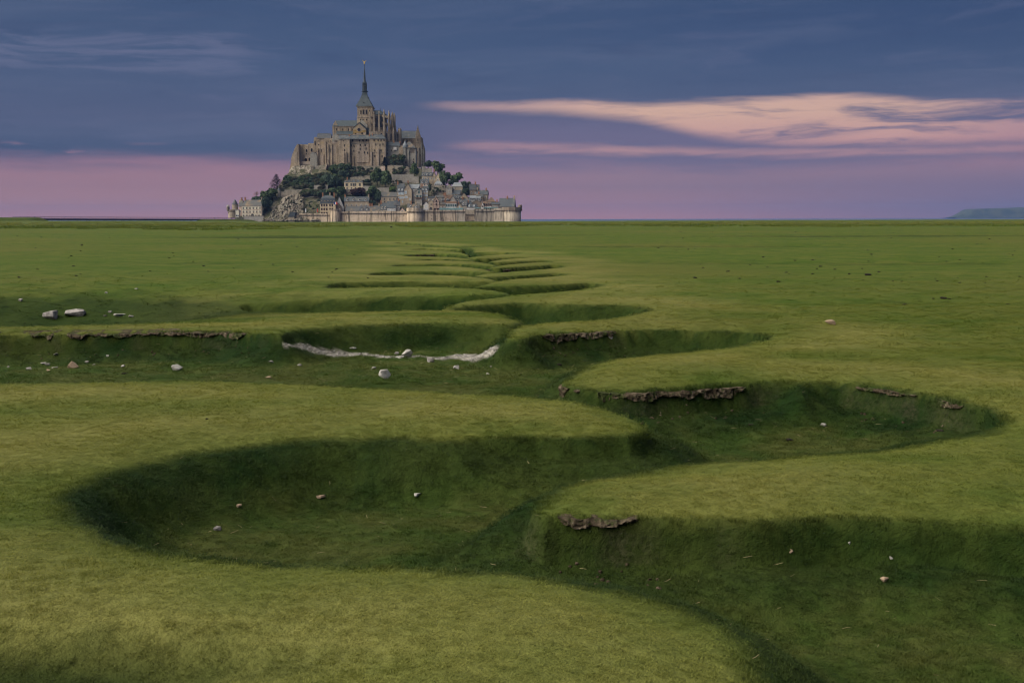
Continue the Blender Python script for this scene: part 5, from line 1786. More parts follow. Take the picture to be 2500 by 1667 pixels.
# second row
house(r3, 1310, 1672, 1010, 876, 786, 'low parish church with round-arched windows and grey roof', 'house_stone', 'slate_lichen', 'side', 9, name='parish_church', cat='church', frame='house_stone_grey', wins=[(0.2, 0.62, 1.1, 2.0, 'arch'), (0.52, 0.62, 1.0, 1.9, 'arch'), (0.75, 0.62, 1.0, 1.9, 'arch'), (0.93, 0.62, 1.0, 1.9, 'arch'), (0.2, 0.2, 0.8, 0.9)])
house(r3, 1660, 1800, 1010, 765, 605, 'tall stone house with steep blue roof and wide pale blue windows', 'house_stone', 'slate', 'side', 9, dorm=2, chim=(0.02,), pane='glass_blue', wins=[('row', 2, 0.85, 2.4, 2.6, 0.15, 1.0), ('row', 2, 0.46, 2.4, 1.6, 0.15, 1.0), ('row', 2, 0.12, 0.9, 1.6)])
house(r3, 1795, 1962, 1010, 740, 592, 'tall stepped stone gable joined to the house with pale blue windows', 'house_stone', 'slate', 'gable', 10, pane='glass_blue', chim=(0.5,), wins=[(0.25, 0.82, 1.6, 2.4), (0.3, 0.46, 2.2, 1.6), (0.75, 0.3, 1.0, 1.6)])
house(r3, 1905, 2112, 960, 705, 618, 'house with wide pale slate roof above the parish church', 'house_stone_grey', 'slate_pale', 'side', 9, -0.1, wins=[('row', 3, 0.8, 1.0, 1.6), ('row', 3, 0.45, 1.0, 1.6)])
hg = house(r3, 2050, 2182, 990, 765, 692, 'teal painted half-timbered gable with wooden gallery', 'house_stone_grey', 'slate_teal', 'gable', 8, dy=-2, frame='teal_paint', wins=[(0.5, 0.92, 1.2, 1.6), ('row', 2, 0.55, 1.6, 1.6), (0.5, 1.15, 0.9, 0.9)])
house(r4, -10, 130, 955, 745, 662, 'stone house with three rows of white framed windows', 'house_stone', 'slate', 'side', 9, dorm=2, pane='glass_blue', wins=[('row', 3, 0.9, 1.2, 1.8), ('row', 3, 0.52, 1.2, 1.8), ('row', 2, 0.18, 0.9, 1.6)], chim=(0.05,))
house(r4, 130, 300, 1010, 905, 872, 'low slate house above the pink timbered gable', 'house_stone_grey', 'slate_dark', 'side', 8, wins=[('row', 3, 0.5, 0.9, 1.2)])
house(r4, 280, 480, 1010, 890, 850, 'long grey roofed house under the ruined terrace walls', 'house_stone_grey', 'slate_lichen', 'side', 8, -0.1, wins=[('row', 4, 0.5, 0.8, 1.2)], chim=(0.9,))
house(r4, 430, 580, 1070, 960, 895, 'slate roofed house behind the white inn', 'house_stone_brown', 'slate_dark', 'side', 8, dorm=2, wins=[('row', 3, 0.5, 0.8, 1.2)])
house(r4, 480, 660, 1060, 950, 848, 'house with brown tiled roof below the square stone turret', 'house_stone', 'tile_brown', 'side', 8, 0.15, chim=(0.2,), wins=[('row', 2, 0.5, 0.8, 1.2)])
house(r4, 600, 720, 1060, 945, 860, 'steep blue gabled roof below the square stone turret', 'house_stone_grey', 'slate', 'gable', 8, wins=[(0.5, 0.7, 0.8, 1.2)])
house(r4, 672, 890, 1010, 915, 850, 'slate house with a band of white attic windows', 'house_stone_grey', 'slate', 'side', 9, dorm=5, wins=[('row', 4, 0.5, 0.9, 1.4)])
house(r4, 815, 972, 1010, 892, 798, 'grey gabled roof right of the attic-windowed slate house', 'house_stone', 'slate_lichen', 'gable', 9, wins=[(0.5, 0.6, 0.8, 1.3)])
house(r4, 790, 900, 1090, 1000, 935, 'dark slate roof stepping down behind the narrow dormered house', 'house_stone_grey', 'slate_dark', 'side', 8, chim=(0.7,), dorm=1)
house(r4, 880, 1030, 1080, 985, 925, 'low blue roofed house with glazed front in the middle of the village', 'white_render', 'slate', 'side', 8, wins=[('row', 4, 0.55, 1.1, 1.3)], pane='glass_blue')
house(r4, 1022, 1242, 1050, 905, 858, 'restaurant with pale flat-pitched roof over a dark glazed floor', 'house_stone_grey', 'slate_pale', 'side', 9, wins=[('row', 5, 0.8, 1.7, 2.0)])
house(r4, 1160, 1300, 1010, 880, 820, 'slate roof mottled with orange lichen', 'house_stone', 'slate_lichen', 'side', 8, chim=(0.35,), wins=[('row', 2, 0.5, 0.8, 1.2)])
# upper right
house(r4, 1022, 1160, 900, 730, 612, 'dark reddish stone house high at the eastern edge', 'house_stone_brown', 'slate_dark', 'side', 9, 0.1, wins=[('row', 2, 0.6, 0.8, 1.4)], chim=(0.9,))
house(r4, 1145, 1218, 900, 720, 625, 'narrow dark gable joined to the reddish stone house', 'house_stone_brown', 'slate_dark', 'side', 8, dy=1.5, wins=[(0.5, 0.6, 0.8, 1.3)])
house(r4, 1150, 1392, 950, 830, 742, 'stone house with blue slate roof and end chimney at the eastern skyline', 'house_stone', 'slate', 'side', 9, -0.1, chim=(0.85, 0.1), wins=[('row', 3, 0.5, 0.9, 1.5)])
house(r4, 640, 862, 800, 662, 572, 'stone tower house with grey hipped roof near the hilltop trees', 'house_stone', 'slate_pale', 'hip', 9, chim=(), wins=[(0.2, 0.75, 0.8, 1.2), (0.85, 0.4, 0.8, 1.2)], hipin=0.2)
house(r4, 650, 812, 880, 822, 742, 'low slate roof tucked below the hipped tower house', 'house_stone', 'slate', 'side', 8, wins=[('row', 2, 0.5, 0.8, 1.2)])
house(r4, 502, 645, 870, 690, 622, 'square stone turret with small pyramid roof in the upper village', 'house_stone_grey', 'slate_lichen', 'hip', 7, hipin=0.4, wins=[(0.5, 0.8, 0.7, 1.6), (0.5, 0.4, 0.6, 1.0)])
house(r4, 210, 490, 860, 700, 640, 'ivy-grown stone terraces and ruined walls in the upper village', 'terrace_stone', 'terrace_stone', 'flat', 9, wins=[('row', 4, 0.6, 0.9, 1.5)], frame='house_stone', pane='window_void', ov=0.1)
house(r4, 270, 432, 720, 605, 540, 'house with pale blue hipped roof over a dark glazed verandah', 'house_stone_brown', 'slate_pale', 'hip', 8, wins=[('row', 4, 0.8, 1.6, 2.0)], hipin=0.25)
house(r4, -30, 142, 660, 592, 512, 'house with blue slate roof and peach wall below the upper terrace', 'pink_render', 'slate', 'side', 8, dorm=2, wins=[('row', 3, 0.5, 0.8, 1.3)])
house(r4, 0, 225, 545, 432, 362, 'upper house with three dark attic dormers beneath the abbey', 'house_stone', 'slate', 'side', 9, dorm=3, wins=[('row', 4, 0.5, 0.9, 1.5)])
house(r4, 215, 300, 580, 450, 345, 'narrow stone gable between two upper houses beneath the abbey', 'house_stone', 'slate', 'gable', 9, chim=(0.5,), wins=[(0.5, 0.6, 0.8, 1.4)])
house(r4, 285, 415, 610, 470, 368, 'stone house with grey roof at the edge of the eastern trees', 'house_stone', 'slate_pale', 'gable', 9, -0.25, wins=[(0.4, 0.7, 0.8, 1.4), (0.4, 0.35, 0.8, 1.4)], chim=(0.2,))
# the villa on the upper terrace
hv = house(r3, 527, 918, 720, 572, 515, 'yellowish villa with slate mansard roof on the garden terrace', 'cream_render', 'slate', 'mansard', 10, frame='house_stone_grey', dorm=4, chim=(0.14,), wins=[(0.14, 0.66, 1.9, 2.2), (0.38, 0.66, 1.2, 2.2), (0.5, 0.66, 1.2, 2.2), (0.6, 0.66, 1.2, 2.2), (0.84, 0.66, 1.6, 2.2), ('row', 4, 0.18, 1.0, 1.4, 0.05, 0.95)])
# sign and shop-front details
box_part(hs, 'shop_sign', -0.2, 1.6, -0.3, -0.05, 2.2, 3.2, 'shop_sign')
box_part(hn, 'balcony', -11.0, 11.0, -1.4, -0.02, 2.4, 3.3, 'teal_paint')
box_part(hi_, 'shop_front', -11.0, 11.0, -0.5, -0.02, 0.2, 3.4, 'teal_paint')
box_part(hg, 'gallery', -3.4, 3.4, -1.2, -0.02, 3.4, 4.3, 'timber')
# flag on the cream house
p = PT(*r3(300, 1060), 1158)
fl = empty('flag', p, 0, 'French tricolour flag hanging on the cream house', 'flag', None, 'thing')
m = MB()
m.bar((0, 0, -0.6), (0.3, 0, 3.4), 0.06, 5)
m.build('pole', 'white_paint', fl)
for i, mt in enumerate(('flag_blue', 'white_paint', 'flag_red')):
    m = MB()
    x0, x1 = 0.2 + i * 1.1, 0.2 + (i + 1) * 1.1
    m.extrude([(x0, 0.1 * i, 1.0), (x1, 0.1 * (i + 1), 0.8), (x1, 0.1 * (i + 1), 3.0), (x0, 0.1 * i, 3.2)], (0, 0.04, 0))
    m.build('flag_stripe', mt, fl)
for lab, (u, v), cl in (('white flagpole on the low rampart near the cliff', (1790, 1215), 'white_paint'), ('red banner pole on the low rampart near the cream house', (2035, 1215), 'flag_red')):
    p = PT(*r2(u, v), 1155)
    f = empty('flagpole', p, 0, lab, 'flagpole', None, 'thing')
    m = MB()
    m.bar((0, 0, -1), (0, 0, 4.0), 0.1, 5, 0.06)
    m.build('pole', 'white_paint', f)
    m = MB()
    m.extrude([(0.05, 0, 0.6), (0.9, 0.1, 0.4), (0.8, 0.1, 3.6), (0.05, 0, 3.8)], (0, 0.04, 0))
    m.build('banner', cl, f)

# ------------------------------------------------------------------ terrace walls on the slope
def twall(label, pts, mat='terrace_stone', dY=0.0, th=1.2, reg=r3, Y=None):
    """pts: (u, v_top, v_bottom) left to right"""
    us = [p[0] for p in pts]
    px, pyb = reg(sum(us) / len(us), max(p[2] for p in pts))
    Yw = (Yd(pyb) if Y is None else Y) + dY
    T = Thing('terrace_wall', label, 'wall', px, pyb, Yw, 'stone terrace walls on the slope')
    m = T.mb()
    poly = [PT(*reg(u, vb + 22), Yw) for u, vt, vb in pts] + [PT(*reg(u, vt), Yw) for u, vt, vb in pts[::-1]]
    m.extrude(poly, (0, th, 0))
    m.build('wall', mat, T.root)
    m = T.mb()
    for (u, vt, _), (u2, vt2, _) in zip(pts, pts[1:]):
        a, b = PT(*reg(u, vt), Yw), PT(*reg(u2, vt2), Yw)
        m.extrude([a + Vector((0, -0.15, 0.003)), b + Vector((0, -0.15, 0.003)), b + Vector((0, -0.15, 0.3)), a + Vector((0, -0.15, 0.3))], (0, th + 0.3, 0))
    m.build('coping', 'house_stone_grey', T.root)
    return T


twall('sloping retaining wall above the villa', [(640, 480, 520), (700, 462, 520), (900, 440, 500), (1110, 428, 490)])
twall('long grey retaining wall right of the big terrace tree', [(1530, 405, 560), (1700, 405, 560), (2005, 405, 560)], 'house_stone_grey')
twall('lower stub of retaining wall towards the upper houses', [(2005, 450, 570), (2110, 450, 580)], 'house_stone_grey', 1.0)
twall('high terrace wall at the abbey foot', [(700, 232, 300), (1300, 225, 300)], 'terrace_stone')
twall('square stone bastion below the dark conifer', [(1445, 215, 380), (1575, 212, 380)], 'house_stone')
twall('shaded wall right of the square bastion', [(1577, 212, 390), (1780, 215, 390)], 'terrace_stone', 1.0)
twall('small pink gate pier above the big terrace tree', [(1300, 225, 330), (1392, 225, 330)], 'pink_render')
twall('wall under the villa', [(545, 722, 830), (935, 722, 820)], 'terrace_stone')
twall('low white-capped wall right of the villa', [(930, 648, 730), (1180, 655, 730)], 'house_stone_grey')
twall('terrace wall with railing below the big terrace tree', [(1230, 690, 800), (1480, 685, 800)], 'house_stone_grey')
twall('crenellated pale wall under the hilltop trees', [(60, 300, 370), (80, 262, 370), (110, 285, 370), (140, 262, 370), (175, 285, 370), (212, 262, 370)], 'house_stone_grey', reg=r4, Y=1222)
twall('grey wall corner at the foot of the great hall', [(0, 240, 370), (70, 240, 370)], 'house_stone_grey', reg=r4, Y=1224)
twall('upright retaining wall behind the cream house', [(1815, 875, 1100), (2130, 880, 1100)], 'terrace_stone', reg=r2, Y=1186)
twall('pale rubble wall climbing through the western shrubs', [(1970, 640, 720), (2265, 612, 700)], 'house_stone_grey', reg=r2, Y=1200)
twall('wall sloping down from the watch turret over the cliff', [(1262, 770, 900), (1345, 770, 880), (1350, 738, 870), (1560, 735, 850), (1720, 730, 830)], 'terrace_stone', reg=r2, Y=1187)
twall('earth-coloured wall below the parked van', [(1080, 930, 1080), (1200, 905, 1060)], 'house_stone', reg=r2, Y=1186)

# ------------------------------------------------------------------ western foot: turret, gate hut, barracks, round tower
wt = Thing('watch_turret', 'slim round watch turret with pointed slate cap above the cliff', 'turret', 681, 495, 1186)
k = 1186 / 2985
c = PT(*r2(1230, 1000), 1186)
z_ = lambda v: PT(*r2(1230, v), 1186).z
m = wt.mb()
m.lathe(c.x, 1187, [(0.3, z_(1010)), (1.2, z_(850)), (1.2, z_(830)), (1.45, z_(822)), (1.45, z_(735))], 12)
m.build('turret_wall', 'house_stone_grey', wt.root)
m = wt.mb()
m.lathe(c.x, 1187, [(1.8, z_(735)), (0.8, z_(705)), (0.04, z_(668))], 12)
m.build('turret_cap', 'slate', wt.root)

gt = Thing('gate_hut', 'small gate hut with steep slate roof at the cliff foot', 'hut', 703, 548, 1150)
gt.block('wall', *[r2(u, 0)[0] for u in (1430, 1555)], yv(1300), 549, 1150, 6, 'house_stone')
gt.slab('roof', [r2(1420, 1302), r2(1560, 1302), r2(1582, 1200), r2(1480, 1200)], 1149.6, 7, 'slate')
gt.block('gate_wall', *[r2(u, 0)[0] for u in (1556, 1662)], yv(1262), 549, 1151, 3, 'house_stone_brown')
for u in (1585, 1640):
    gt.block('gate_opening', r2(u, 0)[0] - 1.4, r2(u, 0)[0] + 1.4, yv(1310), 549, 1150.9, 0.08, 'window_void')

bk = house(r2, 442, 862, 1285, 1078, 945, 'cream barracks with brown lichened roof left of the cliff', 'barrack_render', 'slate_lichen', 'hip', 12, Y=1160, hipin=0.10, name='barracks', cat='barracks',
           wins=[('row', 6, 0.80, 1.2, 2.0), ('row', 6, 0.42, 1.2, 1.9), ('row', 2, 0.05, 1.5, 1.2, 0.0, 0.33), (0.4, 0.05, 1.4, 1.4, 'arch'), (0.53, 0.09, 2.9, 2.6, 'arch'), (0.7, 0.05, 1.4, 1.4, 'arch'), (0.86, 0.05, 1.5, 1.2)], frame='barrack_render', chim=(0.12, 0.95))
W_ = (420 / 8.711) * 1160 / 2985
for fz in (0.27, 0.63, 0.985):
    He_ = (207 / 8.711) * 1160 / 2985
    box_part(bk, 'brick_band', -W_ / 2 - 0.05, W_ / 2 + 0.05, -0.1, -0.003, He_ * fz - 0.12, He_ * fz + 0.12, 'brick_chimney')
for fx in (-0.5, -0.19, 0.27, 0.49):
    box_part(bk, 'downpipe', fx * W_ - 0.1, fx * W_ + 0.1, -0.16, -0.11, 0, He_ * 0.98, 'brick_chimney')
house(r2, 376, 440, 1300, 1078, 950, 'orange-tinted side wing of the cream barracks', 'pink_render', 'slate_lichen', 'side', 12, Y=1161, chim=(0.6,), wins=[('row', 1, 0.5, 0.9, 1.8)])
house(r2, 306, 378, 1300, 1160, 1150, 'low cream annex between the barracks and the round tower', 'barrack_render', 'house_stone_grey', 'flat', 8, Y=1160, wins=[(0.5, 0.15, 2.6, 1.4)])
gb = Thing('fortress_tower', 'squat round tower with pointed slate roof and domed bartizan', 'tower', 565, 530, 1158)
z2 = lambda v: PT(*r2(215, v), 1158).z
c = PT(*r2(215, 1300), 1158)
m = gb.mb()
m.lathe(c.x, 1163, [(4.1, z2(1330)), (3.9, z2(1190))], 16)
m.build('tower_wall', 'house_stone', gb.root)
m = gb.mb()
m.lathe(c.x, 1163, [(4.5, z2(1190)), (4.6, z2(1185)), (4.6, z2(1150)), (4.2, z2(1148))], 16)
m.build('parapet', 'house_stone_brown', gb.root)
c2 = PT(*r2(295, 1100), 1163)
m = gb.mb()
m.lathe(c2.x, 1163, [(2.75, z2(1150)), (2.75, z2(1042))], 10)
m.build('inner_turret', 'house_stone', gb.root)
m = gb.mb()
m.lathe(c2.x, 1163, [(3.05, z2(1042)), (1.9, z2(990)), (0.35, z2(935)), (0.06, z2(930)), (0.05, z2(885))], 10)
m.build('turret_roof', 'slate_dark', gb.root)
c3 = PT(*r2(146, 1100), 1160)
m = gb.mb()
m.lathe(c3.x, 1160, [(0.8, z2(1185)), (1.5, z2(1150)), (1.45, z2(1090))], 10)
m.build('bartizan', 'house_stone_brown', gb.root)
m = gb.mb()
m.lathe(c3.x, 1160, [(1.65, z2(1090)), (1.3, z2(1065)), (0.5, z2(1050)), (0.1, z2(1043))], 10)
m.build('bartizan_dome', 'house_stone_grey', gb.root)
for u in (155, 275):
    gb.win(*r2(u, 1218), 1.4, 1.4, 1158.9 if u > 200 else 1160.2, False, 'window_void', 'house_stone')
qw = Thing('quay_wall', 'low stone quay wall below the barracks', 'wall', 612, 545, 1152)
qw.block('wall', r2(480, 0)[0], r2(900, 0)[0], yv(1285), 549, 1152, 3, 'house_stone_grey')
qw.block('coping', r2(478, 0)[0], r2(902, 0)[0], yv(1280), yv(1285.2), 1151.8, 3.4, 'house_stone')

# parked white van on the terrace
vn = Thing('van', 'white van parked on the terrace beside the watch turret', 'van', 668, 482.5, 1186)
o = PT(668.5, 482.6, 1186)
m = vn.mb()
pr = [(-1.3, 0.35), (1.3, 0.35), (1.45, 0.9), (1.2, 1.15), (0.75, 1.95), (-1.25, 2.0), (-1.4, 1.0)]
m.extrude([(o.x + x * 1.5, o.y, o.z + z) for x, z in pr], (0, 1.8, 0))
m.build('body', 'white_paint', vn.root)
m = vn.mb()
m.extrude([(o.x + x * 1.5, o.y - 0.03, o.z + z) for x, z in ((0.72, 1.2), (1.1, 1.2), (0.72, 1.8))], (0, 0.02, 0))
m.build('side_window', 'glass_dark', vn.root)
for wx in (-1.3, 1.3):
    m = vn.mb()
    n = 12
    m.extrude([(o.x + wx + 0.36 * math.cos(6.2832 * i / n), o.y - 0.08, o.z + 0.36 + 0.36 * math.sin(6.2832 * i / n)) for i in range(n)], (0, 0.25, 0))
    m.build('wheel', 'tyre', vn.root)

# ------------------------------------------------------------------ trees
def crown_mesh(name, seed, n, mat, lobes=9, leaf=0.13, squash=1.0, top=False):
    """unit crown: leaf-sized faces gathered in uneven lobes"""
    rg = np.random.RandomState(seed)
    cs = []
    for i in range(lobes):
        v = rg.normal(size=3)
        v /= np.linalg.norm(v)
        r = rg.uniform(0.35, 0.72)
        cs.append((v * r * [1, 1, 0.8] + [0, 0, 0.05], rg.uniform(0.28, 0.5)))
    cs.append((np.zeros(3), 0.5))
    per = n // len(cs)
    V, F = [], []
    for c, r in cs:
        for _ in range(per):
            v = rg.normal(size=3)
            v /= np.linalg.norm(v)
            if v[2] < -0.5 and rg.rand() < 0.6:
                v[2] = -v[2]
            p = c + v * r * rg.uniform(0.75, 1.08)
            nrm = v + rg.normal(0, 0.55, 3)
            nrm /= np.linalg.norm(nrm)
            t = np.cross(nrm, rg.normal(size=3))
            t /= np.linalg.norm(t) + 1e-9
            b_ = np.cross(nrm, t)
            s = leaf * rg.uniform(0.6, 1.3)
            k = len(V)
            V += [p - t * s, p + b_ * s * 0.7, p + t * s, p - b_ * s * 0.7]
            F.append((k, k + 1, k + 2, k + 3))
    me = bpy.data.meshes.new(name)
    me.from_pydata([tuple(v) for v in V], [], F)
    me.materials.append(M[mat])
    return me


CROWN = {k: [crown_mesh('crown', 90 + 10 * i + j, 1500, 'leaf_' + k, 14) for j in range(3)] for i, k in enumerate(('green', 'dark', 'light', 'copper', 'scrub'))}


def trunk_mesh():
    m = MB()
    m.bar((0, 0, -1.3), (0.05, 0.02, -0.5), 0.10, 7, 0.075)
    m.bar((0.05, 0.02, -0.5), (0.02, 0, 0.3), 0.075, 6, 0.03)
    for a, z, l in ((0.3, -0.45, 0.55), (1.8, -0.35, 0.6), (3.1, -0.25, 0.6), (4.4, -0.4, 0.55), (5.5, -0.15, 0.5)):
        m.bar((0.04, 0.02, z), (l * math.cos(a), l * math.sin(a), z + 0.45), 0.045, 5, 0.012)
    return m.mesh('trunk', 'bark')


TRUNK = trunk_mesh()
_tn = [0]


def tree(reg, u, v, ru, rv, label, kind='green', name='tree', cat='tree', dY=0.0, Y=None, base=None):
    px, py = reg(u, v)
    pyb = reg(u, v + rv * 1.05)[1] if base is None else reg(u, base)[1]
    Y = (Yd(pyb) if Y is None else Y) + dY
    k = Y / 2985.0 / 8.711
    _tn[0] += 1
    rx, rz = ru * k, rv * k
    root = empty(name, PT(px, pyb, Y), 0, label, cat, None, 'thing')
    c = PT(px, py, Y) - root.location
    link_mesh('crown', CROWN[kind][_tn[0] % 3], root, c, _tn[0] * 1.3, (rx * 1.3, rx * 1.1, rz * 1.25))
    link_mesh('trunk', TRUNK, root, c, _tn[0] * 0.7, (rx * 0.9, rx * 0.9, rz * 1.0))
    return root


tree(r3, 1225, 450, 115, 150, 'big leafy tree on the garden terrace, its left half', 'green', base=690)
tree(r3, 1410, 480, 125, 165, 'big leafy tree on the garden terrace, its right half', 'green', base=690)
tree(r3, 820, 785, 180, 90, 'dark copper-leaved tree below the villa', 'copper')
tree(r3, 1130, 800, 150, 125, 'broad green tree between the copper tree and the parish church', 'green')
tree(r3, 1240, 880, 65, 100, 'narrow dark tree against the left end of the parish church', 'dark')
tree(r3, 1560, 722, 80, 62, 'bright green small tree above the parish church', 'light')
tree(r3, 2020, 315, 92, 122, 'green tree under the gatehouse boulders', 'green', base=460)
tree(r3, 430, 755, 110, 105, 'round lighter green tree left of the villa', 'green')
tree(r3, 240, 790, 120, 90, 'green tree second left of the villa', 'green')
tree(r3, 70, 800, 105, 85, 'dark green tree above the cream house chimneys', 'dark')
tree(r3, 510, 940, 80, 75, 'small tree between the cream house and the long dormered house', 'dark')
tree(r3, 1110, 1005, 70, 55, 'low shrub right of the long dormered house', 'dark', 'shrub', 'shrub')
tree(r3, 1030, 545, 70, 48, 'dark clipped bush right of the villa roof', 'dark', 'shrub', 'shrub')
tree(r3, 900, 370, 60, 45, 'dark shrub on the slope below the abbey terrace wall', 'dark', 'shrub', 'shrub')
tree(r3, 330, 310, 100, 100, 'leafy tree at the foot of the hoist ramp', 'green')
tree(r3, 500, 285, 130, 85, 'spreading green tree below the left lodgings bay', 'green')
tree(r3, 530, 400, 110, 80, 'rounded dark tree above the villa chimney', 'dark')
tree(r3, 330, 545, 110, 120, 'tall dark tree left of the villa', 'dark')
tree(r3, 130, 500, 120, 110, 'dark tree below the lower end of the hoist ramp', 'dark')
tree(r4, 130, 185, 80, 78, 'dark tree touching the eastern abbey wall', 'dark')
tree(r4, 340, 255, 130, 115, 'big round tree on the eastern skyline below the abbey', 'green')
tree(r4, 460, 500, 85, 140, 'tall ivy-green tree beside the upper houses', 'green', base=640)
tree(r4, 560, 450, 70, 95, 'skyline tree between two rounder eastern trees', 'dark')
tree(r4, 745, 495, 112, 108, 'dome-shaped tree on the skyline above the hipped tower house', 'green')
tree(r4, 620, 580, 70, 70, 'dark low tree left of the hipped tower house', 'dark')
tree(r4, 890, 640, 80, 90, 'dark tree right of the hipped tower house', 'dark')
tree(r4, 945, 770, 75, 90, 'dark tree left of the reddish stone house', 'dark')
tree(r4, 160, 690, 42, 90, 'slim dark cypress among the upper houses', 'dark')
tree(r2, 940, 850, 110, 105, 'dense green tree on the western slope behind the barracks', 'green')
tree(r2, 1085, 800, 110, 90, 'green tree left of the parked van', 'green')
tree(r2, 790, 935, 110, 75, 'low dark tree directly behind the barracks roof', 'dark')
tree(r2, 960, 1010, 110, 120, 'dark tree between the barracks and the cliff', 'dark')
tree(r2, 1385, 500, 42, 50, 'small dark tree at the western foot of the abbey', 'dark', dY=6)


def conifer(label, reg, u, vt, vb, ru, Y, mat='leaf_conifer', tiers=11, seed=1, gap=True):
    rg = random.Random(seed)
    px, pyb = reg(u, vb)
    k = Y / 2985 / 8.711
    H = (vb - vt) * k
    root = empty('conifer', PT(px, pyb, Y), 0, label, 'tree', None, 'thing')
    m = MB()
    m.bar((0, 0, -2), (0, 0, H * 0.98), 0.35, 6, 0.04)
    m.build('trunk', 'bark', root)
    V, F = [], []
    for t in range(tiers):
        f = t / (tiers - 1)
        z = H * (0.08 + 0.9 * f)
        L = ru * k * (1 - f) ** 0.8 + 0.3
        nb = 13
        for i in range(nb):
            a = 6.2832 * (i + rg.random()) / nb
            l = L * rg.uniform(0.6, 1.1)
            for j in range(11 if gap else 14):
                s = rg.uniform(0.1, 1.0) ** 0.6
                p = Vector((math.cos(a) * l * s, math.sin(a) * l * s, z + l * 0.22 * s + rg.uniform(-0.25, 0.25) * (1 if gap else 2.2)))
                w = rg.uniform(0.35, 0.8) * (1.15 if not gap else 1.25)
                d = Vector((math.cos(a + rg.uniform(-0.9, 0.9)), math.sin(a + rg.uniform(-0.9, 0.9)), rg.uniform(-0.2, 0.4))) * w
                e = Vector((-d.y, d.x, rg.uniform(-0.3, 0.3))) * 0.5
                b_ = len(V)
                V += [p - d, p + e, p + d, p - e]
                F.append((b_, b_ + 1, b_ + 2, b_ + 3))
    me = bpy.data.meshes.new('crown')
    me.from_pydata([tuple(v) for v in V], [], F)
    me.materials.append(M[mat])
    link_mesh('crown', me, root)
    return root


conifer('tall open-branched cedar on the western skyline', r2, 1180, 405, 745, 175, 1196, seed=4, tiers=15)
conifer('dense black-green conifer at the foot of the abbey lodgings', r3, 1390, 45, 255, 95, 1228, seed=8, tiers=9, gap=False)


def bare_tree(label, reg, u, v, ru, rv, Y, seed):
    rg = random.Random(seed)
    px, pyb = reg(u, v + rv)
    k = Y / 2985 / 8.711
    root = empty('bare_tree', PT(px, pyb, Y), 0, label, 'tree', None, 'thing')
    m = MB()
    H = 2 * rv * k
    m.bar((0, 0, -1.5), (0, 0, H * 0.35), 0.16, 5, 0.10)
    m.build('trunk', 'bare_twig', root)
    m = MB()
    for i in range(34):
        a, e = rg.random() * 6.283, rg.uniform(0.25, 1.4)
        s = Vector((0, 0, H * rg.uniform(0.15, 0.35)))
        d = Vector((math.cos(a) * math.cos(e) * ru * k, math.sin(a) * math.cos(e) * ru * k, math.sin(e) * H * 0.6))
        mid = s + d * 0.55
        m.bar(s, mid, 0.07, 4, 0.045)
        for _ in range(3):
            q = mid + d * 0.45 + Vector((rg.uniform(-1, 1), rg.uniform(-1, 1), rg.uniform(-0.5, 1))) * ru * k * 0.25
            m.bar(mid, q, 0.045, 3, 0.02)
    m.build('crown', 'bare_twig', root)


bare_tree('leafless pinkish tree on the eastern skyline', r4, 985, 615, 60, 60, 1212, 3)
bare_tree('thin leafless tree on the western skyline', r2, 760, 820, 70, 70, 1200, 5)


def scrub():
    """the mass of bushes on the slopes that reads as one"""
    rg = np.random.RandomState(3)
    pts, rot, size, var, k = [], [], [], [], 0
    areas = [(r2, (1370, 470), (1750, 720), 40, (45, 85), (1206, 1218)), (r2, (1700, 420), (2260, 700), 34, (40, 85), (1204, 1220)), (r2, (1720, 745), (2110, 860), 22, (38, 60), (1188, 1194)),
             (r3, (0, 380), (640, 620), 40, (40, 80), (1204, 1222)), (r3, (240, 200), (640, 330), 18, (35, 70), (1218, 1226)), (r3, (640, 250), (1150, 430), 26, (22, 50), (1214, 1226)), (r3, (1570, 220), (1800, 380), 14, (30, 55), (1222, 1228)),
             (r3, (1500, 540), (1760, 640), 12, (20, 40), (1196, 1204)), (r3, (560, 850), (1060, 900), 12, (20, 36), (1186, 1190)), (r4, (350, 560), (500, 640), 8, (25, 45), (1206, 1212)), (r4, (850, 560), (1010, 850), 16, (35, 60), (1194, 1208)), (r4, (210, 660), (500, 820), 14, (18, 36), (1186, 1190)),
             (r2, (860, 880), (1060, 1240), 26, (35, 65), (1172, 1190)), (r3, (420, 850), (600, 1010), 10, (30, 50), (1180, 1186)), (r3, (820 - 60, 1110 - 30), (950, 1130), 0, (20, 30), (1180, 1186)),
             (lambda u, v: b2(u, v), (1200, 960), (1560, 1200), 22, (40, 75), (1233, 1237)), (r2, (1340, 900), (2080, 1200), 26, (14, 30), (1160, 1176))]
    for reg, (u0, v0), (u1, v1), n, (s0, s1), (Y0, Y1) in areas:
        for _ in range(int(n * 1.6)):
            u, v = rg.uniform(u0, u1), rg.uniform(v0, v1)
            Y = Y1 + (Y0 - Y1) * (v - v0) / (v1 - v0)
            s = rg.uniform(s0, s1) * Y / 2985 / 8.711
            p = PT(*reg(u, v), Y - 4.0)
            pts.append(tuple(p))
            rot.append((0, 0, rg.uniform(0, 6.28)))
            size.append((s * 1.2, s, s * rg.uniform(0.7, 1.1)))
            var.append(rg.choice([0, 1, 2, 2] if reg is not r3 else [0, 1, 1, 2]))
    protos = [CROWN['green'][0], CROWN['dark'][1], CROWN['scrub'][0]]
    o = points_instancer('hillside_shrubs', pts, dict(rot=np.array(rot), size=np.array(size), variant=np.array(var, float)), protos, '')
    tag(o, 'dense shrubs and scrub covering the slopes under the abbey', 'shrubs', kind='stuff')


scrub()

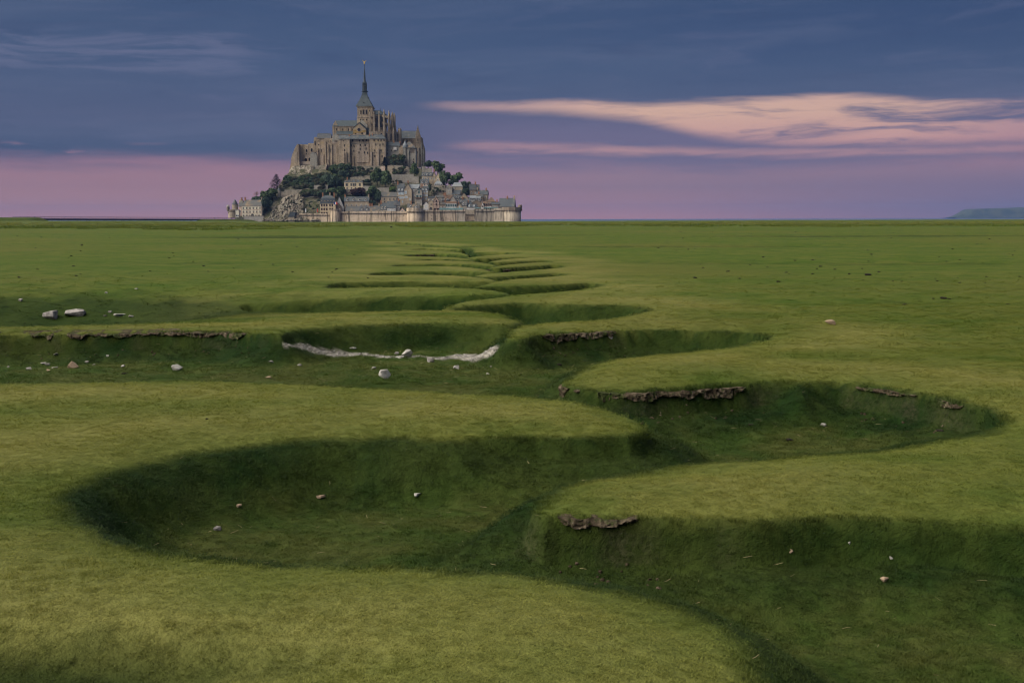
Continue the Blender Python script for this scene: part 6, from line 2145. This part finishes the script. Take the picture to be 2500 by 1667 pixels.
# ------------------------------------------------------------------ causeway bridge, mounds, people, headland
def bridge():
    Y0, Y1 = 870.0, 1150.0
    A_, B_ = PT(32, 527, Y0), PT(595, 531, Y1)
    zt0, zt1 = PT(32, 533.3, Y0).z, PT(595, 535.2, Y1).z
    T = empty('causeway_bridge', (A_.x, A_.y, -3), 0, 'long low footbridge on thin piers reaching the island from the west', 'bridge', None, 'thing')
    off = Vector(T.location)
    d = (B_ - A_)
    d.z = 0
    L = d.length
    d.normalize()
    nrm = Vector((-d.y, d.x, 0))
    P3 = lambda s, w, z: Vector((A_.x, A_.y, 0)) + d * s + nrm * w + Vector((0, 0, z))
    zd = lambda s: zt0 + (zt1 - zt0) * s / L
    m = MB(off)
    m.extrude([P3(0, 0, zd(0) - 1.3), P3(L, 0, zd(L) - 1.3), P3(L, 0, zd(L)), P3(0, 0, zd(0))], nrm * 8)
    m.build('deck', 'bridge_steel', T)
    for h_ in (0.6, 1.25):
        m = MB(off)
        m.bar(P3(0, 0.1, zd(0) + h_), P3(L, 0.1, zd(L) + h_), 0.09 if h_ < 1 else 0.18, 4)
        m.build('rail', 'bridge_rail', T)
    mp = MB()
    mp.bar((0, 0, 0), (0, 0, 1.25), 0.15, 4)
    mp = mp.mesh('railing_post', 'bridge_rail')
    n = 84
    for i in range(n + 1):
        s = L * i / n
        link_mesh('railing_post', mp, T, P3(s, 0.1, zd(s)) - off)
    mq = MB()
    mq.bar((0, 0, -3.0), (0, 0, 0), 0.22, 6)
    mq = mq.mesh('pier', 'bridge_deck')
    for i in range(24):
        s = L * (0.16 + 0.84 * i / 24)
        for w in (1.0, 7.0):
            link_mesh('pier', mq, T, P3(s, w, zd(s) - 1.28) - off)
    return P3, zd, L


P3b, zdb, Lb = bridge()


def person_mesh(name, mats, lean=0.0):
    """one continuous standing figure grown from a skeleton"""
    me = bpy.data.meshes.new(name)
    V = [(0, 0, 0.95), (0, 0, 1.2), (0, 0, 1.42), (0, 0, 1.53), (0, -0.02, 1.70), (-0.10, 0, 0.9), (-0.12, -0.03 + lean, 0.48), (-0.12, 0.02, 0.06), (-0.12, -0.14, 0.03),
         (0.10, 0, 0.9), (0.12, 0.06 - lean, 0.48), (0.12, 0.10, 0.06), (0.12, -0.04, 0.03), (-0.20, 0, 1.40), (-0.26, 0.02, 1.12), (-0.24, -0.06, 0.86), (0.20, 0, 1.40), (0.26, 0.02, 1.12), (0.24, -0.06, 0.86)]
    E = [(0, 1), (1, 2), (2, 3), (3, 4), (0, 5), (5, 6), (6, 7), (7, 8), (0, 9), (9, 10), (10, 11), (11, 12), (2, 13), (13, 14), (14, 15), (2, 16), (16, 17), (17, 18)]
    Rr = [0.16, 0.15, 0.16, 0.06, 0.11, 0.10, 0.07, 0.05, 0.04, 0.10, 0.07, 0.05, 0.04, 0.07, 0.05, 0.04, 0.07, 0.05, 0.04]
    me.from_pydata(V, E, [])
    o = bpy.data.objects.new(name, me)
    md = o.modifiers.new('skin', 'SKIN')
    sv = me.skin_vertices[0].data if me.skin_vertices else None
    if sv is None:
        me.skin_vertices.new() if hasattr(me.skin_vertices, 'new') else None
    if me.skin_vertices:
        for q, r_ in zip(me.skin_vertices[0].data, Rr):
            q.radius = (r_, r_ * 0.8)
        me.skin_vertices[0].data[0].use_root = True
    o.modifiers.new('sub', 'SUBSURF').levels = 1
    me.materials.append(M[mats])
    return o


for lab, fr, w, mt, rz in (('person in dark coat standing alone on the bridge at its western end', 0.078, 1.5, 'cloth_dark', 0.3), ('person in red top on the bridge close to the round tower', 0.868, 1.0, 'cloth_red', 1.2),
                           ('person in dark clothes walking ahead of the red top on the bridge', 0.845, 1.2, 'cloth_dark', 2.0), ('person in dark clothes at the island end of the bridge', 0.935, 1.0, 'cloth_dark', 0.8),
                           ('second person in dark clothes at the island end beside the first', 0.94, 1.3, 'cloth_dark', 2.5)):
    o = person_mesh('person', mt)
    COL.objects.link(o)
    o.location = P3b(Lb * fr, w, zdb(Lb * fr))
    o.rotation_euler = (0, 0, rz)
    tag(o, lab, 'person', 'people on the bridge', 'thing')


def mound(name, label, px0, px1, pyt, Y, depth, h0=-1.0, seed=1):
    a, b = PT(px0, 540, Y), PT(px1, 540, Y)
    zt_ = PT((px0 + px1) / 2, pyt, Y).z
    nx, ny = 60, 16
    V, F = [], []
    for j in range(ny):
        for i in range(nx):
            u, v = i / (nx - 1), j / (ny - 1)
            x = a.x + (b.x - a.x) * u
            y = Y + depth * (v - 0.2)
            f = min(1, 5 * u, 5 * (1 - u)) * math.sin(math.pi * min(1, max(0, v))) ** 0.6
            f = f * f * (3 - 2 * f) if f < 1 else 1
            z = h0 + (zt_ - h0) * f + 0.25 * float(fbm(np.array([x / 7.0]), np.array([y / 7.0]), seed, 3)[0]) * f
            V.append((x, y, z))
    for j in range(ny - 1):
        for i in range(nx - 1):
            q = j * nx + i
            F.append((q, q + 1, q + nx + 1, q + nx))
    me = bpy.data.meshes.new(name)
    me.from_pydata(V, [], F)
    for nm, val in (('moss_shade', 0.55), ('dry', 0.1), ('gravel', 0.0), ('soilface', 0.0), ('bed', 0.0)):
        at_ = me.attributes.new(nm, 'FLOAT', 'POINT')
        at_.data.foreach_set('value', [val] * len(V))
    me.materials.append(M['meadow_turf'])
    me.polygons.foreach_set('use_smooth', [True] * len(F))
    o = link_mesh(name, me)
    tag(o, label, 'mound', kind='structure')


mound('bridge_abutment_mound', 'grassy bank where the footbridge meets the land', -120, 126, 531.0, 822, 30, seed=81)
mound('marsh_bank', 'low grassy bank in front of the island end of the bridge', 452, 640, 536.4, 955, 26, seed=82)


def headland():
    Y = 11000.0
    prof = [(2312, 531.5), (2325, 528), (2340, 520), (2352, 512), (2366, 511), (2400, 509.5), (2440, 508.5), (2470, 506.5), (2500, 505.8), (2560, 504.5), (2650, 503), (2800, 505), (2950, 510), (3060, 531.5)]
    xs = np.linspace(2312, 3060, 220)
    top = np.interp(xs, [p[0] for p in prof], [p[1] for p in prof]) + 0.5 * fbm(xs / 9.0, xs * 0, 91, 4)
    V, F = [], []
    ny = 14
    for i, x in enumerate(xs):
        zt_ = PT(x, min(top[i], 532), Y + 300).z
        X = PT(x, 520, Y + 300).x
        for j in range(ny):
            f = j / (ny - 1)
            yy = Y + 420 * f
            prof_ = math.sin(min(1.0, f * 2.6) * math.pi / 2) if f < 0.75 else (1 - f) / 0.25
            z = -3.2 + (zt_ + 3.2) * prof_ + 6.0 * float(fbm(np.array([X / 120.0]), np.array([yy / 120.0]), 95, 3)[0]) * min(1, 4 * f) * min(1, 4 * (1 - f)) * (zt_ > 5) * (0.25 + f)
            V.append((X, yy, z))
    for i in range(len(xs) - 1):
        for j in range(ny - 1):
            q = i * ny + j
            F.append((q, q + ny, q + ny + 1, q + 1))
    N, b = new_mat('wooded_land', 0.95, 0.1)
    p = pos_vec(N)
    n_ = N.noise(p, 0.012, 5, 0.6)
    N.link(N.mix(N.smooth(n_, 0.35, 0.65), (0.030, 0.045, 0.030), (0.065, 0.075, 0.045)), b.inputs['Base Color'])
    me = bpy.data.meshes.new('headland')
    me.from_pydata(V, [], F)
    me.materials.append(M['wooded_land'])
    o = link_mesh('headland_hills', me)
    tag(o, 'distant blue headland on the horizon at the right edge', 'headland', kind='structure')


headland()


def haze():
    m = MB()
    m.box(-15600, 15600, -2100, 15900, -4.6, 172)
    mt = bpy.data.materials.new('haze_air')
    mt.use_nodes = True
    nt = mt.node_tree
    nt.nodes.clear()
    N = NT(nt)
    v = N.n('ShaderNodeVolumePrincipled')
    v.inputs['Color'].default_value = (0.17, 0.28, 0.60, 1)
    v.inputs['Density'].default_value = 0.000052
    v.inputs['Anisotropy'].default_value = 0.0
    out = N.n('ShaderNodeOutputMaterial')
    N.link(v.outputs[0], out.inputs['Volume'])
    M['haze_air'] = mt
    o = m.build('haze', 'haze_air')
    tag(o, 'thin blue evening haze over marsh, sea and island', 'haze', kind='stuff')


if HAZE:
    haze()
#@@DETAILS
# ------------------------------------------------------------------ stones, droppings, straw and earth on the meadow
import bmesh


def rock_mesh(name, seed, mat, flat=1.0, n=12, bev=0.05):
    rg = random.Random(seed)
    bm = bmesh.new()
    for _ in range(n):
        v = Vector((rg.gauss(0, 1), rg.gauss(0, 1), rg.gauss(0, 1))).normalized()
        q = max(abs(v.x), abs(v.y), abs(v.z))
        v = v * (0.55 + 0.45 / q * 0.75)
        bm.verts.new((v.x * 0.5, v.y * 0.5 * rg.uniform(0.85, 1.1), v.z * 0.5 * flat))
    bmesh.ops.convex_hull(bm, input=bm.verts)
    for v in [v for v in bm.verts if not v.link_faces]:
        bm.verts.remove(v)
    bmesh.ops.bevel(bm, geom=list(bm.edges), offset=bev * 0.4, segments=1, affect='EDGES')
    me = bpy.data.meshes.new(name)
    bm.to_mesh(me)
    bm.free()
    me.materials.append(M[mat])
    return me


def stone(px, py, wpx, hpx, label, mat='stone_grey', seed=1, name='stone', sink=0.12):
    """px, py: foot of the stone in the photograph; wpx, hpx its seen size"""
    x, y, z = hit(px, py)
    k = y / 2985.0
    w, h = wpx * k, max(hpx * k * 1.05, 0.03)
    me = rock_mesh(name, seed, mat)
    zs = [v.co.z for v in me.vertices]
    xs = [v.co.x for v in me.vertices]
    sx = w / (max(xs) - min(xs))
    sz = h * (1 + sink) / (max(zs) - min(zs))
    o = link_mesh(name, me, None, (x, y + w * 0.3, z - min(zs) * sz - h * sink), 0.0, (sx, sx * 0.85, sz))
    tag(o, label, 'stone', 'stones lying on the meadow', 'thing')
    return o


z1 = lambda u, v: (u / 1.8816, 530 + v / 1.8816)
z2_ = lambda u, v: (1250 + u / 1.8816, 530 + v / 1.8816)
z3 = lambda u, v: (u / 1.8816, 920 + v / 1.8816)
z4 = lambda u, v: (1250 + u / 1.8816, 880 + v / 1.8816)
ST = [(z1, 240, 469, 66, 38, 'squarish grey boulder, left one of the pair on the turf spur', 'stone_grey'), (z1, 334, 461, 96, 36, 'long grey boulder, right one of the pair on the turf spur', 'stone_grey'),
      (z1, 503, 440, 18, 10, 'small grey stone behind the flat white slab', 'stone_grey'), (z1, 545, 459, 52, 15, 'flat white slab on the turf spur right of the boulders', 'stone_pale'),
      (z1, 600, 460, 24, 9, 'small grey stone right of the flat white slab', 'stone_grey'), (z1, 479, 458, 24, 6, 'thin grey stone left of the flat white slab', 'stone_grey'),
      (z1, 97, 389, 20, 14, 'small grey stone in the shallow hollow at far left', 'stone_grey'), (z1, 487, 351, 14, 7, 'tiny pale stone near the edge of the shallow hollow', 'stone_pale'),
      (z1, 333, 697, 56, 33, 'rounded tan stone in the creek bed at left', 'stone_tan'), (z1, 810, 706, 48, 27, 'rounded pale grey stone alone on the creek bed', 'stone_pale'),
      (z1, 1768, 746, 56, 43, 'upright pale grey block nearest the camera on the creek bed', 'stone_pale'), (z1, 1868, 646, 56, 36, 'pale cubic stone on the edge of the shell bed', 'stone_pale'),
      (z1, 1836, 650, 42, 11, 'flat pale stone leaning before the cubic stone', 'stone_pale'), (z1, 1822, 633, 22, 14, 'small grey stone left of the cubic stone', 'stone_grey'),
      (z1, 1978, 668, 36, 20, 'grey pointed stone right of the cubic stone', 'stone_grey'), (z1, 1620, 609, 33, 12, 'flat pale stone on the bank above the shell bed', 'stone_pale'),
      (z1, 2100, 698, 30, 15, 'flat white stone on the creek bed right of the pointed stone', 'stone_pale'), (z1, 1717, 703, 26, 14, 'small grey stone left of the upright block', 'stone_grey'),
      (z1, 1243, 669, 32, 9, 'flat grey stone in the middle of the creek bed', 'stone_grey'), (z1, 1376, 684, 24, 8, 'thin grey stone right of the middle flat stone', 'stone_grey'),
      (z1, 256, 638, 18, 13, 'small white stone below the undercut bank', 'stone_pale'), (z1, 196, 678, 32, 11, 'flat grey stone at the left creek bed, upper of a pair', 'stone_grey'),
      (z1, 215, 684, 24, 12, 'small grey stone at the left creek bed, lower of a pair', 'stone_grey'), (z1, 130, 704, 26, 14, 'pale stone at far left of the creek bed', 'stone_pale'),
      (z1, 250, 697, 32, 12, 'wedge-shaped stone left of the rounded tan stone', 'stone_grey'), (z1, 220, 708, 18, 9, 'tiny tan stone below the wedge-shaped stone', 'stone_tan'),
      (z1, 559, 692, 24, 13, 'small grey stone between the tan stone and the pale round one', 'stone_grey'), (z1, 2240, 724, 16, 8, 'tiny white stone right of the upright block', 'stone_pale'),
      (z1, 2256, 690, 12, 7, 'tiny grey stone near the end of the shell bed', 'stone_grey'), (z1, 1231, 743, 30, 11, 'brown stone peeping over the near turf edge', 'stone_tan'),
      (z1, 398, 670, 20, 9, 'small grey stone above right of the tan stone', 'stone_grey'), (z1, 430, 682, 18, 7, 'flat grey pebble right of the tan stone', 'stone_grey'), (z1, 36, 692, 14, 8, 'tiny stone at the left edge of the creek bed', 'stone_grey'),
      (z1, 493, 642, 14, 8, 'tiny pale stone under the undercut bank', 'stone_pale'), (z1, 626, 332, 16, 5, 'thin pale stone on the far turf', 'stone_pale'),
      (z2_, 1470, 496, 50, 23, 'single brown and white stone on the right-hand turf', 'stone_tan'), (z2_, 458, 564, 36, 17, 'single grey stone in the right-hand creek pocket', 'stone_grey'),
      (z3, 1917, 557, 32, 22, 'small white stone on the near creek floor', 'stone_pale'), (z3, 1472, 560, 46, 18, 'flat brown stone on the near creek floor', 'stone_tan'), (z3, 995, 706, 38, 16, 'flat grey stone against the near creek bank', 'stone_grey'),
      (z3, 1097, 600, 24, 16, 'small tan stone in the near creek grass', 'stone_tan'), (z4, 1433, 304, 26, 15, 'small white stone in the right-hand bend', 'stone_pale'), (z4, 797, 215, 16, 10, 'tiny pink stone below the crumbling bank', 'stone_tan'),
      (z4, 1280, 886, 32, 18, 'tan stone in the shadowed near creek', 'stone_tan'), (z4, 1745, 917, 24, 14, 'small pale stone in the shadowed near creek', 'stone_pale'), (z4, 1715, 1020, 42, 24, 'orange-tan stone in the near creek at right', 'stone_tan'),
      (z4, 1550, 850, 20, 10, 'tiny pale stone under the near right bank', 'stone_pale')]
for i, (f, u, v, w, h, lab, mt) in enumerate(ST):
    px, py = f(u, v)
    stone(px, py, w / 1.8816, h / 1.8816, lab, mt, 500 + i)


def blob_cluster(name, seed, mat, n=5):
    rg = random.Random(seed)
    bm = bmesh.new()
    for i in range(n):
        a = rg.random() * 6.283
        r = rg.uniform(0.0, 0.35)
        mtx = Matrix.Translation((r * math.cos(a), r * math.sin(a), rg.uniform(0.05, 0.22))) @ Matrix.Diagonal((rg.uniform(0.16, 0.28), rg.uniform(0.16, 0.28), rg.uniform(0.12, 0.2), 1))
        bmesh.ops.create_icosphere(bm, subdivisions=1, radius=1.0, matrix=mtx)
    me = bpy.data.meshes.new(name)
    bm.to_mesh(me)
    bm.free()
    me.materials.append(M[mat])
    return me


DG = [blob_cluster('dropping', 700 + i, 'dung', 4 + i) for i in range(4)]


def dropping(px, py, wpx, label, group, i):
    x, y, z = hit(px, py)
    s = wpx * y / 2985.0 / 0.62
    o = link_mesh('sheep_dropping', DG[i % 4], None, (x, y, z - 0.02 * s), i * 1.7, (s, s * 0.8, s * 0.75))
    tag(o, label, 'dropping', group, 'thing')


NEAR = [(z4, 1268, 368, 34, 'black sheep dropping in the right-hand bend, middle one of three'), (z4, 1970, 325, 32, 'black sheep dropping under the end of the right-hand bend'), (z4, 1100, 299, 22, 'small black sheep dropping left of the white stone in the bend'),
        (z2_, 1978, 376, 26, 'dark sheep dropping, biggest of three in a line on the right turf'), (z2_, 1935, 376, 14, 'dark sheep dropping, left of three in a line on the right turf'), (z2_, 2010, 377, 14, 'dark sheep dropping, right of three in a line on the right turf'),
        (z2_, 1806, 404, 20, 'dark sheep dropping just below the green dip on the right turf'), (z2_, 1632, 268, 24, 'flat dark sheep dropping on the middle right turf'), (z2_, 1549, 263, 16, 'dark sheep dropping left of the flat one on the right turf'),
        (z2_, 993, 251, 16, 'lone dark sheep dropping right of the far creek'), (z1, 1799, 48, 12, 'dark sheep dropping far out before the island'), (z1, 1545, 240, 10, 'dark sheep dropping left of the far creek'), (z3, 950, 195, 20, 'dark crumb of dung on the near turf spur'),
        (z2_, 2278, 402, 18, 'dark sheep dropping near the right edge of the meadow'), (z2_, 220, 680, 20, 'dark sheep dropping on the creek floor before the crumbling bank'), (z1, 570, 722, 24, 'flat dark dung patch on the left creek bed')]
for i, (f, u, v, w, lab) in enumerate(NEAR):
    px, py = f(u, v)
    dropping(px, py, w / 1.8816, lab, 'sheep droppings nearer the camera', i)
rgd = random.Random(11)


def zone(px, py):
    far = 'distant' if py < 605 else 'middle'
    if px < 300:
        w = 'below the bridge landing'
    elif px < 600:
        w = 'below the middle of the bridge'
    elif px < 1000:
        w = 'left of the far creek'
    elif px < 1800:
        w = 'right of the far creek'
    elif px < 2150:
        w = 'in the open right half'
    else:
        w = 'below the headland'
    return 'small dark sheep dropping, %s meadow %s' % (far, w), 'sheep droppings on the %s meadow %s' % (far, w)


for i in range(62):
    px = rgd.uniform(10, 900)
    py = 575 + 105 * rgd.random() ** 1.1
    dropping(px, py, rgd.uniform(2.2, 6.0) * (0.6 + (py - 575) / 150), *zone(px, py), i)
for i in range(88):
    px = rgd.uniform(1480, 2495)
    py = 566 + 130 * rgd.random() ** 1.3
    dropping(px, py, rgd.uniform(2.4, 6.6) * (0.6 + (py - 566) / 170), *zone(px, py), i)


def lump_mesh(name, seed, mat):
    """a crumbly block of earth: taller than wide, broken surface"""
    rg = random.Random(seed)
    bm = bmesh.new()
    bmesh.ops.create_icosphere(bm, subdivisions=2, radius=0.5)
    co = np.array([v.co for v in bm.verts])
    f = fbm(co[:, 0] * 3.1 + seed, co[:, 2] * 2.2 + co[:, 1] * 2.7, seed, 4)
    for v, d in zip(bm.verts, f):
        q = max(abs(v.co.x), abs(v.co.y), abs(v.co.z))
        v.co *= (0.75 + 0.12 / q) * (1 + 0.75 * d)
    me = bpy.data.meshes.new(name)
    bm.to_mesh(me)
    bm.free()
    me.materials.append(M[mat])
    return me


def bank_material():
    N, b = new_mat('bank_earth', 0.95, 0.1)
    p = pos_vec(N)
    n1 = N.noise(p, 2.6, 4, 0.6)
    n2 = N.noise(p, 14.0, 5, 0.7)
    col = N.mix(N.smooth(n2, 0.36, 0.62), (0.030, 0.023, 0.014), (0.095, 0.072, 0.048))
    col = N.mix(N.math('MULTIPLY', N.smooth(n1, 0.50, 0.62), N.smooth(n2, 0.44, 0.62)), col, (0.21, 0.165, 0.118))
    col = N.mix(N.smooth(N.noise(p, 4.0, 4, 0.6), 0.52, 0.60, 0.0, 0.8), col, (0.040, 0.055, 0.016))
    N.link(col, b.inputs['Base Color'])
    bump(N, b, N.noise(p, 40.0, 4, 0.7), 0.8, 0.02)


bank_material()


def cut_bank(label, sp, hgt, seed):
    """the raw earth face below the turf lip: follows the slope of the bank, broken by cracks and missing bits"""
    seg = np.hypot(*np.diff(sp, axis=0).T)
    L = seg.sum()
    cum = np.concatenate([[0], np.cumsum(seg)])
    step = max(0.018, 0.0011 * np.hypot(*sp.mean(0)))
    q = np.arange(0, L, step)
    n = len(q)
    C = np.stack([np.interp(q, cum, sp[:, 0]), np.interp(q, cum, sp[:, 1])], 1)
    T = np.gradient(C, axis=0)
    for _ in range(6):
        T[1:-1] = (T[:-2] + T[1:-1] + T[2:]) / 3
    T /= np.hypot(*T.T)[:, None] + 1e-9
    Nn = np.stack([T[:, 1], -T[:, 0]], 1)
    za, _ = terrain(C + Nn * 0.5)
    zb_, _ = terrain(C - Nn * 0.5)
    if za.mean() > zb_.mean():
        Nn = -Nn
    offs = np.linspace(-0.45, 0.8, 64)
    zz, _ = terrain((C[:, None, :] + Nn[:, None, :] * offs[None, :, None]).reshape(-1, 2))
    zz = np.minimum.accumulate(zz.reshape(n, -1), 1)
    m = 11
    gap = fbm(q / 0.8, q * 0, seed + 9, 3)
    thr = np.quantile(gap, 0.10)
    hh = hgt * np.clip((gap - thr) / 0.12, 0, 1) * np.clip(0.85 + 0.8 * fbm(q / 0.22, q * 0, seed, 3), 0.25, 1.4)
    hh *= np.clip(np.minimum(np.arange(n), np.arange(n)[::-1]) / (n * 0.06 + 1), 0, 1)
    V = np.empty((n, m, 3))
    crack = np.abs(fbm(q / 0.075, q * 0, seed + 21, 2))
    for j in range(m):
        f = j / (m - 1)
        zl = -0.085 - hh * f
        o_ = np.array([np.interp(-z_, -row, offs) for z_, row in zip(zl, zz)])
        lump = 0.05 * fbm(q / 0.11, f * 1.6 + q * 0, seed + 3, 3) + 0.03 * fbm(q / 0.035, f * 3.0 + q * 0, seed + 5, 2) - 0.03 * np.clip(0.12 - crack, 0, 1) / 0.12
        out = o_ + (0.022 + lump if 0 < j < m - 1 else -0.05)
        V[:, j, 0] = C[:, 0] + Nn[:, 0] * out
        V[:, j, 1] = C[:, 1] + Nn[:, 1] * out
        V[:, j, 2] = zl + 0.015 * fbm(q / 0.09, q * 0 + f, seed + 7, 2)
    F = [(i * m + j, (i + 1) * m + j, (i + 1) * m + j + 1, i * m + j + 1) for i in range(n - 1) if hh[i] > 0.012 and hh[i + 1] > 0.012 for j in range(m - 1)]
    me = bpy.data.meshes.new('earth_bank')
    me.from_pydata(V.reshape(-1, 3).tolist(), [], F)
    me.materials.append(M['bank_earth'])
    o = link_mesh('earth_bank', me)
    tag(o, label, 'earth bank', kind='structure')


for i, (lab, h_) in enumerate((('undercut bank of dark earth along the left creek bend', 0.12), ('crumbling pale earth bank at the tip of the middle right spur', 0.13), ('broken earth edge along the right-hand creek bend', 0.08),
                               ('crumbling earth bank at the tip of the upper right spur', 0.13), ('torn earth bank at the tip of the nearest right spur', 0.11), ('small dark earth cut on the far left creek side', 0.3), ('small dark earth cut in the far creek', 0.3))):
    cut_bank(lab, SOIL_P[i], h_, 950 + 20 * i)


def clods():
    """crumbs of earth at the foot of the cut banks"""
    rg = np.random.RandomState(9)
    pts, rot, size, var = [], [], [], []
    for bi, (sp, dn) in enumerate(zip(SOIL_P[:5], (10, 16, 8, 16, 26))):
        for a, b_ in zip(sp[:-1], sp[1:]):
            L = np.hypot(*(b_ - a))
            n_ = np.array([b_[1] - a[1], -(b_[0] - a[0])]) / (L + 1e-9)
            n_ = n_ if n_[1] < 0 else -n_
            for _ in range(int(min(L, 9) * dn)):
                pts.append(a + (b_ - a) * rg.rand() + n_ * rg.uniform(0.05, 0.4))
                s = rg.uniform(0.012, 0.04)
                rot.append(rg.uniform(0, 6, 3))
                size.append((s * 1.3, s, s))
                var.append(rg.randint(0, 4))
    P = np.array(pts)
    z, at = terrain(P)
    k = z < -0.12
    protos = [lump_mesh('clod', 800 + i, 'bank_earth') for i in range(4)]
    o = points_instancer('soil_clods', np.concatenate([P, z[:, None]], 1)[k], dict(rot=np.array(rot)[k], size=np.array(size)[k], variant=np.array(var, float)[k]), protos, '')
    tag(o, 'crumbs of bare earth fallen below the cut creek banks', 'soil', kind='stuff')


clods()


def litter():
    rg = np.random.RandomState(21)
    # shell and stone chips on the pale bed
    P = np.stack([rg.uniform(GRAVEL_L[:, 0].min() - 0.5, GRAVEL_L[:, 0].max() + 0.5, 12000), rg.uniform(GRAVEL_L[:, 1].min() - 0.5, GRAVEL_L[:, 1].max() + 0.5, 12000)], 1)
    z, at = terrain(P)
    k = at['gravel'] > rg.rand(len(P)) * 1.1 + 0.15
    P, z = P[k], z[k]
    n = len(P)
    s = rg.uniform(0.015, 0.05, n)
    protos = [rock_mesh('chip', 900 + i, 'stone_pale' if i else 'stone_grey', 1.0, 12) for i in range(3)]
    o = points_instancer('shell_bed_chips', np.concatenate([P, z[:, None] + 0.008], 1), dict(rot=np.stack([rg.normal(0, 0.2, n), rg.normal(0, 0.2, n), rg.uniform(0, 6, n)], 1), size=np.stack([s * 1.3, s, s * 0.35], 1), variant=rg.randint(0, 3, n)), protos, '')
    tag(o, 'pale chips of stone and shell paving part of the creek bed', 'gravel', kind='stuff')
    # straw and dead stalks washed into the creek
    n = 2600
    y = np.sqrt(rg.uniform(5.0 ** 2, 26 ** 2, n))
    x = rg.uniform(-0.46, 0.46, n) * y
    P = np.stack([x, y], 1)
    z, at = terrain(P)
    k = (at['moss_shade'] > 0.7) & (rg.rand(n) < 0.6)
    P, z = P[k], z[k]
    n = len(P)
    m = MB()
    m.bar((-0.5, 0, 0), (0.1, 0.04, 0.03), 0.022, 4, 0.02)
    m.bar((0.1, 0.04, 0.03), (0.5, -0.02, 0.02), 0.018, 4, 0.012)
    m2 = MB()
    m2.bar((-0.5, 0, 0), (0.5, 0.03, 0.05), 0.018, 4, 0.012)
    s = rg.uniform(0.025, 0.085, n)
    o = points_instancer('straw_litter', np.concatenate([P, z[:, None] + 0.02], 1), dict(rot=np.stack([rg.normal(0, 0.2, n), rg.normal(0, 0.25, n), rg.uniform(0, 6, n)], 1), size=np.stack([s, s, s], 1), variant=rg.randint(0, 2, n)), [m.mesh('straw_piece', 'straw'), m2.mesh('straw_piece', 'straw')], '')
    tag(o, 'dry straw and stalks scattered in the creek grass', 'straw', kind='stuff')


litter()

SC.cycles.pixel_filter_type = 'BLACKMAN_HARRIS'
SC.cycles.filter_width = 1.15
SC.cycles.use_denoising = True
SC.cycles.max_bounces = 4
SC.cycles.diffuse_bounces = 2
SC.cycles.glossy_bounces = 1
SC.cycles.transmission_bounces = 2
SC.cycles.volume_bounces = 0
SC.cycles.use_adaptive_sampling = True
SC.cycles.adaptive_threshold = 0.012
SC.cycles.adaptive_min_samples = 24
SC.cycles.transparent_max_bounces = 4
